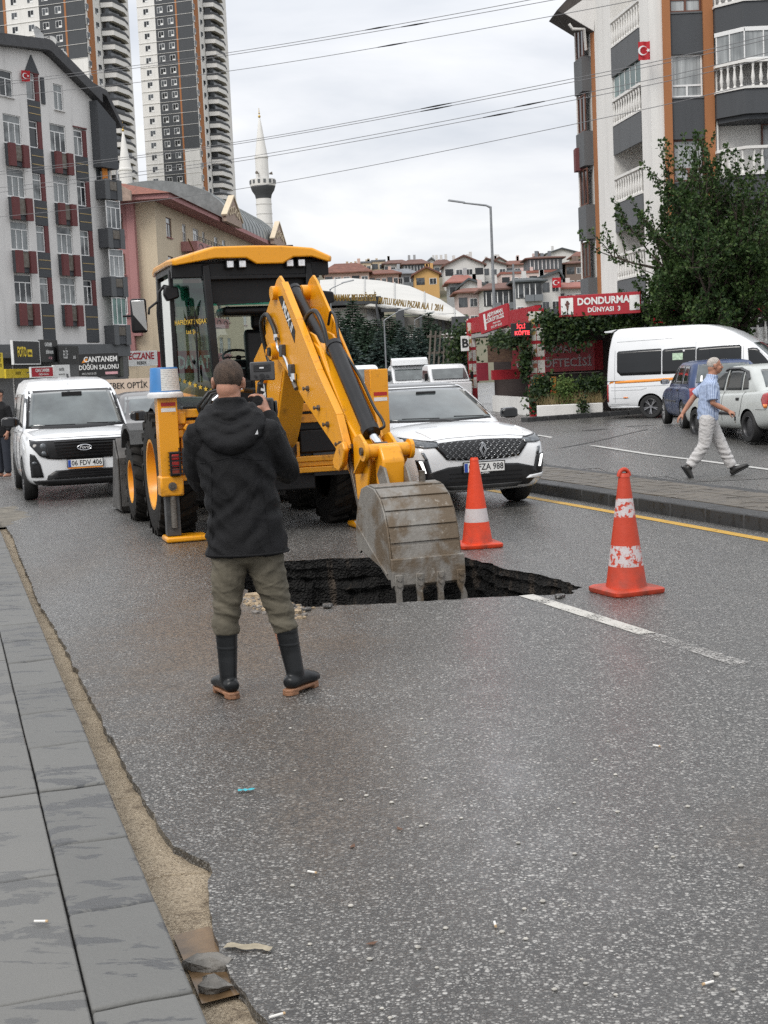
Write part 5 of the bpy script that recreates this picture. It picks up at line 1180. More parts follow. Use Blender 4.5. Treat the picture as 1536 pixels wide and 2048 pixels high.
S.lower([(-2.24, .78, .45, .92, .95), (-2.12, .87, .30, 1.0, 1.03), (-1.3, .915, .21, 1.02, 1.06), (0, .915, .21, 1.0, 1.05), (.9, .918, .21, 1.0, 1.06), (1.35, .92, .22, .985, 1.06), (1.8, .91, .22, .94, 1.01), (2.08, .88, .22, .895, .955), (2.22, .82, .25, .82, .88), (2.27, .74, .30, .72, .80), (2.28, .66, .36, .64, .70)], (-1.33, 1.34), .355)
S.cabin([rr_ring(-2.12, 1.12, .80, .83, .98, .3, bow=.18), rr_ring(-2.06, .98, .79, .82, 1.06, .3, bow=.16), rr_ring(-1.96, .62, .74, .76, 1.25, .28, bow=.13), rr_ring(-1.84, .24, .67, .69, 1.43, .25, bow=.10), rr_ring(-1.74, .04, .62, .64, 1.505, .22, bow=.08), rr_ring(-1.5, -.2, .52, .54, 1.545, .2), rr_ring(-1.0, -.6, .2, .2, 1.555, .15)])
S.patch('roof_panel', [[(-.56, -1.7), (-.2, -1.75), (.2, -1.75), (.56, -1.7)], [(-.60, -.02), (-.2, .02), (.2, .02), (.60, -.02)]], '+z', mat('grey_roof', (.17, .175, .18), .25, var=.1, scale=3, coat=.5), .004, .003, rows=10)
S.patch('windscreen', [[(-.73, 1.09), (-.4, 1.085), (0, 1.08), (.4, 1.085), (.73, 1.09)], [(-.66, 1.27), (-.35, 1.27), (0, 1.27), (.35, 1.27), (.66, 1.27)], [(-.57, 1.465), (-.3, 1.475), (0, 1.478), (.3, 1.475), (.57, 1.465)]], '+y', M_SCREEN, .006, .004, rows=8)
S.patch('windscreen_surround', [[(-.79, 1.065), (-.4, 1.06), (0, 1.055), (.4, 1.06), (.79, 1.065)], [(-.60, 1.49), (-.3, 1.492), (0, 1.495), (.3, 1.492), (.60, 1.49)]], '+y', M_TRIM, .002, .002, rows=12)
for sx, ax in ((1, '+x'), (-1, '-x')):
 S.patch('side_window', [[(-1.75, 1.12), (-1.0, 1.09), (0, 1.075), (.85, 1.075)], [(-1.62, 1.40), (-1.0, 1.45), (-.3, 1.45), (.10, 1.36)]], ax, M_CARGL, .006, .004, rows=7)
 S.line('roof_rail', [(-1.6, 1.47), (-.9, 1.49), (-.25, 1.47)], ax, M_WPAINT, .04, .012)
 S.line('door_seam', [(.95, 1.02), (.98, .7), (.85, .32)], ax); S.line('door_seam', [(-.12, 1.03), (-.12, .34)], ax)
 S.patch('sill_cladding', [[(-.9, .32), (0, .32), (.95, .32)], [(-.9, .22), (0, .22), (.95, .22)]], ax, M_TRIM, .008, .006)
for sx in (-1, 1):
 S.line('bonnet_crease', [(sx*.60, .905), (sx*.66, .985)], '+y', M_WPAINT, .03, .0)
S.line('bonnet_edge', [(-.74, .86), (-.4, .895), (0, .905), (.4, .895), (.74, .86)], '+y', M_TRIM, .007, .001)
S.patch('grille', [[(-.56, .845), (-.3, .862), (0, .868), (.3, .862), (.56, .845)], [(-.60, .80), (-.3, .80), (0, .80), (.3, .80), (.60, .80)], [(-.47, .645), (-.3, .628), (0, .622), (.3, .628), (.47, .645)]], '+y', M_TRIMG, .008, .006, rows=6)
mg = mat('grille_chrome', (.42, .43, .44), .25, metal=.8, var=.1)
for r_ in range(6):
 for c_ in range(-7, 8):
  x = c_*.077+(.0385 if r_ % 2 else 0); z = .835-r_*.037
  lim = .55-(r_*.02)
  if abs(x) > lim or abs(x) < .055 and 1 < r_ < 5: continue
  h = S.cast((x, 6, z), (0, -1, 0))
  if not h: continue
  q = h[0]+V((0, .016, 0)); d_ = 1 if x > 0 else -1
  mb = MB(); mb.tube([q+V((-.016*d_, 0, .017)), q+V((.012*d_, .002, 0)), q+V((-.016*d_, 0, -.017))], .0042, 5); mb.build('grille_chevron', mg, S.root)
h = S.cast((0, 6, .745), (0, -1, 0))[0]
em = None
for k, (a, b) in enumerate(((.062, .042), (.04, .02))):
 mb = MB(); pts = [(0, 0, a*1.45), (a*.72, 0, 0), (0, 0, -a*1.45), (-a*.72, 0, 0), (0, 0, a*1.45)]; mb.tube([h+V((p[0], .028, p[2])) for p in pts], .007, 5)
 e_ = mb.build('diamond_emblem' if em is None else 'inner_diamond', M_CHROME, S.root if em is None else em); em = em or e_
for sx in (-1, 1):
 S.patch('headlamp', [[(sx*.55, .855), (sx*.72, .875), (sx*.85, .905)], [(sx*.56, .80), (sx*.72, .795), (sx*.87, .815)]], '+y', M_HEADL, .012, .01, rows=4)
 S.patch('lamp_eyebrow', [[(sx*.56, .868), (sx*.72, .888), (sx*.86, .918)], [(sx*.55, .853), (sx*.72, .872), (sx*.86, .902)]], '+y', M_TRIMG, .014, .008, rows=2)
 S.patch('daytime_lamp', [[(sx*.735, .745), (sx*.77, .745)], [(sx*.70, .66), (sx*.735, .655)]], '+y', M_HEADL, .012, .01, rows=3)
 S.patch('daytime_lamp', [[(sx*.765, .64), (sx*.80, .645)], [(sx*.725, .50), (sx*.75, .50)]], '+y', M_DRL, .016, .012, rows=4)
 S.patch('corner_vent', [[(sx*.70, .655), (sx*.83, .66)], [(sx*.66, .50), (sx*.80, .47)], [(sx*.60, .43), (sx*.78, .40)]], '+y', M_TRIMG, .008, .006, rows=5)
 S.patch('bumper_blade', [[(sx*.60, .40), (sx*.82, .42)], [(sx*.55, .365), (sx*.82, .36)]], '+y', M_WPAINT, .016, .012, rows=3)
S.patch('lower_intake', [[(-.68, .50), (-.45, .555), (0, .575), (.45, .555), (.68, .50)], [(-.72, .42), (-.4, .40), (0, .40), (.4, .40), (.72, .42)], [(-.60, .29), (-.3, .285), (0, .28), (.3, .285), (.60, .29)]], '+y', M_TRIM, .009, .006, rows=6)
for z in (.47, .42, .37): S.line('intake_bar', [(-.5, z), (0, z), (.5, z)], '+y', M_TRIMG, .016, .012)
S.patch('skid_plate', [[(-.50, .325), (0, .32), (.50, .325)], [(-.44, .275), (0, .27), (.44, .275)]], '+y', M_DGREY, .016, .01)
S.plate(2.315, .535, '06 FZA 988')
text('CİHAN', .035, M_WHT, S.root, (0, 2.322, .466), (R(90), 0, math.pi), depth=.002, bold=.01)
S.wheels((-1.33, 1.34), .355, .235, .915, M_DRIM)
for sd in (-1, 1): S.mirror(sd, .78, 1.10, .84)
mb = MB(); mb.ball((-.30, .35, 1.13), .05, .05, .03); mb.build('dashboard_item', M_WHT, S.root, smooth=60)
mb = MB(); mb.box(-.09, .09, .0, .06, 1.39, 1.46)
h = S.cast((0, 6, 1.42), (0, -1, 0))[0]; MB().box(-.14, .14, h.y+.004, h.y+.03, 1.385, 1.445).build('sensor_cover', M_TRIM, S.root, bevel=.012)
S.line('wiper', [(-.60, 1.10), (-.1, 1.115)], '+y', M_TRIM, .014, .016); S.line('wiper', [(.05, 1.10), (.6, 1.11)], '+y', M_TRIM, .014, .016)
T = Car('van', 'white compact van with slatted black grille driving up behind the digger', (0, 0, 0), HEAD_OUT, M_WPAINT, cat='van')
T.root.location = P(23.75, 1.98)
T.lower([(-2.12, .82, .40, 1.05, 1.08), (-2.05, .86, .28, 1.08, 1.12), (-1.2, .895, .2, 1.08, 1.12), (0, .895, .2, 1.06, 1.10), (.95, .895, .2, 1.06, 1.11), (1.3, .895, .22, 1.03, 1.09), (1.75, .89, .22, .985, 1.05), (2.0, .865, .22, .955, 1.01), (2.12, .81, .24, .90, .955), (2.16, .75, .28, .80, .86), (2.17, .68, .34, .72, .76)], (-1.28, 1.40), .325)
T.cabin([rr_ring(-2.1, 1.28, .84, .82, 1.02, .22, bow=.18), rr_ring(-2.08, 1.16, .835, .815, 1.10, .22, bow=.16), rr_ring(-2.04, .88, .80, .77, 1.35, .2, bow=.13), rr_ring(-1.98, .56, .755, .72, 1.62, .18, bow=.10), rr_ring(-1.94, .40, .735, .69, 1.70, .18, bow=.08), rr_ring(-1.88, .10, .70, .64, 1.80, .2, bow=.06), rr_ring(-1.7, -.5, .62, .56, 1.865, .2), rr_ring(-1.3, -.9, .3, .25, 1.885, .15)])
T.patch('windscreen', [[(-.72, 1.12), (-.4, 1.11), (0, 1.105), (.4, 1.11), (.72, 1.12)], [(-.68, 1.38), (-.35, 1.38), (0, 1.38), (.35, 1.38), (.68, 1.38)], [(-.62, 1.635), (-.3, 1.645), (0, 1.648), (.3, 1.645), (.62, 1.635)]], '+y', M_SCREEN, .006, .004, rows=8)
T.patch('windscreen_surround', [[(-.78, 1.085), (-.4, 1.075), (0, 1.07), (.4, 1.075), (.78, 1.085)], [(-.66, 1.675), (-.3, 1.675), (0, 1.675), (.3, 1.675), (.66, 1.675)]], '+y', M_TRIM, .002, .002, rows=12)
for sx, ax in ((1, '+x'), (-1, '-x')):
 T.patch('side_window', [[(-.05, 1.13), (.5, 1.11), (1.0, 1.10)], [(-.05, 1.62), (.25, 1.63), (.52, 1.55)]], ax, M_CARGL, .006, .004, rows=7)
 T.patch('side_window', [[(-1.25, 1.15), (-.6, 1.14), (-.13, 1.13)], [(-1.25, 1.62), (-.6, 1.63), (-.13, 1.62)]], ax, M_CARGL, .006, .004, rows=7)
 T.patch('side_window', [[(-1.95, 1.17), (-1.6, 1.16), (-1.33, 1.155)], [(-1.90, 1.60), (-1.6, 1.61), (-1.33, 1.62)]], ax, M_CARGL, .006, .004, rows=7)
 T.line('door_seam', [(.98, 1.05), (1.0, .6), (.85, .3)], ax); T.line('door_seam', [(-.09, 1.05), (-.09, .32)], ax); T.line('slide_rail', [(-.2, 1.0), (-1.9, .98)], ax, M_TRIM, .014)
 T.patch('sill_cladding', [[(-.95, .33), (0, .33), (1.02, .33)], [(-.95, .21), (0, .21), (1.02, .21)]], ax, M_TRIM, .008, .006)
T.patch('grille_panel', [[(-.75, .925), (-.4, .925), (0, .928), (.4, .925), (.75, .925)], [(-.72, .80), (-.4, .80), (0, .80), (.4, .80), (.72, .80)], [(-.56, .655), (-.4, .635), (0, .63), (.4, .635), (.56, .655)]], '+y', M_TRIM, .008, .006, rows=6)
for k in range(6):
 z = .895-k*.045; x = .50-k*.008; T.line('grille_slat', [(-x, z), (0, z), (x, z)], '+y', M_TRIMG, .024, .02)
h = T.cast((0, 6, .80), (0, -1, 0))[0]
mb = MB(); pr = [(0.105*math.cos(q*math.tau/28), .042*math.sin(q*math.tau/28)) for q in range(28)]; mb.prism(pr, 'y', h.y+.03, h.y+.05); ov = mb.build('oval_badge', mat('badge_dark', (.02, .022, .03), .2), T.root)
mb = MB(); mb.tube([V((p[0], h.y+.052, p[1])) for p in pr+[pr[0]]], .006, 6); mb.build('badge_ring', M_CHROME, ov, smooth=60); ov.location = (0, 0, .80)
text('Ford', .068, M_WHT, ov, (0, h.y+.056, .002), (R(90), 0, math.pi), depth=.003, shear=.3, sx=1.15, bold=.006)
for sx in (-1, 1):
 hl = T.patch('headlamp', [[(sx*.545, .905), (sx*.65, .915), (sx*.79, .945)], [(sx*.535, .78), (sx*.66, .78), (sx*.79, .86)], [(sx*.52, .68), (sx*.60, .675), (sx*.66, .70)]], '+y', M_TRIMG, .012, .008, rows=4)
 for x, z, r_ in ((.605, .84, .048), (.60, .735, .038)):
  h = T.cast((sx*x, 6, z), (0, -1, 0))[0]; mb = MB(); mb.ball(h+V((0, .008, 0)), r_, .02, r_, 16, 8); mb.build('lamp_unit', M_HEADL, hl, smooth=60)
 T.patch('fog_recess', [[(sx*.735, .72), (sx*.80, .74)], [(sx*.66, .58), (sx*.81, .60)], [(sx*.62, .38), (sx*.80, .38)]], '+y', M_TRIM, .009, .006, rows=5)
 h = T.cast((sx*.745, 6, .60), (0, -1, 0))[0]; mb = MB(); mb.ball(h+V((0, .012, 0)), .04, .02, .024, 12, 6); mb.build('fog_lamp', M_HEADL, T.root, smooth=60)
T.patch('lower_intake', [[(-.44, .47), (0, .475), (.44, .47)], [(-.56, .40), (0, .40), (.56, .40)], [(-.58, .34), (0, .34), (.58, .34)]], '+y', M_TRIM, .009, .006, rows=4)
for z in (.44, .405, .37): T.line('intake_bar', [(-.46, z), (0, z), (.46, z)], '+y', M_TRIMG, .014, .012)
T.patch('bumper_lip', [[(-.78, .33), (-.4, .335), (0, .335), (.4, .335), (.78, .33)], [(-.70, .24), (-.4, .235), (0, .235), (.4, .235), (.70, .24)]], '+y', M_TRIM, .012, .01, rows=3)
pl = T.plate(2.205, .565, '06 FDV 406')
MB().box(-.262, .262, -.006, .004, -.078, -.062).build('orange_band', M_ORG, pl)
T.wheels((-1.28, 1.40), .325, .21, .895, M_ALLOY)
for sd in (-1, 1): T.mirror(sd, 1.02, 1.18, .84, M_TRIMG, 1.15)
mb = MB(); mb.prism([(.0, 1.865), (.12, 1.865), (.03, 1.93), (.0, 1.935)], 'x', -.018, .018); mb.build('shark_fin_aerial', M_TRIMG, T.root)
h = T.cast((0, 6, 1.58), (0, -1, 0))[0]; MB().box(-.16, .16, h.y+.002, h.y+.02, 1.555, 1.64).build('sensor_cover', M_TRIM, T.root, bevel=.008)
T.line('wiper', [(-.62, 1.125), (-.1, 1.14)], '+y', M_TRIM, .014, .016); T.line('wiper', [(.02, 1.125), (.55, 1.13)], '+y', M_TRIM, .014, .016)
T.line('bonnet_edge', [(-.78, .955), (-.4, .955), (0, .958), (.4, .955), (.78, .955)], '+y', M_TRIM, .008, .002)
def rest_z(p): return LOT(p)+.004
rw = at(1364, 852, 30.0); BZ = rest_z(rw)
yaw_b = R(-3)
Bc = Car('estate_car', 'old dark blue estate car parked beside the white minibus', (0, 0, 0), yaw_b, M_BLUE)
bo_ = V((rw.x, rw.y, 0))+Matrix.Rotation(yaw_b, 3, 'Z') @ V((.82, 1.25, 0)); Bc.root.location = (bo_.x, bo_.y, BZ-.02)
Bc.lower([(-2.0, .70, .42, .80, .86), (-1.97, .78, .30, .86, .90), (-1.85, .82, .25, .90, .93), (-1.0, .845, .2, .92, .96), (.2, .845, .2, .90, .95), (1.0, .84, .2, .88, .94), (1.6, .82, .22, .80, .88), (1.95, .76, .25, .68, .76), (2.05, .68, .32, .60, .65)], (-1.25, 1.29), .30)
Bc.cabin([rr_ring(-1.98, .95, .76, .76, .86, .2), rr_ring(-1.96, .85, .755, .755, .93, .2), rr_ring(-1.86, .45, .70, .70, 1.15, .18), rr_ring(-1.68, .12, .63, .63, 1.35, .16), rr_ring(-1.58, .0, .59, .58, 1.405, .15), rr_ring(-1.3, -.25, .45, .45, 1.44, .15), rr_ring(-.9, -.6, .2, .2, 1.45, .1)])
Bc.patch('rear_window', [[(-.62, .98), (0, .97), (.62, .98)], [(-.58, 1.18), (0, 1.18), (.58, 1.18)], [(-.52, 1.36), (0, 1.37), (.52, 1.36)]], '-y', M_SCREEN, .006, .004, rows=6)
for ax in ('+x', '-x'):
 Bc.patch('side_window', [[(.68, .955), (.35, .955), (-.02, .955)], [(.12, 1.30), (.05, 1.335), (-.06, 1.34)]], ax, M_CARGL, .006, .004)
 Bc.patch('side_window', [[(-.10, .955), (-.5, .958), (-.95, .96)], [(-.13, 1.345), (-.5, 1.35), (-.88, 1.345)]], ax, M_CARGL, .006, .004)
 Bc.patch('side_window', [[(-1.02, .96), (-1.4, .965), (-1.66, .97)], [(-.95, 1.345), (-1.3, 1.34), (-1.45, 1.32)]], ax, M_CARGL, .006, .004)
 Bc.line('door_seam', [(-.06, .92), (-.06, .3)], ax); Bc.line('door_seam', [(-.98, .92), (-.95, .62), (-.82, .4)], ax); Bc.line('door_seam', [(.85, .9), (.85, .3)], ax)
 for y in (-.75, .15):
  h = Bc.cast((3 if ax == '+x' else -3, y, .82), (-1 if ax == '+x' else 1, 0, 0))[0]; mb = MB(); mb.box(h.x-.012, h.x+.012, y-.07, y+.07, .80, .84); mb.build('door_handle', M_TRIM, Bc.root, bevel=.006)
 Bc.line('rub_strip', [(.8, .58), (-.85, .58)], ax, M_TRIM, .03, .004)
for sx in (-1, 1):
 Bc.patch('tail_lamp', [[(sx*.55, .88), (sx*.66, .88), (sx*.755, .87)], [(sx*.55, .60), (sx*.66, .60), (sx*.765, .60)]], '-y', M_TAIL, .012, .01, rows=4)
Bc.patch('bumper', [[(-.80, .56), (-.4, .56), (0, .56), (.4, .56), (.80, .56)], [(-.78, .36), (-.4, .36), (0, .36), (.4, .36), (.78, .36)]], '-y', M_TRIM, .02, .016, rows=4)
for ax, sx in (('+x', 1), ('-x', -1)): Bc.patch('bumper_side', [[(-1.62, .55), (-1.9, .56)], [(-1.58, .38), (-1.9, .36)]], ax, M_TRIM, .012, .01, rows=3)
Bc.wheels((-1.25, 1.29), .30, .185, .835, M_HUBC, 7)
for sd in (-1, 1): Bc.mirror(sd, .60, .98, .76, M_TRIM, .85)
mb = MB(); mb.tube([(0, -.2, 1.44), (-.05, -.45, 1.56), (-.12, -.72, 1.72)], [.006, .005, .003], 6); mb.build('roof_aerial', M_STEEL, Bc.root)
rw = at(1498, 886, 26.0); yaw_s = R(10)
Sv = Car('saloon_car', 'pale silver saloon car with red round tail lamps and a flat rear tyre', (0, 0, 0), yaw_s, M_SILV)
Sv.root['label'] = 'pale silver saloon car with weather shields parked nose in beside the blue estate car'
bo_ = V((rw.x, rw.y, 0))+Matrix.Rotation(yaw_s, 3, 'Z') @ V((.80, 1.22, 0)); Sv.root.location = (bo_.x, bo_.y, rest_z(V((rw.x+.3, rw.y+1, 0))))
Sv.lower([(-2.08, .68, .42, .86, .90), (-2.04, .78, .32, .94, .98), (-1.85, .82, .25, .97, 1.0), (-1.2, .835, .2, .94, .98), (-.6, .838, .2, .92, .97), (.6, .838, .2, .90, .95), (1.2, .83, .2, .87, .94), (1.7, .80, .22, .80, .88), (1.98, .74, .25, .70, .76), (2.08, .64, .32, .60, .64)], (-1.22, 1.25), .295)
Sv.cabin([rr_ring(-1.70, .98, .72, .76, .90, .22), rr_ring(-1.62, .86, .74, .75, .97, .22), rr_ring(-1.36, .48, .69, .70, 1.18, .2), rr_ring(-1.10, .14, .63, .63, 1.36, .18), rr_ring(-.96, .0, .58, .58, 1.41, .16), rr_ring(-.8, -.25, .42, .45, 1.44, .15), rr_ring(-.6, -.45, .15, .15, 1.448, .07)])
Sv.patch('rear_window', [[(-.60, 1.02), (0, 1.01), (.60, 1.02)], [(-.50, 1.34), (0, 1.35), (.50, 1.34)]], '-y', M_SCREEN, .006, .004, rows=8)
for ax in ('+x', '-x'):
 Sv.patch('side_window', [[(.72, .965), (.35, .965), (-.04, .965)], [(.16, 1.31), (.06, 1.345), (-.08, 1.35)]], ax, M_CARGL, .006, .004)
 Sv.patch('side_window', [[(-.12, .965), (-.5, .968), (-.82, .97)], [(-.14, 1.35), (-.5, 1.355), (-.78, 1.33)]], ax, M_CARGL, .006, .004)
 Sv.patch('side_window', [[(-.88, .97), (-1.0, .98), (-1.12, .99)], [(-.84, 1.31), (-.95, 1.25), (-1.06, 1.12)]], ax, M_CARGL, .006, .004)
 Sv.line('weather_shield', [(.62, 1.05), (.22, 1.315), (-.1, 1.375), (-.6, 1.375), (-.95, 1.31), (-1.12, 1.15)], ax, mat('smoke_plastic', (.04, .04, .042), .2), .05, .014)
 Sv.line('door_seam', [(-.09, .94), (-.09, .3)], ax); Sv.line('door_seam', [(-1.0, .94), (-.95, .66), (-.85, .45)], ax); Sv.line('door_seam', [(.85, .9), (.82, .3)], ax)
 for y in (-.78, .12):
  h = Sv.cast((3 if ax == '+x' else -3, y, .80), (-1 if ax == '+x' else 1, 0, 0))[0]; mb = MB(); mb.box(h.x-.014, h.x+.014, y-.07, y+.06, .775, .83); mb.build('door_handle', M_TRIM, Sv.root, bevel=.008)
 Sv.patch('rub_strip', [[(.75, .56), (0, .56), (-.72, .56)], [(.75, .50), (0, .50), (-.72, .50)]], ax, M_TRIM, .008, .008, rows=2)
 Sv.line('bumper_seam', [(-1.56, .62), (-2.0, .62)], ax)
for sx, ax in ((1, '+x'), (-1, '-x')):
 t = Sv.patch('tail_lamp', [[(sx*.55, .93), (sx*.66, .95), (sx*.74, .92)], [(sx*.50, .80), (sx*.66, .78), (sx*.78, .80)], [(sx*.55, .70), (sx*.66, .66), (sx*.76, .70)]], '-y', M_TAIL, .012, .01, rows=4)
 Sv.patch('tail_lamp_side', [[(-1.82, .90), (-1.92, .93), (-1.99, .92)], [(-1.78, .80), (-1.9, .79), (-2.0, .80)], [(-1.84, .70), (-1.92, .66), (-1.99, .70)]], ax, M_TAIL, .010, .008, rows=4, parent=t)
 Sv.patch('indicator', [[(-1.86, .72), (-1.92, .72), (-1.985, .72)], [(-1.88, .665), (-1.92, .645), (-1.98, .665)]], ax, M_AMB, .014, .01, rows=2, parent=t)
Sv.wheels((-1.22, 1.25), .295, .185, .825, M_DRIM, steel=True)
for sd in (-1, 1): Sv.mirror(sd, .62, 1.0, .76, M_TRIM, .85)
yaw_m = R(-118); M_BUSGL = mat('bus_dark_glass', (.006, .007, .008), .06, var=.3, scale=1.2, spec=.55)
Mb = Car('minibus', 'white high roof minibus with dark windows and an orange side stripe', (0, 0, 0), yaw_m, M_WPAINT, cat='minibus')
rear = at(1212, 817, 42.4); bo_ = V((rear.x, rear.y, 0))+Matrix.Rotation(yaw_m, 3, 'Z') @ V((-1.0, 3.0, 0)); Mb.root.location = (bo_.x, bo_.y, .0)
Mb.lower([(-3.02, .86, .36, 1.12, 1.2), (-2.98, .93, .30, 1.2, 1.3), (-2.6, .985, .28, 1.25, 1.35), (0, .995, .28, 1.25, 1.35), (1.6, .995, .28, 1.25, 1.35), (2.2, .985, .28, 1.15, 1.28), (2.7, .96, .28, 1.05, 1.15), (3.0, .90, .30, .95, 1.02), (3.12, .80, .36, .85, .9)], (-1.62, 2.02), .35)
Mb.cabin([rr_ring(-3.0, 2.42, .95, .92, 1.15, .16, bow=.12), rr_ring(-2.99, 2.25, .95, .93, 1.35, .16, bow=.12), rr_ring(-2.96, 1.85, .92, .88, 1.75, .16, bow=.10), rr_ring(-2.92, 1.45, .88, .83, 2.10, .15, bow=.09), rr_ring(-2.89, 1.22, .855, .79, 2.25, .15, bow=.08), rr_ring(-2.85, .88, .82, .74, 2.45, .15, bow=.08), rr_ring(-2.80, .5, .78, .68, 2.60, .18, bow=.06), rr_ring(-2.7, .1, .70, .58, 2.69, .2), rr_ring(-2.4, -.4, .4, .3, 2.72, .2)])
for ax in ('+x', '-x'):
 g_ = [(-2.62, 1.98, 1.28), (-2.50, 2.04, 1.22)]
 for a, b in ((-2.64, -1.28), (-1.25, -.26), (-.23, 1.08)):
  lo = [(a, 1.33 if a > -2.6 else 1.42), (a+.12 if a < -2.6 else a+.02, 1.30), ((a+b)/2, 1.30), (b-.02, 1.30), (b, 1.34)]
  hi = [(a, 1.98), (a+.05, 2.03), ((a+b)/2, 2.05), (b-.05, 2.06), (b, 2.0 if b > 1 else 2.05)]
  Mb.patch('side_window', [lo, hi], ax, M_BUSGL, .006, .004, rows=8)
 Mb.patch('cab_window', [[(1.30, 1.50), (1.6, 1.30), (2.22, 1.28)], [(1.26, 1.94), (1.4, 1.96), (1.52, 1.94)]], ax, M_BUSGL, .006, .004, rows=8)
 Mb.patch('orange_stripe', [[(-2.86, 1.14), (-1.6, 1.17), (-.2, 1.21), (1.0, 1.24)], [(-2.92, 1.06), (-1.6, 1.085), (-.2, 1.13), (1.0, 1.17)]], ax, M_ORG, .006, .002, rows=2)
 for pts in ([(-2.80, .62), (-2.2, .62)], [(-2.85, .95), (-.3, .98)], [(-2.84, .86), (-1.9, .86), (-1.7, .92)], [(-2.88, 2.30), (-1, 2.34), (.4, 2.34), (1.1, 2.26)], [(-2.86, .45), (-2.2, .45)], [(-.25, 2.28), (-.25, .35)], [(1.14, 2.24), (1.14, .4)], [(-2.70, 2.05), (-2.72, 1.2), (-2.72, .4)]):
  Mb.line('panel_seam', pts, ax, mat('panel_seam_grey', (.30, .31, .32), .5), .014, .0)
 Mb.line('door_handle', [(-.15, 1.10), (.12, 1.105)], ax, M_TRIM, .04, .012)
 Mb.patch('side_marker', [[(-2.45, .66), (-2.32, .66)], [(-2.45, .62), (-2.32, .62)]], ax, M_AMB, .01, .008, rows=2)
 Mb.patch('tail_lamp', [[(-2.93, 1.05), (-2.985, 1.05)], [(-2.93, .52), (-2.985, .52)]], ax, M_TAIL, .012, .01, rows=4)
 Mb.patch('sill', [[(-2.9, .36), (-1.2, .36), (1.5, .36)], [(-2.9, .30), (-1.2, .30), (1.5, .30)]], ax, M_WPAINT, .03, .02, rows=2)
h = Mb.cast((4, -.95, 1.75), (-1, 0, 0))[0]
MB().box(-.004, .004, -.19, .12, -.10, .10).build('window_notice', mat('green_notice', (.42, .55, .40), .5, var=.3, scale=12), Mb.root, loc=(h.x+.012, -.75, 1.80), rot=(0, R(-7), 0))
mb = MB(); mb.cyl((0, 0, 0), (.01, 0, 0), .035, n=14); mb.build('window_sticker', M_WHT, Mb.root, loc=(h.x-.012, -.60, 1.97))
Mb.patch('windscreen', [[(-.80, 1.32), (0, 1.30), (.80, 1.32)], [(-.68, 2.10), (0, 2.12), (.68, 2.10)]], '+y', M_SCREEN, .006, .004, rows=8)
mb = MB(); mb.prism([(-2.86, 2.60), (-3.06, 2.60), (-3.10, 2.64), (-2.7, 2.69)], 'x', -.70, .70); mb.build('roof_spoiler', M_WPAINT, Mb.root, bevel=.01)
Mb.patch('rear_window', [[(-.7, 1.4), (0, 1.4), (.7, 1.4)], [(-.62, 2.1), (0, 2.1), (.62, 2.1)]], '-y', M_BUSGL, .006, .004)
Mb.wheels((-1.62, 2.02), .35, .22, .985, M_ALLOY)
for sd in (-1, 1): Mb.mirror(sd, 2.1, 1.45, .98, M_TRIM, 1.2)
def simple_car(name, label, loc, rz, paint, h=1.45, cat='car', group=None, pick=False):
 c = Car(name, label, loc, rz, paint, group, cat); k = h/1.45
 c.lower([(-2.1, .72, .4, .85*k, .9*k), (-2.0, .82, .27, .92*k, .96*k), (-1.0, .87, .2, .95*k, 1.0*k), (.8, .87, .2, .93*k, .99*k), (1.5, .85, .22, .86*k, .93*k), (1.95, .78, .25, .74*k, .8*k), (2.1, .68, .32, .62*k, .66*k)], (-1.28, 1.32), .31, sub=2)
 c.cabin([rr_ring(-2.0, 1.0, .76, .78, .92*k, .25), rr_ring(-1.9, .8, .74, .76, 1.02*k, .25), rr_ring(-1.6, .3, .66, .67, 1.28*k, .2), rr_ring(-1.45, .05, .6, .61, 1.38*k, .18), rr_ring(-1.1, -.3, .42, .45, 1.44*k, .15), rr_ring(-.8, -.6, .15, .15, 1.45*k, .09)])
 c.patch('windscreen', [[(-.66, 1.0*k), (0, .99*k), (.66, 1.0*k)], [(-.54, 1.35*k), (0, 1.36*k), (.54, 1.35*k)]], '+y', M_SCREEN, .006, .004)
 c.patch('rear_window', [[(-.6, 1.02*k), (0, 1.01*k), (.6, 1.02*k)], [(-.5, 1.33*k), (0, 1.34*k), (.5, 1.33*k)]], '-y', M_SCREEN, .006, .004)
 for ax in ('+x', '-x'):
  c.patch('side_window', [[(.65, 1.0*k), (.2, .99*k), (-.25, 1.0*k)], [(.12, 1.31*k), (0, 1.34*k), (-.25, 1.34*k)]], ax, M_CARGL, .006, .004)
  c.patch('side_window', [[(-.32, 1.0*k), (-.9, 1.0*k), (-1.5, 1.03*k)], [(-.32, 1.34*k), (-.9, 1.34*k), (-1.3, 1.30*k)]], ax, M_CARGL, .006, .004)
 for sx in (-1, 1):
  c.patch('headlamp', [[(sx*.5, .74*k), (sx*.74, .78*k)], [(sx*.5, .64*k), (sx*.74, .66*k)]], '+y', M_HEADL, .01, .008); c.patch('tail_lamp', [[(sx*.5, .86*k), (sx*.74, .86*k)], [(sx*.5, .72*k), (sx*.74, .72*k)]], '-y', M_TAIL, .01, .008)
 c.patch('grille', [[(-.42, .68*k), (.42, .68*k)], [(-.4, .45), (.4, .45)]], '+y', M_TRIM, .01, .008); c.wheels((-1.28, 1.32), .31, .2, .865)
 for sd in (-1, 1): c.mirror(sd, .72, 1.02*k, .76, M_TRIM, .9)
 return c
p = P(30.5, 4.25); simple_car('hatchback', 'dark grey car queueing between the white van and the digger', p, HEAD_OUT, M_GREYP, 1.55)
p = P(46.5, 3.2); simple_car('hatchback', 'dark red car queueing far behind the white van', p, HEAD_OUT, M_REDP, 1.5)
p = P(32.5, -.9); simple_car('hatchback', 'white car parked along the shops behind the van', p, HEAD_OUT, M_WPAINT, 1.5)
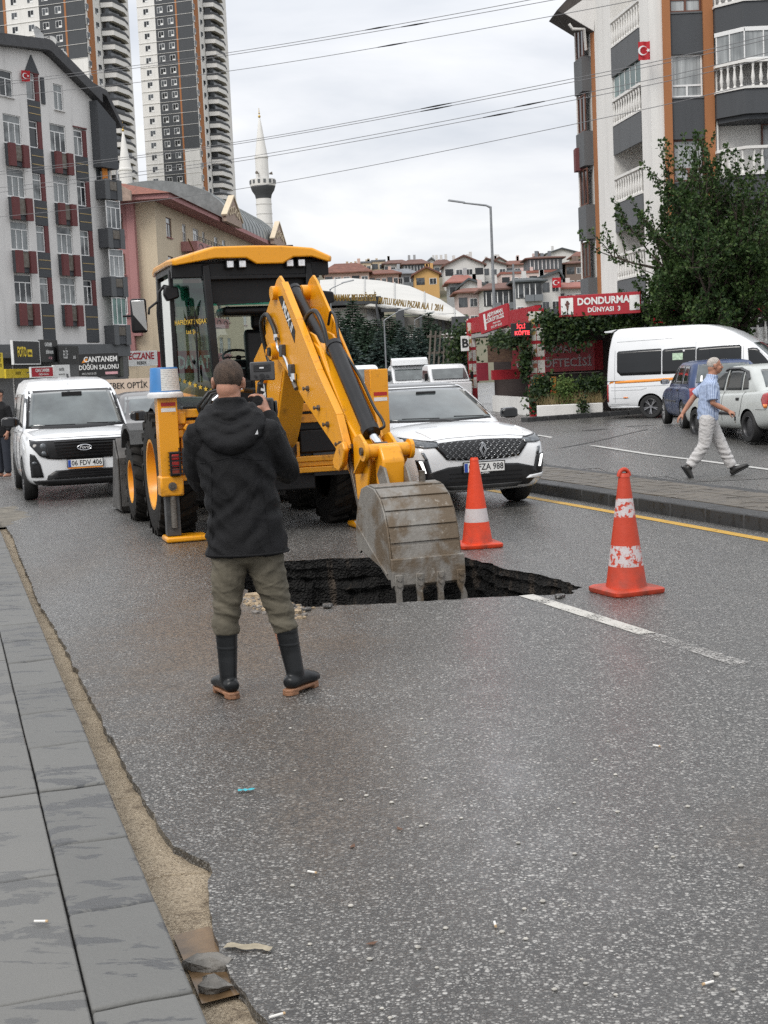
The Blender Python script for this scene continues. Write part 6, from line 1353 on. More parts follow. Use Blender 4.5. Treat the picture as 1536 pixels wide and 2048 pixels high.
def pickup(label, loc, rz, h, visor=False, rack=False):
 r = thing('truck', label, 'truck', loc, rz)
 mb = MB(); mb.loft([[(-.85, .2, .6), (.85, .2, .6), (.85, .2, 1.3), (-.85, .2, 1.3)], [(-.85, 1.9, .6), (.85, 1.9, .6), (.85, 1.9, 1.2), (-.85, 1.9, 1.2)]])
 mb.loft([[(-.82, .1, 1.3), (.82, .1, 1.3), (.82, 1.75, 1.22), (-.82, 1.75, 1.22)], [(-.78, .15, h-.1), (.78, .15, h-.1), (.78, 1.2, h-.12), (-.78, 1.2, h-.12)], [(-.7, .25, h), (.7, .25, h), (.7, 1.0, h-.02), (-.7, 1.0, h-.02)]])
 mb.build('cab', M_WPAINT, r, bevel=.05, seg=3)
 n = V((0, .25, 0)); mb = MB(); q = [V((-.72, 1.665, 1.33)), V((.72, 1.665, 1.33)), V((.68, 1.285, h-.22)), V((-.68, 1.285, h-.22))]; mb.poly([v+V((0, .05, .03)) for v in q]); mb.build('windscreen', M_SCREEN, r)
 for sd in (-1, 1):
  mb = MB(); mb.poly([(sd*.845, .3, 1.4), (sd*.845, 1.4, 1.36), (sd*.80, 1.1, h-.25), (sd*.80, .3, h-.22)]); mb.build('side_window', M_CARGL, r)
  mb = MB(); mb.box(sd*.95-.06, sd*.95+.06, 1.45, 1.55, 1.3, 1.6); mb.build('door_mirror', M_TRIM, r, bevel=.02)
 mb = MB(); mb.box(-.9, .9, -2.6, .1, .75, 1.25); mb.build('load_bed', M_WPAINT, r, bevel=.02)
 mb = MB(); mb.box(-.75, .75, -2.6, 1.85, .45, .75); mb.build('chassis', M_TRIM, r)
 if visor:
  mb = MB(); mb.loft([[(-.7, .4, h), (.7, .4, h), (.7, .4, h+.02), (-.7, .4, h+.02)], [(-.8, 1.2, h), (.8, 1.2, h), (.78, 1.15, h+.30), (-.78, 1.15, h+.30)], [(-.8, 1.42, h-.02), (.8, 1.42, h-.02), (.78, 1.36, h+.22), (-.78, 1.36, h+.22)]]); mb.build('roof_deflector', M_WPAINT, r, bevel=.03)
 for y in (-1.7, 1.35):
  for sd in (-1, 1):
   Mx = Matrix.Translation((sd*.78, y, .4)) @ Matrix.Rotation(R(90)*sd, 4, 'Y'); mb = MB(); mb.lathe([(.001, -.1), (.4, -.1), (.4, .1), (.24, .1), (.22, .04), (.001, .04)], 20, Mx); mb.build('wheel', M_TYRE, r, smooth=40)
 return r
a = at(812, 800, 62); pickup('white truck with a roof deflector waiting beyond the SUV', (a.x, a.y, 0), math.pi+.15, 2.0, True)
a = at(718, 800, 66); pickup('white pickup waiting under the spruces behind the digger', (a.x, a.y, 0), math.pi+.15, 2.1)
a = at(882, 800, 58); pickup('white flatbed truck with a slatted frame behind its cab', (a.x, a.y, 0), math.pi+.2, 1.95)
fr_ = thing('slatted_frame', 'grey slatted wooden frame standing on the flatbed truck', 'frame', (a.x+.1, a.y+2.0, 1.25), .2)
mw = mat('weathered_wood', (.14, .12, .10), .8, var=.3, scale=8)
for k in range(6): MB().box(-.55+k*.21-.03, -.55+k*.21+.03, -.03, .03, 0, 2.1).build('slat', mw, fr_, rot=(0, R(6), 0))
for z in (.5, 1.2, 1.9): MB().box(-.62, .68, .032, .06, z-.05, z+.05).build('rail', mw, fr_, loc=(.12, 0, 0))
# ================================================================== BUILDINGS
def render_mat(name, c, var=.08, stain=.25, sc=.6):
 b = NB(name); o = b.tc.outputs['Object']
 g_ = b.noise(o, sc, 5); st = b.noise(b.mapping(o, scale=(1.6, 1.6, .12)), 1.5, 5, .65)
 col = b.mix(g_, tuple(x*(1-var) for x in c), tuple(min(1, x*(1+var)) for x in c))
 col = b.mix(b.math('MULTIPLY', b.ramp(st, (.5, 0.0), (.72, 1.0)), stain), col, tuple(x*.5 for x in c))
 b.set(b.b.inputs['Base Color'], col); b.b.inputs['Roughness'].default_value = .85
 b.set(b.b.inputs['Normal'], b.bump(b.noise(o, 18, 4), .15, .02)); return b.m
M_WALLW = render_mat('white_render', (.72, .705, .675)); M_WALLG = render_mat('pale_grey_render', (.69, .675, .655), .1, .3); M_WALLB = render_mat('beige_render', (.60, .505, .37), .08, .3); M_WALLP = render_mat('pink_render', (.40, .20, .195), .08, .25)
M_CHAR = render_mat('charcoal_render', (.068, .072, .078), .1, .2); M_CHARL = render_mat('dark_grey_render', (.115, .12, .125), .1, .2); M_ORNG = render_mat('rust_orange_render', (.35, .145, .058), .08, .2); M_BURG = render_mat('burgundy_render', (.14, .045, .045), .1, .2)
M_TILE = mat('terracotta_tiles', (.21, .075, .05), .8, var=.35, scale=4, bump=.5, bscale=12); M_ROOFD = mat('dark_roof_sheet', (.055, .055, .058), .6, var=.25, scale=2); M_ZINC = mat('zinc_roof', (.20, .215, .215), .4, metal=.4, var=.2, scale=2)
M_PVC = mat('white_window_frame', (.75, .75, .74), .4, var=.04); M_BRNF = mat('brown_window_frame', (.13, .05, .03), .5, var=.2)
def win_glass(name, dark, light, amt):
 b = NB(name); o = b.tc.outputs['Object']; oi = b.n('ShaderNodeObjectInfo').outputs['Random']
 n_ = b.noise(b.mapping(o, scale=(7, 7, .25)), 1.6, 3); big = b.math('ADD', b.noise(o, .7, 2), b.math('MULTIPLY', b.math('SUBTRACT', oi, .5), .5))
 c = b.mix(b.math('MULTIPLY', b.ramp(big, (.48-amt*.3, 0.0), (.56, 1.0)), b.ramp(n_, (.25, .35), (.7, 1.0))), dark, light)
 b.set(b.b.inputs['Base Color'], c); b.b.inputs['Roughness'].default_value = .08; b.b.inputs['Specular IOR Level'].default_value = .6; return b.m
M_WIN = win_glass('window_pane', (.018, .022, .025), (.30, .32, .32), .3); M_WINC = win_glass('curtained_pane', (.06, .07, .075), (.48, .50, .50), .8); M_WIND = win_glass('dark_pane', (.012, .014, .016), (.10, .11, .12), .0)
M_TEALG = win_glass('green_glazing', (.03, .08, .07), (.20, .34, .30), .5)
def wall(name, x0, x1, z0, z1, holes, m, parent, depth=.18, top=None, y=0):
 xs = sorted({x0, x1, *[h[0] for h in holes], *[h[1] for h in holes]}); zs = sorted({z0, z1, *[h[2] for h in holes], *[h[3] for h in holes]})
 xs = [x for x in xs if x0 <= x <= x1]; zs = [z for z in zs if z0 <= z <= z1]; mb = MB()
 for a, b in zip(xs[:-1], xs[1:]):
  for c, d in zip(zs[:-1], zs[1:]):
   mx, mz = (a+b)/2, (c+d)/2
   if any(h[0] < mx < h[1] and h[2] < mz < h[3] for h in holes): continue
   mb.poly([(a, y, c), (b, y, c), (b, y, d), (a, y, d)])
 for a, b, c, d in holes:
  mb.poly([(a, y, c), (a, y, d), (a, y+depth, d), (a, y+depth, c)]).poly([(b, y, c), (b, y+depth, c), (b, y+depth, d), (b, y, d)]).poly([(a, y, c), (a, y+depth, c), (b, y+depth, c), (b, y, c)]).poly([(a, y, d), (b, y, d), (b, y+depth, d), (a, y+depth, d)])
 if top: mb.poly([(p[0], y, p[1]) for p in top])
 return mb.build(name, m, parent)
def window(parent, x0, x1, z0, z1, y=.1, fm=None, gm=None, cols=2, trans=.7, fw=.055, sill=None, rot=0, org=None):
 fm = fm or M_PVC; gm = gm or M_WIN
 p = MB().box(x0, x1, y, y+.02, z0, z1).build('window', gm, parent)
 mb = MB(); a, b = y-.035, y+.01
 mb.box(x0, x0+fw, a, b, z0, z1).box(x1-fw, x1, a, b, z0, z1).box(x0+fw, x1-fw, a, b, z0, z0+fw).box(x0+fw, x1-fw, a, b, z1-fw, z1)
 zt = z0+(z1-z0)*trans if trans else None
 if zt: mb.box(x0+fw, x1-fw, a+.004, b, zt-fw/2, zt+fw/2)
 for k in range(1, cols):
  x = x0+(x1-x0)*k/cols; mb.box(x-fw*.6, x+fw*.6, a+.002, b, z0+fw, (zt-fw/2) if zt else z1-fw)
 mb.build('frame', fm, p)
 if sill is not None: MB().box(x0-.06, x1+.06, y-.22, y-.036, z0-.06, z0-.005).build('sill', sill, p)
 if rot or org: p.rotation_euler = (0, 0, rot); p.location = org or (0, 0, 0)
 return p
LB = thing('apartment_block', 'pale grey gabled apartment block with burgundy window boxes above the shops', 'building', (-16.9, 87, 0), math.atan2(8, 4))
FL = 2.97; rows = [15.5-FL*k for k in range(4)]
colA = (-7.62, -6.12); colB = (-3.62, -2.18); dsA = (-5.45, -4.35); dsB = (-1.45, -.25)
holes = []
for zb in rows:
 holes += [(*colA, zb, zb+1.6), (*colB, zb, zb+1.6), (-11.2, -9.8, zb, zb+1.6)]
holes += [(-7.7, -6.6, 18.05, 19.5), (-3.05, -2.2, 17.95, 19.45)]
holes += [(dsA[0], dsA[1], 4.3, 19.7), (dsB[0], dsB[1], 4.3, 17.15)]
gab = [(-13, 19.7), (2.75, 19.7)]
wall('wall', -13, 0, 0, 19.7, holes, M_WALLG, LB, .16, top=[(-12.5, 19.7), (-.0, 19.7), (0, 19.75), (-3.9, 21.1), (-12.5, 20.3)])
mb = MB(); mb.prism([(-13, 19.0), (-13, 20.2), (-3.9, 21.2), (1.99, 17.6), (1.99, 0), (-13, 0)], 'y', .18, 11); mb.build('core', M_WALLG, LB)
wall('right_wall_panel', 0, .02, 0, 19.0, [], M_WALLG, LB)
mb = MB(); mb.poly([(0, 0, 0), (.0, 0, 19.75), (2.0, .02, 17.7), (2.0, .02, 0)]); mb.build('corner_wall', M_WALLG, LB)
mb = MB(); mb.prism([(-13.4, 20.1), (-13.4, 20.75), (-3.8, 21.75), (-3.5, 21.70), (.9, 19.5), (.9, 18.85), (-3.7, 21.1), (-4.0, 21.12)], 'y', -.55, 11.3); mb.build('roof', M_ROOFD, LB)
mb = MB(); mb.prism([(.9, 18.86), (.9, 19.1), (2.3, 18.15), (2.3, 17.9)], 'y', .0, 10); mb.build('lower_roof', M_ROOFD, LB)
for zb in rows:
 for c in (colA, colB): window(LB, c[0], c[1], zb, zb+1.6, .1, cols=3, trans=.72, sill=M_PVC)
 window(LB, -11.2, -9.8, zb, zb+1.6, .1, cols=3, trans=.72)
 for c in (colA, colB):
  bx_ = MB().box(c[0]-.02, c[1]+.02, -.25, -.004, zb-1.28, zb-.08).build('window_box', M_CHAR, LB)
  for a in (c[0]-.06, c[1]-.44): MB().box(a, a+.50, -.42, -.256, zb-1.32, zb-.06).build('red_panel', M_BURG, bx_)
  MB().box(c[0]+.5, c[1]-.5, -.34, -.27, zb-1.0, zb-.15).build('planter_rail', M_STEEL, bx_)
window(LB, -7.7, -6.6, 18.05, 19.5, .1, cols=2, sill=M_WALLG); window(LB, -3.05, -2.2, 17.95, 19.45, .1, cols=2, sill=M_WALLG)
for (a, b), ztop in ((dsA, 19.7), (dsB, 17.15)):
 levels = rows if ztop < 18 else [18.2]+rows
 for i, zb in enumerate(levels):
  window(LB, a+.02, b-.34, zb, zb+1.5, .10, cols=1 if b-a < 1.15 else 2, trans=.75)
  MB().box(b-.34, b-.01, -.02, .12, zb-.05, zb+1.55).build('red_reveal', M_BURG, LB)
  z0 = (levels[i+1]+1.5) if i+1 < len(levels) else 4.35
  sp_ = MB().box(a+.01, b-.01, -.03, .10, z0+.02, zb-.03).build('spandrel', M_CHAR, LB)
  for f in (.35, .68): MB().box(a+.04, b-.04, -.045, -.031, z0+(zb-z0)*f-.02, z0+(zb-z0)*f+.02).build('gold_strip', mat('gold_trim', (.42, .30, .12), .4), sp_)
 MB().box(a-.06, b+.06, -.05, -.004, ztop-.0, ztop+.07).build('lintel', M_BURG, LB)
mb = MB(); mb.prism([(-5.5, 19.75), (-4.3, 19.75), (-4.9, 20.75)], 'y', -.06, -.005); mb.build('pointed_hood', M_CHAR, LB)
MB().box(-4.22, -3.92, -.08, -.005, 18.1, 19.6).build('open_shutter', M_CHAR, LB)
for i, zb in enumerate((14.2, 11.25, 8.3, 5.35)):
 bay = MB().box(.3, 1.85, -.75, -.01, zb-1.15, zb).build('balcony', M_CHAR, LB)
 MB().box(.26, .70, -.82, -.76, zb-1.2, zb+.03).build('end_panel', M_CHARL, bay); MB().box(1.45, 1.9, -.82, -.76, zb-1.2, zb+.03).build('end_panel', M_CHARL, bay); MB().box(.75, 1.4, -.80, -.76, zb-.62, zb-.10).build('railing', M_STEEL, bay)
 if i in (1, 2, 3): window(LB, .4, 1.8, zb+.02, zb+1.72, -.62, cols=3, trans=0 if i == 3 else .75, gm=M_TEALG if i == 3 else M_WINC)
 else:
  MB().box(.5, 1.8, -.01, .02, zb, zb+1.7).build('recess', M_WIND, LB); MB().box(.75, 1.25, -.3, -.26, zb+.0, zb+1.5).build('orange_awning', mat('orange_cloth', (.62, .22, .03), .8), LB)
mb = MB(); mb.prism([(.25, 14.95), (.25, 18.9), (2.0, 17.8), (2.0, 14.95)], 'y', -.6, -.01); mb.build('attic_bay', M_CHAR, LB)
mb = MB(); mb.prism([(.9, 19.9), (1.1, 20.15), (2.4, 19.9), (3.9, 17.95), (3.7, 17.8), (2.3, 19.55)], 'y', .2, 6); mb.build('attic_shed_roof', M_ROOFD, LB)
rnd = random.Random(11)
for k in range(14):
 mb = MB(); x = rnd.uniform(.6, 2.6); mb.bar((x, rnd.uniform(.5, 3), 18.2), (x+rnd.uniform(-.8, .8), rnd.uniform(.5, 3), 19.7), .05, .05); mb.build('stored_pole', mw, LB)
MB().box(3.3, 3.4, .5, .6, 12, 18).build('downpipe', M_PVC, LB)
MB().box(-13, 2.0, -.62, -.02, 3.45, 4.2).build('canopy', M_CHARL, LB)
for a, b in ((-12.5, -8.4), (-8.2, -5.0), (-4.8, -2.2), (-2.0, 2.4)):
 MB().box(a, b, -.06, -.01, .1, 3.4).build('shop_shutter', mat('roller_shutter', (.16, .16, .16), .5, metal=.4, var=.2, scale=3, stretch=(1, 1, 14)), LB)
def dish(label, loc, r, tilt, yaw):
 t = thing('satellite_dish', label, 'satellite dish', loc, yaw)
 mb = MB(); Mx = Matrix.Translation((0, 0, r+.3)) @ Matrix.Rotation(tilt, 4, 'X')
 mb.lathe([(.001, .0), (r*.4, .03*r), (r*.75, .10*r), (r, .2*r), (r, .22*r), (r*.75, .13*r), (r*.4, .06*r), (.001, .03*r)], 28, Mx, cap=False); mb.build('reflector', mat('dish_grey', (.42, .42, .41), .5), t, smooth=50)
 mb = MB(); mb.tube([Mx @ V((0, r*.95, .2*r)), Mx @ V((0, r*.2, r*.75)), ], .025, 6); mb.tube([Mx @ V((-.1*r, .1*r, r*.72)), Mx @ V((.1*r, .25*r, r*.78))], .06, 6); mb.build('feed_arm', M_DGREY, t)
 mb = MB(); mb.cyl((0, .1, -.6), (0, .1, r+.3), .04, n=8); mb.build('mast', M_DGREY, t)
a = at(97, 98, 84.2); dish('large grey satellite dish on the gable roof ridge', (a.x, a.y, a.z-.75), .62, R(62), R(-20))
a = at(122, 118, 85.2); dish('smaller grey satellite dish lower down the gable roof', (a.x, a.y, a.z-.7), .45, R(62), R(-15))
a = at(75, 72, 84.0); dish('satellite dish seen edge on beside the roof ridge', (a.x, a.y, a.z-.75), .5, R(75), R(70))
def flag(label, loc, w_, h_, rz, wave=.05):
 t = thing('flag', label, 'flag', loc, rz)
 rows_ = []
 for j in range(7): rows_.append([V((w_*i/12, wave*math.sin(i*.9+j*.35)*(i/12)**.5, -h_*j/6)) for i in range(13)])
 mb = MB(); mb.loft(rows_, cap=False, closed=False); mb.build('cloth', mat('flag_red', (.42, .012, .02), .7), t, smooth=70)
 c = (w_*.36, -.03-wave, -h_*.5); r_ = h_*.26
 mb = MB(); o1 = [(c[0]+r_*math.cos(R(q)), c[1], c[2]+r_*math.sin(R(q))) for q in range(35, 326, 12)]; i1 = [(c[0]+r_*.22+r_*.8*math.cos(R(q)), c[1], c[2]+r_*.8*math.sin(R(q))) for q in range(325, 34, -12)]
 n = len(o1); k = mb.add(o1+i1[::-1])
 for i in range(n-1): mb.face((k+i, k+i+1, k+n+i+1, k+n+i))
 mb.build('crescent', M_WHT, t)
 mb = MB(); st = []
 for q in range(10):
  rr = r_*.48 if q % 2 == 0 else r_*.2; st.append((c[0]+r_*1.15-rr*math.cos(q*math.tau/10), c[1], c[2]+rr*math.sin(q*math.tau/10)))
 mb.poly(st); mb.build('star', M_WHT, t)
 return t
a = at(42, 140, 81.6); flag('small red flag with white crescent on the gabled grey block', (a.x, a.y, a.z), .52, .62, R(40))
def sign(label, px, D, face, board, rz=None, name='shop_sign', frame=None, lines=(), thick=.12, posts=False):
 x0, y0, x1, y1 = px; a = at(x0, (y0+y1)/2, D[0]); b = at(x1, (y0+y1)/2, D[1]); d = V((b.x-a.x, b.y-a.y, 0)); w_ = d.length; c = (a+b)/2
 h_ = (y1-y0)*(D[0]+D[1])/2/FPX
 t = thing(name, label, 'sign', (c.x, c.y, c.z), math.atan2(d.y, d.x) if rz is None else rz)
 MB().box(-w_/2, w_/2, 0, thick, -h_/2, h_/2).build('board', board, t, bevel=.01)
 if frame:
  mb = MB(); f = .05; mb.box(-w_/2-f, w_/2+f, -.01, thick+.01, h_/2, h_/2+f).box(-w_/2-f, w_/2+f, -.01, thick+.01, -h_/2-f, -h_/2).box(-w_/2-f, -w_/2, -.01, thick+.01, -h_/2, h_/2).box(w_/2, w_/2+f, -.01, thick+.01, -h_/2, h_/2); mb.build('frame', frame, t)
 for (s_, size, m_, dx, dz, kw) in lines:
  o = text(s_, size*h_, m_, t, (dx*w_, -.012, dz*h_), **kw)
  mw_ = kw.get('_', None)
 if posts:
  mb = MB(); mb.cyl((0, thick*.5, -c.z), (0, thick*.5, -h_/2), .05, n=8); mb.build('post', M_DGREY, t)
 mb = MB(); mb.bar((-w_*.3, thick, 0), (-w_*.3, thick+.7, 0), .05, .05).bar((w_*.3, thick, 0), (w_*.3, thick+.7, 0), .05, .05); mb.build('bracket', M_DGREY, t)
 return t
M_SBLK = mat('sign_black', (.014, .014, .014), .4); M_SYEL = mat('sign_yellow', (.75, .55, .03), .5); M_SWHT = mat('sign_white', (.72, .72, .70), .5); M_SRED = mat('sign_red', (.36, .012, .022), .45, var=.08); M_SMAR = mat('sign_maroon', (.22, .015, .03), .45); M_SBEI = mat('banner_cloth', (.62, .50, .40), .8, var=.08); M_SPNK = mat('sign_pink', (.65, .35, .38), .5)
s_ = sign('black shop sign with yellow FOTO lettering and a white frame', (27, 683, 79, 727), (74, 77), None, M_SBLK, frame=M_SWHT, lines=(('FOTO', .62, M_SYEL, -.19, .0, dict(sx=.52, bold=.03)), ))
MB().box(.08, .62, -.012, -.002, -.22, .16).build('yellow_panel', M_SYEL, s_); text('aslan', .26, M_SBLK, s_, (.35, -.02, -.03), sx=.75, bold=.02)
sign('black wedding hall sign with white lettering beside the FOTO sign', (81, 680, 116, 724), (78, 80.5), None, M_SBLK, lines=(('CANTANEM', .24, M_SWHT, -.05, .28, dict(sx=.62, bold=.02)), ('DÜĞÜN SALONU', .2, M_SWHT, .0, -.06, dict(sx=.55, bold=.02)), ('0312 368', .17, M_SPNK, .02, -.32, dict(sx=.6))))
sign('black shop sign with tall white ELİF lettering', (118, 692, 158, 728), (80, 83), None, M_SBLK, lines=(('ELİF', .62, M_SWHT, -.18, .0, dict(sx=.6, bold=.0)), ('butik', .3, M_SWHT, .25, -.12, dict(sx=.6))))
sign('small red shop sign with white CAN TANEM lettering', (63, 735, 106, 753), (74, 75), None, M_SRED, frame=M_SWHT, lines=(('CAN TANEM', .5, M_SWHT, .0, .16, dict(sx=.62, bold=.02)), ('Düğün Salonu', .32, M_SWHT, .05, -.24, dict(sx=.7, shear=.3))))
sign('white shop sign with small grey lettering next to the red one', (107, 730, 140, 755), (75, 76), None, M_SWHT, lines=(('BUTİK', .3, M_SBLK, 0, .14, dict(sx=.6)), ('0312 391 92 91', .17, M_SBLK, 0, -.25, dict(sx=.65))))
s_ = sign('large black wedding hall sign CANTANEM DÜĞÜN SALONU on a post', (157, 707, 238, 753), (66, 66.5), None, M_SBLK, lines=(('CANTANEM', .32, M_SWHT, .05, .24, dict(sx=.82, bold=.025)), ('DÜĞÜN SALONU', .27, M_SWHT, .0, -.10, dict(sx=.80, bold=.025)), ('0312 363 25 25', .12, M_SWHT, -.25, -.36, dict(sx=.8))), posts=True)
MB().box(.28, .85, -.012, -.002, -.45, -.33).build('pink_panel', M_SPNK, s_)
mb = MB(); mb.prism([(-.78, .12), (-.55, .15), (-.48, .42), (-.56, .3), (-.7, .26)], 'y', -.012, -.004); mb.build('orange_motif', M_ORG, s_)
sign('narrow dark sign with white lettering at the corner of the grey block', (240, 694, 257, 752), (88, 90), None, mat('sign_olive', (.05, .055, .04), .5), lines=(('can', .22, M_SWHT, 0, .05, dict(sx=.7)), ('ensar', .24, M_SWHT, 0, -.3, dict(sx=.6))))
sign('white pharmacy sign with red ECZANE and black BEBEK lettering', (243, 702, 315, 732), (94, 96), None, M_SWHT, lines=(('ECZANE', .62, M_SRED, .05, .14, dict(sx=.86, bold=.03)), ('BEBEK', .30, M_SBLK, .05, -.30, dict(sx=.95, bold=.01))))
sign('red shop sign with white lettering behind the digger cab', (316, 702, 418, 746), (96, 99), None, M_SRED, lines=(('F', .7, M_SPNK, -.32, -.05, dict(sx=.7, bold=.03)), ('DAVAT', .78, M_SWHT, .20, -.05, dict(sx=.70, bold=.04))))
bn = sign('beige optician banner with dark OPTİK lettering and sunglasses above the queue', (190, 758, 309, 798), (60, 60.5), None, M_SBEI, name='banner', thick=.01, lines=(('BEBEK OPTİK', .42, M_SBLK, .03, .16, dict(sx=.82, bold=.006)), ))
for dx in (.12, .62):
 for e in (0, .13):
  mb = MB(); mb.prism([(dx+e-.055, -.20), (dx+e+.055, -.20), (dx+e+.045, -.29), (dx+e, -.31), (dx+e-.045, -.29)], 'y', -.012, -.004); mb.build('sunglass_print', M_SBLK, bn)
sign('yellow vertical shop sign with black lettering', (-4, 706, 7, 756), (70, 70.4), None, M_SYEL, lines=(('F\nO\nT\nO', .2, M_SBLK, 0, 0.3, dict(sx=.8)), ))
s_ = sign('pale yellow awning sign under the FOTO shop', (12, 738, 60, 756), (77, 79.5), None, M_SYEL, lines=(('FOTO', .5, M_SBLK, 0, 0, dict(sx=.8)), ))
p0 = at(318, 560, 104); BG = thing('apartment_block', 'beige apartment block with a pink end wall and a zinc barrel roof', 'building', (p0.x, p0.y, 0), math.atan2(46, 5.04))
EZ = 14.9
hl = []; wn_ = [(3.0, 4.6), (19.2, 20.6), (22.4, 23.8), (30, 31.4), (34, 35.5)]
zr = [12.6, 9.7, 6.8, 3.9]
for z in zr:
 for a, b in wn_: hl.append((a, b, z, z+1.5))
 hl += [(8.0, 9.2, z-.6, z+1.5), (11.5, 13.5, z, z+1.5), (14.8, 15.8, z-.6, z+1.5)]
wall('street_wall', 0, 46, 0, EZ, hl, M_WALLB, BG, .15)
for z in zr:
 for i, (a, b) in enumerate(wn_): window(BG, a, b, z, z+1.5, .1, fm=M_BRNF if i == 0 else M_PVC, gm=M_WINC if i else M_WIN, cols=2, sill=M_WALLP)
 for a, b, c in ((8.0, 9.2, -.6), (11.5, 13.5, 0), (14.8, 15.8, -.6)): window(BG, a, b, z+c, z+1.5, .1, cols=2, gm=M_WIN)
 bl = MB().box(7.2, 17.2, -1.3, -.01, z-.75, z-.6).build('balcony', M_WALLP, BG)
 mb = MB(); mb.box(7.2, 17.2, -1.32, -1.26, z-.6, z+.0).box(7.2, 7.26, -1.26, -.01, z-.6, z+.0).box(17.14, 17.2, -1.26, -.01, z-.6, z); mb.build('parapet', M_WALLP, bl)
 mb = MB(); mb.box(7.2, 17.2, -1.34, -1.30, z+.34, z+.38).box(7.2, 17.2, -1.34, -1.30, z+.18, z+.21)
 for k in range(11): mb.box(7.2+k, 7.24+k, -1.33, -1.29, z, z+.38)
 mb.build('railing', M_DGREY, bl)
 for k in range(4):
  mb = MB(); c = 8.4+k*2.5; mb.tube([(c+.7*math.cos(R(q)), -1.335, z-.45+.30*math.sin(R(q))) for q in range(0, 181, 20)], .035, 5); mb.build('scroll', M_DGREY, bl)
mb = MB(); mb.poly([(0, .0, 0), (0, 6.2, 0), (0, 6.2, EZ), (0, 0, EZ)][::-1]); mb.build('end_wall', M_WALLB, BG)
mb = MB(); mb.box(-.55, -.01, 1.45, 2.0, 5.2, EZ); mb.build('pink_bay', M_WALLP, BG); MB().box(-.40, -.012, 2.01, 7.5, 4.0, EZ).build('pink_wall', M_WALLP, BG)
for z in zr:
 w_ = window(BG, 4.35, 5.35, z, z+1.5, .0, fm=M_BRNF if z > 8 else M_PVC, gm=M_WIN, cols=2, sill=M_WALLP, rot=-math.pi/2, org=(-.42, 7.7, 0))
mb = MB(); mb.box(.02, 46, .2, 12, 0, EZ); mb.build('core', M_WALLB, BG)
mb = MB(); mb.loft([[(-1.3, -1.4, EZ), (46.5, -1.4, EZ), (46.5, 13, EZ), (-1.3, 13, EZ)], [(-1.3, -1.4, EZ+.35), (46.5, -1.4, EZ+.35), (46.5, 13, EZ+.35), (-1.3, 13, EZ+.35)]]); mb.build('eaves', M_WALLP, BG)
mb = MB(); mb.loft([[(-1.5, -1.6, EZ+.36), (20, -1.6, EZ+.36), (20, 13.2, EZ+.36), (-1.5, 13.2, EZ+.36)], [(5, 5, EZ+2.4), (15, 5, EZ+2.4), (15, 6, EZ+2.4), (5, 6, EZ+2.4)]]); rf = mb.build('tiled_roof', M_TILE, BG)
for x, y in ((4, 4.5), (9, 6.5), (12, 5.5)): MB().box(x, x+.8, y, y+.8, EZ+1.5, EZ+3.1).build('chimney', M_WALLB, rf)
for k in range(14):
 x0 = 20.2+k*1.65; mb = MB(); pr = []
 for q in range(0, 181, 10): pr.append((5.8-7.2*math.cos(R(q)), EZ+.3+4.1*math.sin(R(q))))
 mb.prism(pr, 'x', x0, x0+1.58); mb.build('roof_sheet', M_ZINC, BG, smooth=40)
 mb = MB(); mb.tube([(x0+1.615, y, z+.03) for y, z in pr], .06, 5); mb.build('roof_rib', M_ZINC, BG)
for x, s in ((18.6, 1.0), (40.5, 1.0), ):
 mb = MB(); mb.prism([(x-3.2, EZ+.0), (x+3.2, EZ+.0), (x+3.2, EZ+.5), (x, EZ+2.3), (x-3.2, EZ+.5)], 'y', -2.0, -1.62); pd = mb.build('pediment', render_mat('pediment_render_%d' % int(x), (.36, .27, .22), .1, .3), BG)
 mb = MB(); mb.bar((x-3.4, -1.85, EZ+.5), (x, -1.85, EZ+2.45), .5, .15); mb.bar((x, -1.85, EZ+2.45), (x+3.4, -1.85, EZ+.5), .5, .15); mb.build('coping', M_WALLB, pd)
 for q in range(5):
  mb = MB(); c = x-1.8+q*.9; mb.tube([(c+.35*math.cos(R(t)), -2.03, EZ+.85+.4*(1-abs(q-2)/2.5)+.28*math.sin(R(t))) for t in range(0, 361, 30)], .06, 5); mb.build('scroll', M_WALLB, pd)
mb = MB(); mb.prism([(1.2, EZ-.1), (6.0, EZ-.1), (6.0, EZ+.6), (3.6, EZ+2.0), (1.2, EZ+.6)], 'x', -1.9, -1.6); pd = mb.build('pediment', mat('pediment_stone', (.36, .27, .22), .85, var=.2), BG)
for q in range(4):
 mb = MB(); c = 2.3+q*.85; mb.tube([(-1.94, c+.32*math.cos(R(t)), EZ+.7+.28*math.sin(R(t))) for t in range(0, 361, 30)], .06, 5); mb.build('scroll', M_WALLB, pd)
RB = thing('apartment_block', 'white and charcoal apartment block with rust orange strips and stone balusters', 'building', (10.0, 50.2, 0), 0)
TOPZ = 18.6; nfl = 6; Z0 = [10.84+2.9*k for k in (1, 0, -1, -2, -3)]
mb = MB(); mb.prism([(1.5, .3), (9, .3), (9, 8.2), (.1, 8.2), (.18, 5), (1.35, 4.5)], 'z', 0, TOPZ); mb.build('core', M_WALLW, RB)
MB().box(-.02, .44, -.02, .30, 0, TOPZ).build('corner_pier', M_WALLW, RB)
MB().box(.44, .71, -.12, .28, 0, TOPZ).build('orange_strip', M_ORNG, RB); MB().box(1.85, 2.20, -.12, .28, 0, TOPZ).build('orange_strip', M_ORNG, RB)
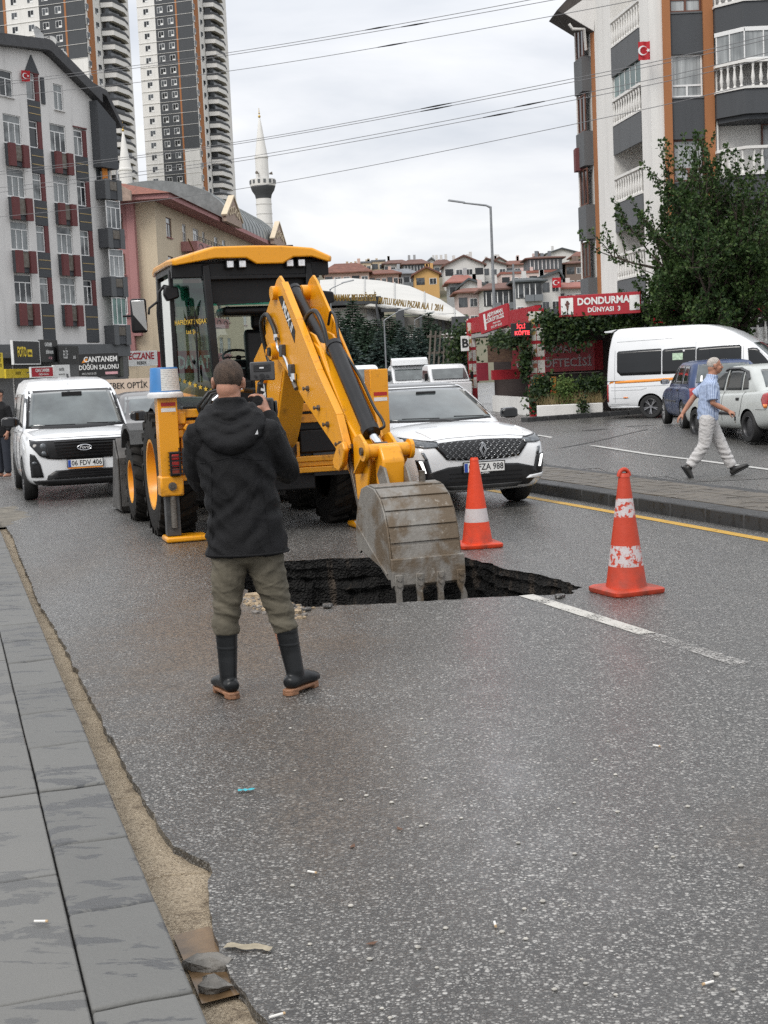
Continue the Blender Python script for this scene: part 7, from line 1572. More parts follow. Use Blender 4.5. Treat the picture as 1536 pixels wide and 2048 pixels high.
for i, z in enumerate(Z0):
 window(RB, .73, 1.83, z, z+1.45, .12, fm=M_PVC if i in (1, ) else M_BRNF, gm=M_WINC, cols=2, trans=.28 if i == 1 else .3, fw=.06)
 MB().box(.711, 1.849, -.03, .2, z-1.45, z-.01).build('spandrel', M_CHAR, RB)
 MB().box(.72, 1.84, -.06, -.031, z-.07, z-.02).build('sill', M_CHARL, RB)
def baluster_mesh():
 mb = MB(); mb.lathe([(.055, 0), (.055, .05), (.035, .08), (.06, .22), (.07, .30), (.045, .48), (.03, .62), (.05, .70), (.055, .78)], 10); o = mb.build('baluster', M_WALLW, None, smooth=40); me = o.data; bpy.data.objects.remove(o); return me
BAL = baluster_mesh()
outl = [(2.22, .0), (2.22, -.35), (3.0, -1.15), (7.5, -1.15)]
for i, z in enumerate(Z0):
 zb = z+.0
 mb = MB(); mb.prism(outl+[(7.5, .29), (2.22, .29)], 'z', zb-.85, zb-.02); by = mb.build('balcony', M_CHAR, RB)
 mb = MB(); mb.prism([(2.3, .0), (2.3, -.25), (3.05, -1.0), (7.5, -1.0), (7.5, .28), (2.3, .28)], 'z', zb-1.02, zb-.86); mb.build('soffit_step', M_CHAR, by)
 mb = MB(); mb.prism([(2.18, .0), (2.18, -.38), (2.98, -1.2), (7.5, -1.2), (7.5, -1.0), (3.05, -1.0), (2.38, -.3), (2.38, 0)], 'z', zb-.015, zb+.07); mb.build('plinth_rail', M_WALLW, by)
 mb = MB(); mb.prism([(2.18, .0), (2.18, -.38), (2.98, -1.2), (7.5, -1.2), (7.5, -1.0), (3.05, -1.0), (2.38, -.3), (2.38, 0)], 'z', zb+.86, zb+.96); mb.build('handrail', M_WALLW, by)
 for (xa, ya), (xb, yb), n in (((2.28, -.36), (3.0, -1.1), 4), ((3.15, -1.1), (5.6, -1.1), 9)):
  for k in range(n): f = (k+.5)/n; inst('baluster', BAL, by, (xa+(xb-xa)*f, ya+(yb-ya)*f, zb+.07))
 MB().box(2.3, 7.5, .285, .295, zb, zb+2.0).build('back_wall', M_WALLW, by)
 if i in (0, 1):
  mb = MB(); mb.loft([[(2.24, 0, zb+.97), (2.24, -.33, zb+.97), (3.0, -1.12, zb+.97), (7.4, -1.12, zb+.97)], [(2.24, 0, zb+2.0), (2.24, -.33, zb+2.0), (3.0, -1.12, zb+2.0), (7.4, -1.12, zb+2.0)]], cap=False, closed=False); gz_ = mb.build('glazing', M_WINC, by)
  mb = MB()
  for x, y in ((2.24, -.33), (2.6, -.72), (3.0, -1.13), (3.65, -1.14), (4.3, -1.14), (4.95, -1.14)): mb.box(x-.02, x+.02, y-.03, y+.01, zb+.97, zb+2.0)
  mb.box(3.0, 7.4, -1.16, -1.1, zb+1.9, zb+2.04).box(3.0, 7.4, -1.16, -1.1, zb+.965, zb+1.02); mb.bar((2.2, -.3, zb+1.97), (3.0, -1.13, zb+1.97), .06, .14); mb.build('glazing_frame', M_PVC, gz_)
 else: window(RB, 3.9, 5.2, zb+.1, zb+1.9, .24, fm=M_BRNF, gm=M_WINC, cols=2, trans=0)
MB().box(2.26, 2.32, -.05, .0, 0, TOPZ).build('downpipe', M_WALLW, RB)
SD = link(bpy.data.objects.new('side_face', None)); SD.parent = RB; SD.location = (0, .0, 0); SD.rotation_euler = (0, 0, math.atan2(-.99, .14))
def sbox(t0, t1, ya, yb, z0, z1, nm, m, par=None): return MB().box(-t1, -t0, ya, yb, z0, z1).build(nm, m, par or SD)
hs = []
zrail = [11.6+2.9*k for k in (1, 0, -1, -2, -3)]
for zt in zrail: hs.append((-4.35, -1.05, zt-2.9+1.0-.02, zt+.0))
wall('side_wall', -8.25, 0, 0, TOPZ, [(-4.35, -1.05, 1.2, TOPZ-.3)], M_WALLW, SD, 1.3)
sbox(1.06, 4.34, 1.28, 1.3, 0, TOPZ, 'recess_back', M_WALLW)
for i, zt in enumerate(zrail):
 bb = sbox(1.05, 4.35, .02, 1.27, zt-1.05, zt-.93, 'balcony', M_WALLW)
 sbox(1.08, 4.32, -.03, .05, zt-2.05, zt-1.0, 'dark_apron', M_CHARL, bb)
 sbox(1.08, 4.32, -.05, .09, zt-.985, zt-.92, 'plinth_rail', M_WALLW, bb); sbox(1.06, 4.34, -.05, .10, zt-.08, zt+.02, 'handrail', M_WALLW, bb)
 for k in range(11): inst('baluster', BAL, bb, (-1.3-k*.29, .02, zt-.92))
 if i in (1, ):
  q = sbox(1.1, 4.3, .06, .08, zt+.02, zt+.95, 'glazing', M_TEALG, bb); sbox(1.1, 4.3, .03, .10, zt+.85, zt+.98, 'glazing_frame', M_PVC, q)
  for k in range(6): sbox(1.1+k*.62, 1.14+k*.62, .04, .10, zt+.02, zt+.9, 'glazing_bar', M_PVC, q)
 else: window(SD, -3.3, -2.0, zt-.9, zt+.8, 1.1, fm=M_BRNF, gm=M_WIN, cols=2, trans=0)
sbox(6.45, 6.9, -.03, -.003, 0, TOPZ-1.2, 'orange_strip', M_ORNG)
for k in range(6):
 zc = 14.6-2.9*k
 b_ = sbox(7.0, 8.1, -.38, -.003, zc-2.1, zc-.75, 'bay_box', M_CHARL); window(SD, -8.05, -7.05, zc-.72, zc+.72, -.25, fm=M_BRNF, gm=M_WIND, cols=2, trans=0)
sbox(8.12, 8.2, -.3, -.2, 0, TOPZ-1, 'downpipe', M_WALLW)
mb = MB(); mb.prism([(-2.9, 13.5), (-1.55, -1.5), (9, -1.9), (9, 13.5)], 'z', TOPZ-1.35, TOPZ-1.1)
mb = MB(); mb.loft([[(-3.3, 13.0, TOPZ-2.2), (-1.75, .8, TOPZ-1.9), (9, -1.4, TOPZ+.2), (9, 13, TOPZ+.2)], [(-3.3, 13.0, TOPZ-1.9), (-1.75, .8, TOPZ-1.6), (9, -1.4, TOPZ+.5), (9, 13, TOPZ+.5)], [(3, 9, TOPZ+3), (3.2, 5, TOPZ+3), (9, 5, TOPZ+3), (9, 9, TOPZ+3)]])
mb = MB()
mb = MB(); q_ = [at(1114, 20, 56.6), at(1160, -30, 56.6), at(1300, -30, 56.6), at(1196, 70, 56.6)]; o_ = V((10.0, 50.2, 0)); k = mb.add([p-o_ for p in q_]+[p-o_+V((-.05, 2.2, .1)) for p in q_])
mb.face(range(k, k+4)); mb.face(range(k+4, k+8))
for i in range(4): mb.face((k+i, k+(i+1) % 4, k+4+(i+1) % 4, k+4+i))
rf = mb.build('eaves', mat('dark_eaves', (.05, .042, .038), .6, var=.2), RB)
mb = MB(); q_ = [at(1128, 26, 56.5), at(1165, 0, 56.5), at(1190, 0, 56.5), at(1188, 62, 56.5)]; k = mb.add([p-o_ for p in q_]+[p-o_+V((0, .08, 0)) for p in q_]); mb.face(range(k, k+4))
for i in range(4): mb.face((k+i, k+(i+1) % 4, k+4+(i+1) % 4, k+4+i))
mb.build('soffit', M_WALLG, rf)
mb = MB(); mb.tube([p-o_ for p in (at(1138, 48, 56.4), at(1145, 58, 56.4), at(1168, 58, 56.6), at(1172, 100, 56.9))], .06, 8); mb.build('gutter_pipe', M_WALLW, rf, smooth=50)
mb = MB(); mb.box(-.3, 9, .2, 8.2, TOPZ, TOPZ+.2); mb.build('roof_slab', M_ROOFD, RB)
MB().box(-1.6, -1.3, 7.6, 8.2, 9.5, 10.4).build('red_box', M_BURG, RB)
a = at(1276, 84, 49.6); flag('red flag with white crescent hung on the white corner pier', (a.x, a.y-.02, a.z), .40, .62, R(-2), .03)
def tower(label, corner, D, w, dep, H, fl, cols, rz, bal):
 T_ = thing('tower_block', label, 'tower', (corner.x, corner.y, 0), rz, 'twin tower blocks')
 n = int(H/fl)
 mb = MB(); mb.box(-w, 0, .02, dep, 0, H); mb.build('core', M_WALLW, T_)
 x = 0
 for (wd, kind) in cols:
  x1 = -x; x0 = -x-wd; x += wd
  m_ = {'w': M_WALLW, 'd': M_CHAR, 'o': M_ORNG, 'D': M_CHAR, 'm': M_CHAR}[kind[0]]
  if kind[0] == 'm':
   zc = H-kind[1]*fl; MB().box(x0, x1, -.25, 0, zc, H).build('dark_panel', M_CHAR, T_); MB().box(x0, x1, -.25, 0, 0, zc).build('white_panel', M_WALLW, T_)
  else: MB().box(x0, x1, -.3 if kind[0] == 'o' else -.2, 0, 0, H).build({'w': 'white_panel', 'd': 'dark_panel', 'o': 'orange_strip'}[kind[0]], m_, T_)
  nw = kind[1] if kind[0] in 'wd' else 0
  for f in range(6, n):
   for k in range(nw):
    c = x0+wd*(k+.5)/nw
    if 'WM' not in T_.keys(): pass
    inst('window', TWIN, T_, (c, -.22, f*fl+.9))
 for f in range(6, n):
  MB().box(-w-.02, .02, -.33, -.2, f*fl-.06, f*fl+.02).build('floor_line', M_WALLW, T_)
 MB().box(0, .25, .9, 3.0, 0, H).build('orange_strip', M_ORNG, T_)
 MB().box(0, .2, 3.0, 6.2, 0, H).build('white_panel', M_WALLW, T_)
 for f in range(6, n):
  inst('window', TWIN, T_, (.2, .45, f*fl+.9), (0, 0, R(90))); inst('window', TWIN, T_, (.22, 4.6, f*fl+.9), (0, 0, R(90)))
  b_ = inst('balcony', TBAL, T_, (.2, 6.4, f*fl)); inst('railing', TRAIL, b_); inst('recess', TREC, b_)
 MB().box(-w-.3, .4, -.4, dep, H, H+1.0).build('parapet', M_CHAR, T_)
 return T_
mb = MB(); mb.mi = 0; mb.box(-.75, .75, -.02, .04, 0, 1.5); mb.mi = 1; mb.box(-.65, -.05, -.06, -.02, .1, 1.4).box(.05, .65, -.06, -.02, .5, 1.4)
_o2 = mb.build('window', [M_PVC, M_WIND]); TWIN = _o2.data; bpy.data.objects.remove(_o2)
mb = MB(); mb.prism([(0, 0), (2.6, .6), (2.6, 6.0), (1.6, 9.5), (0, 9.5)], 'z', -.15, .9); _o2 = mb.build('balcony', M_WALLW); TBAL = _o2.data; bpy.data.objects.remove(_o2)
mb = MB(); mb.prism([(0, -.05), (2.66, .55), (2.66, 6.05), (1.65, 9.55), (0, 9.55)], 'z', .9, 1.45); _o2 = mb.build('railing', M_CHAR); TRAIL = _o2.data; bpy.data.objects.remove(_o2)
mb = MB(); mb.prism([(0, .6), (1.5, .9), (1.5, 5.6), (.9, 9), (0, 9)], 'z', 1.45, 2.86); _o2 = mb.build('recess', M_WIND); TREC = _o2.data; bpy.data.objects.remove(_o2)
c2 = at(423, 700, 360); tower('far white and charcoal tower block with rust orange strips', c2, 360, 15, 22, 105, 3.0, ((4.1, ('m', 15)), (.45, ('o', 0)), (5.6, ('d', 2)), (4.9, ('w', 1))), R(-17), 1)
c1 = at(214, 700, 310); tower('nearer charcoal and white tower block with rust orange strips rising behind the gabled block', c1, 310, 24, 20, 96, 3.0, ((4.5, ('m', 8)), (.45, ('o', 0)), (6.2, ('d', 2)), (8.2, ('w', 2)), (.6, ('o', 0)), (4.0, ('d', 1))), R(-18), 1)
def minaret(label, base, r, ztop):
 t = thing('minaret', label, 'minaret', (base.x, base.y, 0), 0, 'mosque minarets')
 h = ztop
 mb = MB(); mb.lathe([(r*1.5, 0), (r*1.5, h*.34), (r*1.15, h*.38), (r*1.05, h*.40), (r*.98, h*.71)], 20, cap=False); mb.build('shaft', M_WALLW, t, smooth=40)
 for k in range(8):
  z = h*(.42+.035*k); mb = MB(); mb.lathe([(r*1.06, z), (r*1.06, z+.12)], 20, cap=False); mb.build('joint_ring', M_WALLG, t)
 mb = MB(); mb.lathe([(r*.98, h*.685), (r*1.1, h*.70), (r*1.45, h*.715), (r*1.62, h*.73)], 20, cap=False); mb.build('corbel', M_CHAR, t, smooth=30)
 mb = MB(); mb.lathe([(r*1.62, h*.73), (r*1.66, h*.735), (r*1.66, h*.755), (r*1.6, h*.755), (r*1.6, h*.738), (.1, h*.738)], 20, cap=False); mb.build('balcony', M_WALLW, t, smooth=30)
 for k in range(14):
  a = k*math.tau/14; MB().box(-.22, .22, -.04, .04, h*.739, h*.752).build('lattice_panel', M_CHARL, t, loc=(r*1.68*math.cos(a), r*1.68*math.sin(a), 0), rot=(0, 0, a+math.pi/2))
 mb = MB(); mb.lathe([(r*.85, h*.738), (r*.83, h*.83), (r*.9, h*.832), (r*.9, h*.838), (r*.8, h*.84)], 18, cap=False); mb.build('upper_shaft', M_WALLW, t, smooth=40)
 mb = MB(); mb.lathe([(r*.82, h*.838), (r*.55, h*.89), (r*.28, h*.945), (r*.1, h*.975), (.03, h*.98)], 18, cap=False); mb.build('spire', M_WALLW, t, smooth=40)
 mb = MB(); z = h*.975
 for dz, rr in ((.3, .25), (.9, .16), (1.3, .1)): mb.ball((0, 0, z+dz), rr, rr, rr*1.1, 10, 6)
 mb.cyl((0, 0, z), (0, 0, z+1.8), .05, n=6); mb.build('finial', mat('gilt', (.55, .38, .12), .35, metal=.7), t, smooth=50)
 for k in range(3):
  a = k*2.1; mb = MB(); mb.lathe([(.12, 0), (.3, .6)], 10, Matrix.Translation((r*.9*math.cos(a), r*.9*math.sin(a), h*.775)) @ Matrix.Rotation(R(80), 4, V((-math.sin(a), math.cos(a), 0)))); mb.build('loudspeaker', M_STEEL, t)
 return t
b_ = at(543, 700, 262); minaret('white stone minaret standing clear against the sky beside the tower', b_, 1.42, 50.2)
b_ = at(273, 700, 262); minaret('white stone minaret half hidden behind the tiled roof', b_, 1.42, 48.8)
# ================================================================== HILLSIDE, MARKET HALL
def hz(D, x=0): return max(-1.6, min(.119*(D-160), 38+.01*(D-480)))
mb = MB(); nx, ny = 40, 30
for i in range(nx+1):
 for j in range(ny+1):
  x = -260+900*i/nx; D = 158+620*j/ny; mb.v.append(V((x, D, hz(D)+noise.noise(V((x*.02, D*.02, 0)))*2-.5)))
for i in range(nx):
 for j in range(ny): a = i*(ny+1)+j; mb.face((a, a+ny+1, a+ny+2, a+1))
struct(mb.build('hillside', mat('hillside_scrub', (.09, .10, .055), .95, var=.4, scale=.08, col2=(.16, .13, .09)), smooth=80))
HW = {k: render_mat('house_'+k, c, .08, .25, .3) for k, c in dict(white=(.62, .61, .59), pink=(.56, .40, .34), cream=(.58, .47, .33), grey=(.36, .37, .38), ochre=(.56, .34, .13), brown=(.20, .15, .125), slate=(.17, .185, .20), rose=(.58, .47, .44)).items()}
HR = dict(tile=mat('house_tiles', (.17, .075, .055), .85, var=.3, scale=.8, bump=.4, bscale=3), brown=mat('house_brown_tiles', (.14, .075, .06), .85, var=.3, scale=.8), red=mat('house_red_sheet', (.27, .10, .075), .7, var=.2, scale=.8), dark=mat('house_dark_roof', (.07, .08, .085), .7, var=.3, scale=.8), grey=mat('house_grey_roof', (.17, .18, .195), .6, var=.25, scale=.8))
mb = MB(); mb.mi = 0; mb.box(-.7, .7, -.05, .05, 0, 1.45); mb.mi = 1; mb.box(-.6, -.04, -.09, -.05, .1, 1.35).box(.04, .6, -.09, -.05, .1, 1.35); _o2 = mb.build('window', [M_PVC, M_WIND]); HWIN = _o2.data; bpy.data.objects.remove(_o2)
mb = MB(); mb.box(-.8, .8, -.04, .04, 0, 1.6); _o2 = mb.build('window', M_WIND); HDOOR = _o2.data; bpy.data.objects.remove(_o2)
def house(label, x0, x1, yb, ye, yr, D, wc, rc, kind='hip', cols=4, fl=None, depth=10, rz=0, balc=None, winmesh=None, ridge_side=0, attic=False):
 a = at(x0, ye, D); b = at(x1, ye, D); w_ = b.x-a.x; zb = at((x0+x1)/2, yb, D).z; ze = (a.z+b.z)/2; zr_ = at((x0+x1)/2, yr, D+(depth*.5 if kind == 'hip' else 0)).z
 H = thing('house', label, 'house', ((a.x+b.x)/2, D, zb-4), rz, 'houses on the hillside')
 h = ze-zb+4; hr = max(.3, zr_-ze); w2 = w_/2
 if kind == 'gable': mb = MB(); mb.prism([(-w2, 0), (w2, 0), (w2, h), (ridge_side*w2, h+hr), (-w2, h)], 'y', 0, depth); mb.build('wall', HW[wc], H)
 else: MB().box(-w2, w2, 0, depth, 0, h).build('wall', HW[wc], H)
 if kind == 'gable':
  mb = MB(); t = .35; rx = ridge_side*w2
  mb.prism([(-w2-.6, h-.25), (-w2-.6, h+t-.2), (rx, h+hr+t+.1), (w2+.6, h+t-.2), (w2+.6, h-.25), (rx, h+hr+.03)], 'y', -.7, depth+.5); rf = mb.build('roof', HR[rc], H)
 elif kind == 'hip':
  mb = MB(); o_ = .8; mb.loft([[(-w2-o_, -o_, h), (w2+o_, -o_, h), (w2+o_, depth+o_, h), (-w2-o_, depth+o_, h)], [(-w2-o_, -o_, h+.25), (w2+o_, -o_, h+.25), (w2+o_, depth+o_, h+.25), (-w2-o_, depth+o_, h+.25)], [(-w2*.55, depth*.45, h+hr), (w2*.55, depth*.45, h+hr), (w2*.55, depth*.55, h+hr), (-w2*.55, depth*.55, h+hr)]]); rf = mb.build('roof', HR[rc], H)
 else: rf = MB().box(-w2-.2, w2+.2, -.2, depth, h, h+.5).build('roof', HR[rc], H)
 rr = random.Random(int(x0*7+D))
 for k in range(rr.randint(1, 3)):
  cx = rr.uniform(-w2*.6, w2*.6); mb = MB(); mb.box(cx-.35, cx+.35, depth*.4, depth*.4+.7, h, h+hr+rr.uniform(.6, 1.4)); mb.build('chimney', HW[wc], rf)
 fl = fl or max(1, round((ze-zb)/2.9))
 for f in range(fl):
  for c in range(cols):
   x = -w2+w_*(c+.5)/cols; z = h-2.3-2.9*f
   if z < .5: continue
   m_ = winmesh or (HWIN if (c+f) % 3 else HDOOR)
   inst('window', m_, H, (x, 0, z), scale=(min(1.2, w_/cols/1.9), 1, 1))
   if balc and c in balc:
    bx = MB().box(x-w_/cols*.48, x+w_/cols*.48, -1.3, -.05, z-.75, z+.25).build('balcony', HW['slate'] if wc != 'pink' else HR['tile'], H)
 if attic:
  MB().box(-w2*.98, w2*.98, -.3, -.02, h-.2, h+.05).build('cornice', HR['dark'], H)
  for k in range(int(w_/.9)): MB().box(-w2+.45+k*.9-.07, -w2+.45+k*.9+.07, -.25, -.1, h-2.4, h-.3).build('glazing_bar', M_PVC, H)
  MB().box(-w2*.97, w2*.97, -.08, -.02, h-2.5, h-.2).build('attic_glazing', M_WIND, H)
 return H
house('pale pink house with a wide terracotta hip roof', 648, 738, 575, 546, 527, 330, 'pink', 'tile', cols=5, depth=14, balc=(2, ))
house('pale pink side wing with small dark windows', 738, 797, 580, 549, 540, 334, 'pink', 'tile', cols=5, depth=12)
house('row of cream rooftop blocks above the pink house', 722, 742, 550, 526, 524, 425, 'cream', 'grey', 'flat', cols=2); house('cream stepped block with chimneys on the skyline', 743, 770, 552, 523, 521, 430, 'cream', 'grey', 'flat', cols=2)
house('low house with a long brown tiled roof on the skyline', 768, 816, 545, 528, 520, 420, 'white', 'brown', cols=4); house('house with a brown roof and dark glazed attic', 806, 856, 545, 529, 519, 412, 'grey', 'brown', cols=5, attic=True)
house('white gable end between brown roofs on the skyline', 852, 874, 545, 527, 517, 428, 'white', 'grey', 'gable', cols=2)
house('blue grey house with a slate roof below the brown roofs', 768, 832, 580, 549, 538, 352, 'grey', 'grey', cols=5, balc=(3, 4))
house('ochre gabled house with two white windows', 828, 878, 585, 549, 536, 326, 'ochre', 'tile', 'gable', cols=2, fl=1)
house('white house with dark balconies beside the ochre gable', 868, 902, 590, 530, 519, 395, 'white', 'brown', cols=3, balc=(0, 1))
house('large white house with a low wide gable and grey windows', 888, 968, 590, 531, 513, 340, 'white', 'brown', 'gable', cols=4, balc=(1, ))
house('white house with a brown roof right of the wide gable', 962, 1013, 590, 531, 518, 352, 'white', 'brown', 'gable', cols=3, balc=(2, ), ridge_side=-.6)
house('small rose house with a red roof and white chimney', 1010, 1060, 560, 530, 521, 372, 'rose', 'tile', cols=3)
house('long rose house with a pale roof edge and dark openings', 1002, 1112, 600, 546, 540, 316, 'rose', 'red', 'flat', cols=6, balc=(4, ))
house('dark glazed rooftop storey with white bars', 1056, 1124, 600, 517, 513, 322, 'slate', 'brown', cols=0, fl=1, attic=True)
house('white shed gable with dark trim on the skyline', 1092, 1156, 545, 507, 498, 440, 'white', 'dark', 'gable', cols=0)
house('brown apartment house with white framed windows', 1131, 1188, 620, 527, 522, 322, 'brown', 'brown', cols=3)
house('cream house with a red tiled roof behind the brown apartments', 1148, 1190, 545, 513, 503, 420, 'cream', 'tile', cols=3)
house('white house with a red roof and a white gable below the wide gable', 898, 950, 610, 566, 550, 262, 'grey', 'red', cols=3); house('white gabled house with one brown window', 920, 978, 615, 574, 560, 255, 'white', 'dark', 'gable', cols=3, fl=1, ridge_side=-.4)
house('pale house with a red roof and dark balconies behind the kebab stand', 915, 978, 665, 586, 576, 238, 'rose', 'tile', cols=3, balc=(2, ))
house('white house with charcoal balcony bands and a glazed attic', 966, 1034, 665, 580, 566, 226, 'white', 'brown', cols=4, balc=(1, 3), attic=True)
house('white corner house with charcoal balconies and a glazed grey attic', 1030, 1084, 665, 564, 556, 222, 'white', 'dark', cols=3, balc=(1, 2), attic=True)
house('white house with a steep charcoal roof edge and small windows', 1080, 1120, 665, 556, 545, 232, 'white', 'dark', 'gable', cols=2, ridge_side=.9)
house('white house with a charcoal band under a red roof', 1112, 1200, 665, 577, 564, 236, 'white', 'red', cols=5); house('small white gable peeping over the brown roofs', 985, 1012, 550, 525, 516, 405, 'white', 'brown', 'gable', cols=2)
house('grey gabled house left of the white skyline shed', 1060, 1100, 545, 519, 509, 445, 'rose', 'brown', 'gable', cols=2); house('pale house with a tiled roof at the left end of the skyline', 668, 722, 560, 537, 530, 420, 'cream', 'tile', cols=4)
a = at(1104, 556, 231); flag('tiny red flag on the white hillside house', (a.x, a.y-.3, a.z), 1.4, 1.6, 0)
MK = thing('market_hall', 'long market hall with a white curved membrane roof and charcoal frames', 'building', (0, 0, 0), 0)
front = [(640, 601, 152), (700, 606, 150), (760, 612, 148), (820, 622, 146), (880, 632, 144), (940, 641, 142)]; top = [(640, 560, 176), (700, 556, 174), (760, 561, 170), (820, 572, 165), (880, 598, 156), (940, 638, 143)]
rows_ = []
for j in range(9):
 f = j/8; r_ = []
 for (xa, ya, da), (xb, yb, db) in zip(front, top):
  p = at(xa, ya, da).lerp(at(xb, yb, db), f); p.z += math.sin(math.pi*f)*.5*(1-f*.5)*(1 if xa < 900 else .2); r_.append(p)
 rows_.append([r_[i].lerp(r_[i+1], k/4) for i in range(5) for k in range(4)]+[r_[-1]])
M_MEMB = mat('white_membrane', (.52, .51, .48), .6, var=.05, scale=.3)
mb = MB(); mb.loft(rows_, cap=False, closed=False); mb.build('membrane_roof', M_MEMB, MK, smooth=80)
for i in (2, 6, 10, 14, 18):
 mb = MB(); mb.tube([r_[i]+V((0, 0, .06)) for r_ in rows_], .07, 5); mb.build('seam', mat('seam_grey', (.40, .40, .39), .7), MK)
mb = MB(); mb.tube([p-V((0, 0, .1)) for p in rows_[0]], .28, 6); mb.build('roof_edge', M_MEMB, MK, smooth=60)
def pbox(x0, y0, x1, y1, D, dep, nm, m, par, D1=None):
 a = at(x0, y1, D); b = at(x1, y0, D1 or D); d = V((b.x-a.x, b.y-a.y, 0)); L = d.length; mb = MB(); mb.box(0, L, 0, dep, 0, b.z-a.z if not D1 else max(a.z, b.z)-min(a.z, b.z)); return mb.build(nm, m, par, loc=(a.x, a.y, a.z), rot=(0, 0, math.atan2(d.y, d.x)))
pbox(640, 612, 762, 720, 150, 12, 'white_wall', HW['white'], MK); pbox(735, 617, 768, 648, 149.6, .3, 'louvre_wall', HW['grey'], MK); pbox(640, 592, 762, 612, 148.5, 14, 'dark_canopy', M_CHAR, MK)
mb = MB(); pts = [at(748, 578, 147), at(770, 690, 146), at(758, 690, 146), at(750, 600, 147)]; k = mb.add(pts+[p+V((0, 8, 0)) for p in pts]); mb.face(range(k, k+4)); mb.face(range(k+4, k+8))
for i in range(4): mb.face((k+i, k+(i+1) % 4, k+4+(i+1) % 4, k+4+i))
mb.build('fin_wall', M_CHAR, MK)
pbox(765, 628, 935, 672, 146, 10, 'glazed_wall', mat('market_glazing', (.16, .15, .13), .3, var=.5, scale=.5), MK)
pbox(762, 616, 800, 624, 145.5, 1, 'dark_beam', M_CHAR, MK); pbox(793, 618, 808, 662, 145, .8, 'dark_column', M_CHAR, MK); pbox(806, 626, 912, 632, 144.8, .6, 'dark_beam', M_CHAR, MK); pbox(905, 632, 938, 668, 142, 8, 'dark_block', M_CHAR, MK)
for x in (840, 872, 885): pbox(x, 632, x+4, 664, 144.9, .5, 'dark_column', M_CHAR, MK)
pbox(800, 664, 938, 680, 141, 12, 'floor_slab', HW['white'], MK); pbox(800, 681, 938, 760, 143, 10, 'undercroft', M_CHARL, MK)
mg_ = mat('brass_letters', (.30, .20, .06), .45, metal=.4, var=.3, scale=2)
for s_, px0, px1, y0, y1 in (('MAMAK BELEDİYESİ', 668, 752, 596, 596), ('MUTLU KAPALI PAZAR ALA  I  2014', 757, 886, 601, 617)):
 a = at(px0, y0, 147); b = at(px1, y1, 144); d = b-a; L = d.length
 o = text(s_, 1.0, mg_, MK, (0, 0, 0), depth=.12, bold=.02); w0 = o.data.vertices and (max(v.co.x for v in o.data.vertices)-min(v.co.x for v in o.data.vertices))
 o.scale = (L/w0, .95, .12); c = (a+b)/2; o.location = c; o.rotation_euler = (R(90), math.atan2(-d.z, math.hypot(d.x, d.y))*-1*-1, math.atan2(d.y, d.x))
# ================================================================== KEBAB STAND
K0 = at(1073, 700, 48.0); KA = at(938, 700, 58.0); KC = at(1300, 700, 46.5)
KS = thing('kebab_stand', 'open fronted red kebab stand with food picture pillars and a dark canopy', 'restaurant', (0, 0, 0), 0)
def span(a, b, z0, z1, th, nm, m, par=None, off=0):
 a = V((a.x, a.y, 0)); b = V((b.x, b.y, 0)); d = b-a; return MB().box(0, d.length, off, off+th, z0, z1).build(nm, m, par or KS, loc=a, rot=(0, 0, math.atan2(d.y, d.x)))
span(KA, K0, 3.15, 3.75, .2, 'red_fascia', M_SRED); span(K0, KC, 2.9, 3.6, .2, 'front_fascia', M_CHAR)
KB = V((KA.x+7, KA.y+3, 0)); KD = V((KC.x+.5, KC.y+8, 0))
mb = MB(); pr = [(p.x, p.y) for p in (K0, KC, KD, KB, KA)]; mb.prism(pr, 'z', 2.95, 3.1); mb.build('canopy_roof', mat('canopy_underside', (.30, .29, .28), .8, var=.1), KS)
BW0 = at(985, 700, 56.0); BW1 = at(1215, 700, 53.0)
span(BW0, BW1, 0, 2.95, .2, 'back_wall', mat('stand_back_wall', (.05, .035, .032), .7), off=.05)
a = at(1022, 720, 54.9); b = at(1188, 720, 53.0); bnr = span(a, b, 1.45, 2.55, .04, 'red_banner', M_SRED)
L_ = V((b.x-a.x, b.y-a.y, 0)).length
M_SGR = mat('banner_letters', (.50, .42, .42), .6)
text('ADIYAMAN', .40, M_SGR, bnr, (L_*.50, -.01, 2.28), bold=.02, sx=1.05); text('ÇİĞKÖFTECİSİ', .44, M_SGR, bnr, (L_*.52, -.01, 1.77), bold=.02, sx=1.05)
pbox(976, 688, 1024, 725, 53, .06, 'menu_board', mat('menu_board', (.05, .022, .02), .5, var=.8, scale=6, col2=(.16, .10, .06), stretch=(1, 1, 5)), KS)
mb = MB(); 
pbox(985, 738, 1040, 760, 54, .6, 'counter', M_SRED, KS)
M_FOOD = NB('food_pictures'); _o = M_FOOD.tc.outputs['Object']
_v = M_FOOD.n('ShaderNodeTexVoronoi'); M_FOOD.t.links.new(_o, _v.inputs['Vector']); _v.inputs['Scale'].default_value = 5
_sp = M_FOOD.n('ShaderNodeSeparateColor'); M_FOOD.t.links.new(_v.outputs['Color'], _sp.inputs[0])
M_FOOD.set(M_FOOD.b.inputs['Base Color'], M_FOOD.mix(M_FOOD.ramp(_v.outputs['Distance'], (.4, 1.0), (.5, 0.0)), (.60, .58, .52), M_FOOD.ramp(_sp.outputs[0], (0, (.35, .10, .05)), (.35, (.12, .22, .05)), (.6, (.08, .05, .04)), (1, (.55, .40, .12))))); M_FOOD.b.inputs['Roughness'].default_value = .4; M_FOOD = M_FOOD.m
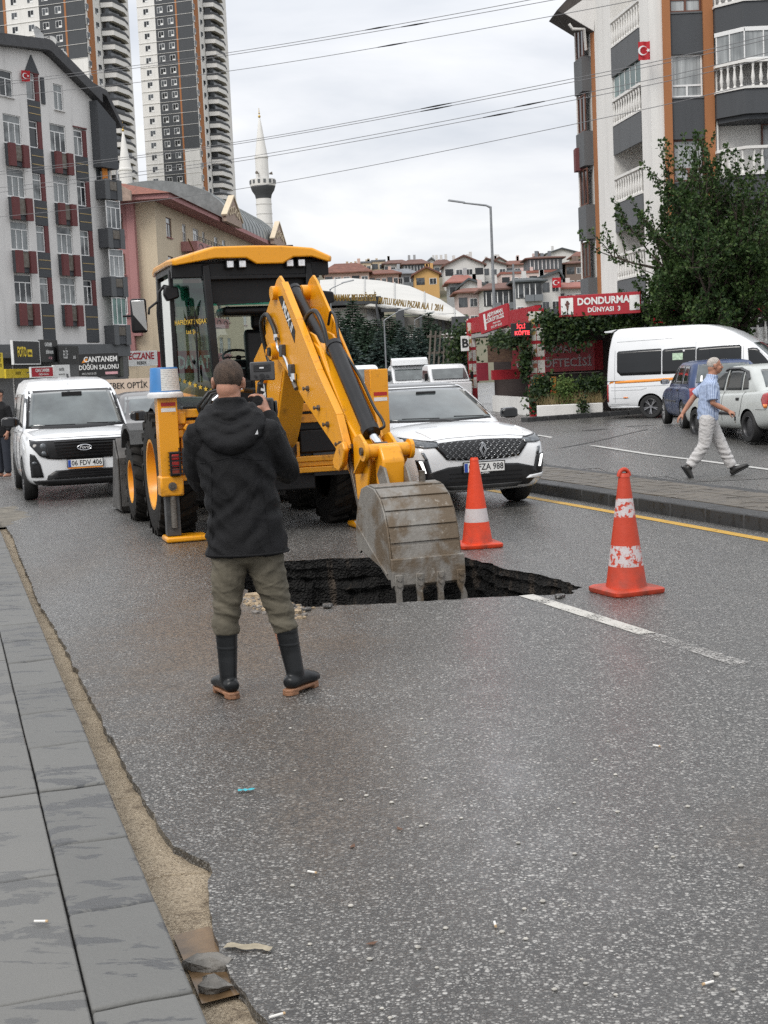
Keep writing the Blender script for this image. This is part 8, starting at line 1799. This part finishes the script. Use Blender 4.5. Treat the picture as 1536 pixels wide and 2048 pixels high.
def pillar(x0, x1, yt, yb, D, nm='pillar'):
 a = at(x0, yb, D); b = at(x1, yt, D); w_ = b.x-a.x; h_ = b.z
 p = MB().box(0, w_, 0, w_, 0, h_).build(nm, M_SRED, KS, loc=(a.x, a.y, 0)); n = 5
 for k in range(n):
  z1 = h_-.10-k*(h_-.9)/n; z0 = z1-(h_-.9)/n+.12
  MB().box(.02, w_/2-.01, -.008, -.002, z0, z1).build('food_picture', M_FOOD, p, loc=(0, 0, 0)); MB().box(w_/2+.01, w_-.02, -.008, -.002, z0, z1).build('food_picture', mat('food_white', (.58, .56, .52), .4, var=.4, scale=6, col2=(.30, .14, .08), thr=(.30, .42)), p)
 return p
pillar(1060, 1087, 616, 770, 47.8); pillar(938, 950, 640, 760, 57.5)
a = at(984, 780, 55.5); b = at(1062, 780, 48.3); lw = span(a, b, 0, .62, .15, 'low_wall', M_WALLW); span(a, b, .63, 1.32, .08, 'picture_banner', mat('banner_pictures', (.16, .36, .22), .5, var=.5, scale=2.2, col2=(.60, .58, .46), thr=(.46, .54)), lw)
pbox(1060, 744, 1200, 749, 47.2, .1, 'counter_rail', M_STEEL, KS); pbox(1068, 753, 1112, 792, 47.6, .05, 'food_poster', mat('food_poster', (.42, .08, .03), .4, var=.6, scale=3, col2=(.55, .30, .05), thr=(.4, .6)), KS)
pbox(1160, 785, 1186, 808, 46.9, .05, 'food_poster', mat('food_poster2', (.5, .34, .22), .4, var=.6, scale=4, col2=(.45, .08, .05), thr=(.4, .6)), KS)
for x in (1095, 1148, 1192): pbox(x, 752, x+5, 800, 47.1, .08, 'rail_post', M_BLK, KS)
pbox(955, 725, 976, 762, 55.5, .5, 'red_shelf_unit', M_SMAR, KS); pbox(1190, 680, 1205, 740, 52, .3, 'side_panel', M_SRED, KS)
s_ = sign('tilted red sign with white ADIYAMAN ÇİĞKÖFTECİSİ lettering over the stand', (959, 617, 1016, 659), (53.2, 51.6), None, M_SRED, lines=(('ADIYAMAN', .26, M_SWHT, .08, .25, dict(sx=.95, bold=.02)), ('ÇİĞKÖFTECİSİ', .26, M_SWHT, .05, .0, dict(sx=.85, bold=.02)), ('Dürüm Salata', .13, M_SWHT, .1, -.2, dict(sx=.9, shear=.3)), ('0312 391 03 03', .16, M_SWHT, .08, -.36, dict(sx=.9))))
s_.rotation_euler = (0, R(-8.5), s_.rotation_euler.z)
MB().box(-.62, -.5, -.012, -.004, -.3, .3).build('white_figure', M_SWHT, s_)
s_ = sign('long red DONDURMA DÜNYASI 3 sign with an ice cream cone picture', (1117, 588, 1281, 630), (46.6, 45.6), None, M_SRED, lines=(('DONDURMA', .46, M_SWHT, .05, .17, dict(sx=.92, bold=.035)), ('DÜNYASI  3', .30, M_SWHT, .06, -.24, dict(sx=1.0, bold=.025))))
MB().box(-1.27, -.86, -.014, -.004, -.27, .27).build('white_panel', M_SWHT, s_); MB().box(1.0, 1.33, -.014, -.004, -.24, .24).build('white_panel', M_SWHT, s_)
mb = MB(); mb.prism([(-1.10, .02), (-1.0, .02), (-1.05, -.22)], 'y', -.022, -.015); mb.build('cone_print', M_BRNF, s_)
mb = MB(); mb.ball((-1.08, -.018, .06), .055, .004, .05, 10, 6); mb.ball((-1.02, -.018, .08), .05, .004, .05, 10, 6); mb.ball((-1.05, -.018, .14), .045, .004, .045, 10, 6); mb.build('ice_cream_print', mat('choc', (.10, .04, .03), .5), s_)
M_LED = mat('red_led', (1, .05, .06), .4, emit=2.2)
s_ = sign('black LED display with glowing red İÇLİ KÖFTE text', (1022, 646, 1062, 673), (47.6, 47.6), None, M_SBLK, name='led_sign', lines=(('İÇLİ', .40, M_LED, .0, .22, dict(sx=.8, bold=.0)), ('KÖFTE', .40, M_LED, .05, -.25, dict(sx=.9, bold=.02))))
sign('small white square sign with a black figure beside the left pillar', (922, 672, 938, 702), (57, 57), None, M_SWHT, lines=(('B', .8, M_SBLK, 0, 0, dict(bold=.03)), ))
MB()
pk = thing('planter_wall', 'low white planter wall in front of the kebab stand', 'wall', at(1075, 827, 45.6), math.radians(-1))
pk.location.z = 0; a = at(1075, 827, 45.6); b = at(1206, 827, 45.6); MB().box(0, b.x-a.x, 0, .25, 0, .42).build('wall_face', M_WALLW, pk, bevel=.02)
kb = struct(MB().box(0, .01, 0, .01, -.5, -.49).build('far_kerb', M_DKERB)); a = gr(1046, 838, .1); b = gr(1212, 826, .1); d = V((b.x-a.x, b.y-a.y, 0)); n = int(d.length/.8)
for k in range(n+6):
 p = a+d*((k+.5)/n); o = MB().box(-.395, .395, -.15, .15, -.1, .14).build('kerb_stone', M_DKERB, kb, bevel=.015, loc=(p.x, p.y, .0), rot=(0, 0, math.atan2(d.y, d.x)))
# ================================================================== VEGETATION
def leafmat(name, c1, c2, c3, sc=1.5, transl=.25):
 b = NB(name); o = b.tc.outputs['Object']; g_ = b.n('ShaderNodeNewGeometry')
 ri = g_.outputs['Random Per Island']
 col = b.mix(b.ramp(b.noise(o, sc, 3), (.35, 0.0), (.65, 1.0)), c1, c2); col = b.mix(b.ramp(ri, (.55, 0.0), (1.0, 1.0)), col, c3)
 b.set(b.b.inputs['Base Color'], col); b.b.inputs['Roughness'].default_value = .55; b.b.inputs['Specular IOR Level'].default_value = .3
 tr = b.t.nodes.new('ShaderNodeBsdfTranslucent'); b.t.links.new(col, tr.inputs[0]); mx = b.t.nodes.new('ShaderNodeMixShader'); mx.inputs[0].default_value = transl
 outn = [n for n in b.t.nodes if n.type == 'OUTPUT_MATERIAL'][0]; b.t.links.new(b.b.outputs[0], mx.inputs[1]); b.t.links.new(tr.outputs[0], mx.inputs[2]); b.t.links.new(mx.outputs[0], outn.inputs[0])
 return b.m
M_BARK = mat('bark', (.055, .042, .032), .9, var=.4, scale=8, bump=.8, bscale=30)
M_SPR = leafmat('spruce_needles', (.018, .040, .022), (.030, .055, .032), (.055, .085, .055), .6, .1); M_SPB = leafmat('blue_spruce_needles', (.030, .052, .046), (.05, .078, .068), (.085, .115, .10), .6, .1)
M_PLUM = leafmat('tree_leaves', (.022, .050, .015), (.042, .080, .022), (.09, .14, .04), .8); M_IVY = leafmat('vine_leaves', (.012, .028, .010), (.024, .048, .014), (.06, .095, .022), 1.2); M_BUSH = leafmat('bush_leaves', (.05, .095, .02), (.085, .14, .03), (.15, .20, .05), 2)
M_DRY = leafmat('dry_grass', (.22, .17, .08), (.30, .23, .11), (.38, .30, .16), 2)
def leaf(mb, p, d, n_, L, W):
 d = d.normalized(); s = d.cross(n_)
 if s.length < .01: s = d.cross(V((1, 0, 0)))
 s.normalize(); up = s.cross(d)
 k = mb.add([p, p+d*L*.45+s*W-up*W*.25, p+d*L, p+d*L*.45-s*W-up*W*.25]); mb.face((k, k+1, k+2)); mb.face((k, k+2, k+3))
def rv(r): 
 while True:
  v = V((r.uniform(-1, 1), r.uniform(-1, 1), r.uniform(-1, 1)))
  if .01 < v.length < 1: return v.normalized()
def spruce_mesh(h, rad, seed, m):
 r = random.Random(seed); mb = MB(); z = .06*h
 while z < h*.985:
  f = z/h; R_ = rad*(1-f)**.85*(.88+.24*r.random())+.08; n = max(4, int(5+7*(1-f)))
  a0 = r.random()*6.28
  for k in range(n):
   a = a0+k*math.tau/n+r.uniform(-.3, .3); L = R_*r.uniform(.7, 1.12); o = V((math.cos(a), math.sin(a), 0)); side = V((-o.y, o.x, 0)); ns = max(4, int(L/.13))
   for q in range(ns):
    t = (q+.5)/ns; p = o*L*t+V((0, 0, z+.12*L*math.sin(t*2.2)-.30*L*t*t))
    wd = .36*L*(1-t*.65)+.06
    for sg in (-1, 1):
     d = (o*.7+side*sg*r.uniform(.35, .9)+V((0, 0, r.uniform(-.35, .05)))).normalized(); leaf(mb, p, d, rv(r)+V((0, 0, .25)), wd*r.uniform(.7, 1.15)+.08, wd*.22+.045)
   leaf(mb, o*L*.9+V((0, 0, z-.14*L)), o+V((0, 0, .25)), rv(r), .34, .06)
  z += h*.024*(1.15-.35*f)+.05
 for k in range(4): leaf(mb, V((0, 0, h*.95)), V((r.uniform(-.3, .3), r.uniform(-.3, .3), 1)), rv(r), .45, .05)
 me = mb.build('crown', m); x = me.data; bpy.data.objects.remove(me)
 return x
SPV = [spruce_mesh(7.5, 2.3, s, m) for s, m in ((1, M_SPR), (2, M_SPB), (3, M_SPR), (4, M_SPB))]
mb = MB(); mb.tube([(0, 0, -.5), (0, 0, 3), (0, 0, 7.2)], [.16, .11, .02], 8); _o2 = mb.build('trunk', M_BARK); TRK = _o2.data; bpy.data.objects.remove(_o2)
kinds = ['dark green spruce with a slender pointed top beside the market hall', 'bluish spruce with drooping boughs in the row beside the market hall', 'dark green spruce with a broad base in the row beside the market hall', 'bluish spruce with short dense boughs in the row beside the market hall']
for i, (x, yt, D, k, wd) in enumerate(((676, 622, 99, 0, .9), (704, 600, 104, 0, 1.0), (690, 655, 90, 1, 1.15), (722, 636, 101, 2, 1.1), (735, 640, 97, 2, 1.0), (752, 638, 106, 0, 1.0), (778, 628, 104, 2, 1.0), (760, 662, 90, 3, 1.2), (797, 640, 105, 0, .95), (806, 655, 92, 1, 1.2), (822, 650, 100, 2, 1.0), (836, 655, 94, 3, 1.0), (856, 625, 104, 0, 1.05), (872, 650, 101, 2, 1.0), (880, 672, 92, 1, .9), (662, 650, 104, 2, 1.0), (900, 690, 96, 3, .8), (640, 640, 100, 1, 1.0))):
 p = at(x, yt, D); s = (p.z)/7.5; base = V((p.x+.045*p.z*0, D, 0)); t = thing('spruce_tree', kinds[k], 'tree', (p.x, D, 0), i*1.1, 'spruces beside the market hall')
 c = inst('crown', SPV[k], t, scale=(s*wd*1.3, s*wd*1.3, s)); inst('trunk', TRK, t, scale=(s, s, s))
TB = at(1440, 780, 45.5); TR = thing('leafy_tree', 'dense dark green leafy tree with upswept branches behind the minibus', 'tree', (TB.x, TB.y, 0), 0)
r = random.Random(5); wood = MB(); lv = MB()
def grow(p, d, L, rad, lev):
 n = 6; pts = [p]; q = p.copy(); dd = d.copy()
 for i in range(n):
  dd = (dd+rv(r)*.16+V((0, 0, .07))).normalized(); q = q+dd*L/n; pts.append(q.copy())
 wood.tube(pts, [rad*(1-.75*i/n) for i in range(n+1)], 5 if lev else 8)
 if lev >= 3 or (lev == 2 and L < .6):
  for i in range(1, n+1):
   for k in range(6):
    dl = (dd*.4+rv(r)).normalized(); leaf(lv, pts[i]+rv(r)*.08, dl, rv(r), r.uniform(.09, .145), r.uniform(.034, .055))
  for k in range(4): leaf(lv, pts[-1], (dd+rv(r)*.7), rv(r), .12, .045)
  return
 nb_ = (9, 7, 6)[lev]
 for k in range(nb_):
  t = r.uniform(.25, 1.0) if lev else r.uniform(.45, 1.0); i = min(n-1, int(t*n)); b_ = pts[i].lerp(pts[i+1], t*n-i)
  nd = (dd*(.75 if lev else .5)+rv(r)*.85+V((0, 0, .12))).normalized()
  grow(b_, nd, L*r.uniform(.42, .62), rad*.42, lev+1)
 grow(pts[-1], (dd+rv(r)*.2).normalized(), L*.5, rad*.3, lev+1)
def limb_to(px, py, D):
 tgt = at(px, py, D)-V((TB.x, TB.y, 0)); base = V((0, 0, 1.6)); d = tgt-base; L = d.length*.66
 grow(base+V((r.uniform(-.2, .2), r.uniform(-.2, .2), r.uniform(-.2, .3))), (d.normalized()+V((0, 0, .25))).normalized(), L, .13, 1)
wood.tube([(0, 0, -.1), (.03, .02, .8), (0, 0, 1.9)], [.24, .19, .17], 10)
for px_, py_, D_ in ((1250, 505, 45), (1240, 560, 44.5), (1300, 425, 45.5), (1350, 345, 46), (1390, 335, 45), (1430, 325, 46), (1470, 330, 45), (1510, 335, 46.5), (1560, 350, 45), (1600, 420, 46), (1330, 470, 43.8), (1400, 430, 43.5), (1470, 440, 43.2), (1540, 450, 43.8), (1300, 540, 43.5), (1370, 540, 43), (1450, 530, 42.8), (1530, 540, 43), (1620, 520, 44.5), (1290, 590, 44), (1350, 600, 43.2), (1420, 605, 42.8), (1500, 605, 42.8), (1580, 600, 43.5), (1400, 480, 47.5), (1490, 480, 47.8), (1340, 545, 47), (1560, 560, 47.5), (1270, 610, 45), (1440, 570, 48)): limb_to(px_, py_, D_)
wood.build('trunk', M_BARK, TR, smooth=50); cr_ = lv.build('crown', M_PLUM, TR)
rs = thing('shop_building', 'red and white shop front glimpsed under the leafy tree', 'shop', at(1380, 700, 49.2)-V((0, 0, at(1380, 700, 49.2).z)), 0)
MB().box(-1.5, 5, 0, .3, 0, 3.6).build('shop_wall', mat('shop_dark', (.03, .03, .03), .5), rs); MB().box(-1.5, 5, -.15, -.01, 3.0, 3.5).build('red_fascia', M_SRED, rs)
for x in (-1.3, .3, 1.6, 3.0): MB().box(x, x+.25, -.12, -.02, 0, 2.98).build('red_pillar', M_SRED, rs)
for x in (-.9, .8, 2.1): MB().box(x, x+.6, -.06, -.01, 1.9, 2.7).build('white_poster', M_SWHT, rs)
def foliage(label, cat, name, pts, m, count, spread, L, seed, kind=None, stems=True):
 r_ = random.Random(seed); t = thing(name, label, cat, (pts[0].x, pts[0].y, 0), 0); o = V((pts[0].x, pts[0].y, 0)); mb = MB(); st = MB()
 seg = [(pts[i], pts[i+1]) for i in range(len(pts)-1)]
 for i in range(count):
  a, b = r_.choice(seg); p = a.lerp(b, r_.random()); q = p+V((r_.gauss(0, spread[0]), r_.gauss(0, spread[1]), r_.gauss(0, spread[2])))
  if q.z < .03: q.z = r_.uniform(.03, .3)
  leaf(mb, q-o, rv(r_)+V((0, -.3, -.3)), V((0, -.7, .7))+rv(r_)*.7, L*r_.uniform(.7, 1.3), L*.38)
 mb.build('leaves', m, t)
 if stems: st.tube([p-o for p in pts], .03, 6); st.build('stem', M_BARK, t)
 return t
foliage('climbing vine trailing along the left side of the kebab stand', 'vine', 'climbing_vine', [at(1050, 662, 48.4), at(1030, 684, 48.8), at(1005, 676, 50), at(985, 684, 52)], M_IVY, 750, (.18, .15, .15), .15, 3)
foliage('climbing vine hanging below the DONDURMA sign', 'vine', 'climbing_vine', [at(1090, 640, 46.9), at(1130, 640, 46.7), at(1180, 648, 46.4), at(1240, 645, 46.2), at(1290, 640, 46.2)], M_IVY, 2000, (.3, .10, .16), .15, 4)
foliage('vine strand hanging down beside the picture pillar', 'vine', 'climbing_vine', [at(1100, 640, 46.7), at(1098, 690, 46.7)], M_IVY, 500, (.16, .1, .2), .14, 5)
foliage('vine strands hanging from the middle of the canopy', 'vine', 'climbing_vine', [at(1150, 650, 46.5), at(1152, 690, 46.5)], M_IVY, 420, (.25, .1, .15), .14, 6)
foliage('vine column growing up the left pillar of the stand', 'vine', 'climbing_vine', [at(915, 760, 59), at(922, 700, 59), at(925, 660, 59)], M_IVY, 1300, (.32, .3, .3), .17, 7)
foliage('vine strand hanging in front of the counter left of the picture pillar', 'vine', 'climbing_vine', [at(1052, 690, 47.6), at(1050, 745, 47.7)], M_IVY, 480, (.10, .1, .2), .14, 17)
foliage('dark leafy creeper heaped at the foot of the picture pillar', 'bush', 'creeper', [at(1072, 815, 46.2), at(1078, 780, 46.4), at(1092, 760, 46.6)], M_IVY, 900, (.18, .16, .16), .14, 8)
foliage('bright green rounded bush in the planter', 'bush', 'bush', [at(1128, 805, 46.2), at(1130, 765, 46.2)], M_BUSH, 1900, (.17, .16, .14), .08, 9)
foliage('dark hedge at the right end of the planter', 'bush', 'hedge', [at(1160, 770, 46.6), at(1195, 765, 46.6), at(1180, 790, 46.4)], M_IVY, 1300, (.16, .15, .13), .12, 10)
foliage('thin weed sprouting from the planter wall', 'weed', 'weed', [at(1165, 826, 45.4), at(1167, 800, 45.4)], M_IVY, 160, (.08, .06, .1), .10, 12)
r_ = random.Random(8); mb = MB(); o = at(1130, 827, 46); o = V((o.x, o.y, 0))
for i in range(900):
 p = at(r_.uniform(1075, 1205), 815, 46+r_.uniform(-.1, .4)); mb_h = r_.uniform(.15, .5); b0 = V((p.x, p.y, .38)); d = V((r_.gauss(0, .12), r_.gauss(0, .12), mb_h)); k = mb.add([b0-V((.008, 0, 0)), b0+V((.008, 0, 0)), b0+d]); mb.face((k, k+1, k+2))
tag(mb.build('dry_grass', M_DRY), 'dry straw coloured grass standing in the planter', 'grass', kind='stuff')
# ================================================================== STREET FURNITURE, CABLES, LITTER
def cone_mat(name, c, bands, wear):
 b = NB(name); o = b.tc.outputs['Object']; sp_ = b.n('ShaderNodeSeparateXYZ', Vector=o); z = sp_.outputs['Z']
 base = b.mix(b.noise(o, 8, 5, .65), c, tuple(x*.72 for x in c))
 m_ = None
 for z0, z1 in bands:
  q = b.math('MULTIPLY', b.math('GREATER_THAN', z, z0), b.math('LESS_THAN', z, z1)); m_ = q if m_ is None else b.math('MAXIMUM', m_, q)
 wn2 = b.ramp(b.noise(o, 22, 5, .7), (wear-.02, 0.0), (wear+.02, 1.0)); m_ = b.math('MULTIPLY', m_, wn2)
 base = b.mix(m_, base, b.mix(b.noise(o, 14, 4), (.60, .56, .56), (.48, .42, .42)))
 low = b.math('MULTIPLY', b.ramp(z, (.0, 1.0), (.28, 0.0)), b.ramp(b.noise(o, 9, 5), (.4, 0.0), (.65, .6))); base = b.mix(low, base, (.10, .05, .035))
 base = b.mix(b.ramp(b.noise(o, 45, 3), (.70, 0.0), (.74, .8)), base, (.05, .02, .015))
 b.set(b.b.inputs['Base Color'], base); b.b.inputs['Roughness'].default_value = .5; b.set(b.b.inputs['Normal'], b.bump(b.noise(o, 12, 4), .2, .02)); return b.m
def traffic_cone(label, loc, h, r0, col, bands, wear, rz, lean=0, loop=True):
 t = thing('traffic_cone', label, 'traffic cone', loc, rz, 'cones round the road hole'); t.rotation_euler = (lean, 0, rz)
 m_ = cone_mat('cone_'+label[:6], col, bands, wear)
 mb = MB(); prof = [(r0, .045), (r0*.97, .06), (r0*.80, h*.28), (r0*.58, h*.55), (r0*.34, h*.86), (r0*.27, h*.955), (r0*.29, h*.957), (r0*.28, h*.965), (r0*.22, h*.99)]
 mb.lathe(prof, 40, cap=False); c_ = mb.build('cone_body', m_, t, smooth=40)
 if loop:
  mb = MB(); mb.tube([(.045*math.cos(R(q)), 0, h*.965+.05*math.sin(R(q))) for q in range(0, 181, 15)], .016, 8); mb.build('grip_loop', m_, t, smooth=50)
 mb = MB(); s = r0*1.42; pts = []
 for cx, cy, a0 in ((1, 1, 0), (-1, 1, 90), (-1, -1, 180), (1, -1, 270)):
  for k in range(6): a = R(a0+18*k); pts.append((cx*(s-.06)+.06*math.cos(a), cy*(s-.06)+.06*math.sin(a)))
 rr_ = [[V((x*f, y*f, z+noise.noise(V((x*6, y*6, 1)))*.004)) for x, y in pts] for z, f in ((.001, .97), (.012, 1.0), (.036, 1.0), (.046, .93), (.05, .6))]
 mb.loft(rr_); mb.build('base_plate', m_, t, smooth=35)
 return t
traffic_cone('worn dull orange traffic cone with two scuffed white bands beside the lane line', gr(1253, 1184), .905, .155, (.56, .052, .018), ((.205, .36), (.57, .71)), .46, .4, R(.6))
traffic_cone('bright red orange traffic cone with one white band behind the digging bucket', gr(955, 1093), .875, .15, (.80, .060, .012), ((.245, .375), ), .36, .2, 0, False)
M_GALV = mat('galvanised_steel', (.26, .27, .28), .45, metal=.5, var=.15, scale=4)
def lamp(label, px, ytop, D, arm, r0=.09, dbl=False, tilt=12):
 p = at(px, ytop, D); t = thing('street_lamp', label, 'street lamp', (p.x, p.y, 0), 0, 'street lamps'); h = p.z
 mb = MB(); mb.tube([(0, 0, 0), (0, 0, h*.5), (0, 0, h)], [r0, r0*.8, r0*.6], 10); mb.build('pole', M_GALV, t, smooth=50)
 dz = abs(arm)*math.tan(R(tilt)); mb = MB(); mb.tube([(0, 0, h-.05), (arm*.15, 0, h+.06), (arm, 0, h+dz)], [r0*.6, r0*.5, r0*.42], 8); mb.build('arm', M_GALV, t, smooth=50)
 s = 1 if arm > 0 else -1; mb = MB(); k = mb.add([(arm-s*.1, -.07, h+dz-.04), (arm-s*.1, .07, h+dz-.04), (arm+s*.75, .12, h+dz+.12), (arm+s*.75, -.12, h+dz+.12), (arm-s*.1, -.06, h+dz+.05), (arm-s*.1, .06, h+dz+.05), (arm+s*.7, .08, h+dz+.2), (arm+s*.7, -.08, h+dz+.2)])
 for q in ((0, 1, 2, 3), (4, 5, 6, 7), (0, 1, 5, 4), (1, 2, 6, 5), (2, 3, 7, 6), (3, 0, 4, 7)): mb.face([k+i for i in q])
 mb.build('lamp_head', M_GALV, t, bevel=.02); return t
lamp('tall galvanised street lamp reaching left over the kebab stand', 981, 413, 70, -1.35, .10, tilt=10)
lamp('shorter galvanised street lamp with its arm to the right in front of the spruces', 768, 640, 88, 1.0, .07, tilt=28)
lamp('galvanised street lamp with its arm to the right over the market hall floor', 829, 640, 120, 1.0, .06, tilt=25); lamp('galvanised street lamp peeping over the digger cab', 660, 578, 95, .9, .07, tilt=22)
pl_ = at(1026, 528, 92); ut = thing('utility_pole', 'thin grey utility pole among the hillside houses', 'pole', (pl_.x, pl_.y, 0)); mb = MB(); mb.tube([(0, 0, 0), (0, 0, pl_.z)], [.12, .07], 8); mb.build('pole', M_GALV, ut, smooth=50); MB().box(-.5, .5, -.04, .04, pl_.z-.5, pl_.z-.4).build('crossarm', M_GALV, ut)
M_CAB = mat('cable', (.17, .17, .175), .6)
cb_ = [((-60, 172), (466, 104), (1110, -10), 3), ((-60, 178), (466, 109), (1160, -10), 3), ((-60, 200), (466, 141), (1185, 17), 4), ((-60, 350), (474, 284), (1240, 138), 1), ((-60, 356), (474, 288), (1240, 145), 1), ((-60, 382), (474, 317), (1240, 172), 2), ((-60, 392), (474, 323), (1240, 182), 2), ((-60, 440), (479, 378), (1240, 229), 0)]
for i, (a, b, c, k) in enumerate(cb_):
 A_, B_, C_ = at(*a, 62), at(*b, 54), at(*c, 43.5)
 dl = (C_-B_); E_ = C_+dl*.42+V((0, 0, .28)); pts = []
 for q in range(41):
  s = q/40*3; cp = [A_, B_, C_, E_]; j = min(2, int(s)); t = s-j; p0, p1, p2, p3 = cp[max(j-1, 0)], cp[j], cp[j+1], cp[min(j+2, 3)]
  pts.append(.5*((2*p1)+(p2-p0)*t+(2*p0-5*p1+4*p2-p3)*t*t+(3*p1-p0-3*p2+p3)*t**3))
 lab = ['lowest single overhead cable crossing the sky', 'overhead cable of the upper middle pair crossing the sky', 'overhead cable of the lower middle pair crossing the sky', 'overhead cable of the topmost pair crossing the sky', 'single overhead cable just below the topmost pair'][k]
 cbt = thing('overhead_cable', lab, 'cable', (A_.x, A_.y, A_.z), 0, 'overhead cables'); mb = MB(); mb.tube([p-A_ for p in pts], .0105, 6); mb.build('wire', M_CAB, cbt)
 if k:
  f = (.0, .53, .62, .50, .52)[k]+(.025 if i % 2 else 0); j = int(f*40*.72)+5
  mb = MB(); mb.tube([p-A_ for p in (pts[j], pts[j].lerp(pts[j+1], .5), pts[j+1])], [.014, .028, .014], 6); mb.build('splice', M_BLK, cbt)
M_BUTT = mat('cigarette_paper', (.72, .70, .66), .7)
def butt(label, px, py, z=.0, ln=.03, rz=.3):
 p = gr(px, py, z); t = thing('cigarette_butt', label, 'litter', (p.x, p.y, z), rz, 'cigarette butts'); mb = MB(); mb.cyl((-ln/2, 0, .0042), (ln/2, 0, .0042), .004, n=8); mb.build('paper', M_BUTT, t, smooth=40); mb = MB(); mb.cyl((ln/2, 0, .0042), (ln/2+.007, 0, .0042), .0041, n=8); mb.build('filter', mat('filter_tip', (.5, .35, .2), .7), t, smooth=40)
L1 = 'white cigarette butt lying on the paving slabs'; L2 = 'white cigarette butt lying on the asphalt'
butt(L1, 80, 1845, .132, .035, -.1); butt('white cigarette butt at the ragged asphalt edge', 552, 2034, .003, .04, .5)
for x, y in ((1312, 1493), (623, 1746), (990, 1850), (1418, 1968)): butt(L2, x, y, .003, .03, x*.1)
p = gr(493, 1584); t = thing('turquoise_wrapper', 'small turquoise plastic scrap on the wet asphalt', 'litter', (p.x, p.y, .004), .2); mb = MB(); mb.loft([[V((-.035+.01*i, .012*math.sin(i)*.3+s, .004+.005*abs(math.sin(i*1.3+s*60)))) for i in range(8)] for s in (-.012, .0, .012)], cap=False, closed=False); mb.build('film', mat('turquoise_film', (.03, .38, .45), .4), t)
p = gr(497, 1900); t = thing('rag', 'crumpled beige rag at the broken gutter edge', 'rag', (p.x, p.y, .003), -.25); rows_ = []
for j in range(7): rows_.append([V((-.075+.0125*i, -.016+.0055*j+.006*math.sin(i*.9), .006+.011*abs(noise.noise(V((i*.45, j*.6, 4))))*(1-abs(i-6)/9))) for i in range(13)])
mb = MB(); mb.loft(rows_, cap=False, closed=False); mb.build('cloth', mat('beige_cloth', (.30, .26, .19), .9, var=.2, scale=30), t, smooth=70)
rr2 = random.Random(3); mb = MB()
for i in range(60):
 x, y = rr2.uniform(560, 1500), rr2.uniform(1420, 2040); p = gr(x, y); s = rr2.uniform(.004, .011); mb.ball((p.x, p.y, s*.4), s, s*.8, s*.5, 6, 4)
tag(mb.build('loose_grit', mat('pale_grit', (.42, .40, .36), .8, var=.3, scale=60)), 'pale loose grit scattered over the wet asphalt', 'grit', kind='stuff')
for x, y in ((800, 1660), (705, 1695), (745, 1889)):
 p = gr(x, y); t = thing('dead_leaf', 'small brown dead leaf stuck to the wet asphalt', 'leaf', (p.x, p.y, .004), x, 'dead leaves on the asphalt'); mb = MB(); leaf(mb, V((-.02, 0, .003)), V((1, 0, 0)), V((0, 0, 1)), .045, .011); mb.build('blade', mat('dead_leaf', (.11, .05, .025), .6), t)
bp2 = at(4, 800, 27.5); BY = thing('person', 'dark haired person in dark clothes standing behind the white van', 'person', (bp2.x-.05, bp2.y, 0), R(150))
b = MB(); HMb = head(b, V((0, .02, 1.63)), s=1.0); rings(b, [(0, 0, 1.42), (0, .01, 1.5), (0, .015, 1.58)], [.066, .06, .06]); rings(b, [(0, 0, .85), (0, 0, 1.1), (0, 0, 1.34), (0, 0, 1.42)], [(.16, .11), (.15, .1), (.18, .11), (.11, .08)])
for sx in (-1, 1):
 rings(b, [(sx*.09, 0, .88), (sx*.1, .01, .5), (sx*.1, 0, .1)], [.085, .055, .04]); rings(b, [(sx*.1, -.04, .05), (sx*.1, .12, .04)], [(.04, .04), (.035, .025)]); e_ = V((sx*.25, -.02, 1.1)); rings(b, [(sx*.19, 0, 1.36), e_, (sx*.25, .1, .88)], [.052, .04, .03]); hand(b, V((sx*.25, .1, .88)), basis((0, .2, -1), (sx, 0, 0)), .4, 1.0, sx)
remesh(b, 'body', M_SKIN, BY, .012, 3); face_bits(HMb, BY); hair_cap(HMb, BY, mat('black_hair', (.012, .011, .011), .6, bump=.5, bscale=300), lower=-.04, front=.06, thick=.010)
c_ = MB(); rings(c_, [(0, 0, .80), (0, 0, 1.1), (0, 0, 1.34), (0, 0, 1.44)], [(.2, .14), (.19, .135), (.2, .13), (.12, .1)], round0=False)
for sx in (-1, 1): rings(c_, [(sx*.18, 0, 1.37), (sx*.25, -.02, 1.1), (sx*.25, .08, .93)], [.075, .062, .05])
remesh(c_, 'jacket', M_JACK, BY, .013, 3)
c_ = MB(); rings(c_, [(0, 0, .95), (0, 0, .82)], [(.17, .12), (.17, .12)])
for sx in (-1, 1): rings(c_, [(sx*.09, 0, .84), (sx*.1, .01, .5), (sx*.1, 0, .12)], [.1, .08, .07])
remesh(c_, 'trousers', mat('dark_denim', (.02, .024, .035), .8), BY, .013, 3)
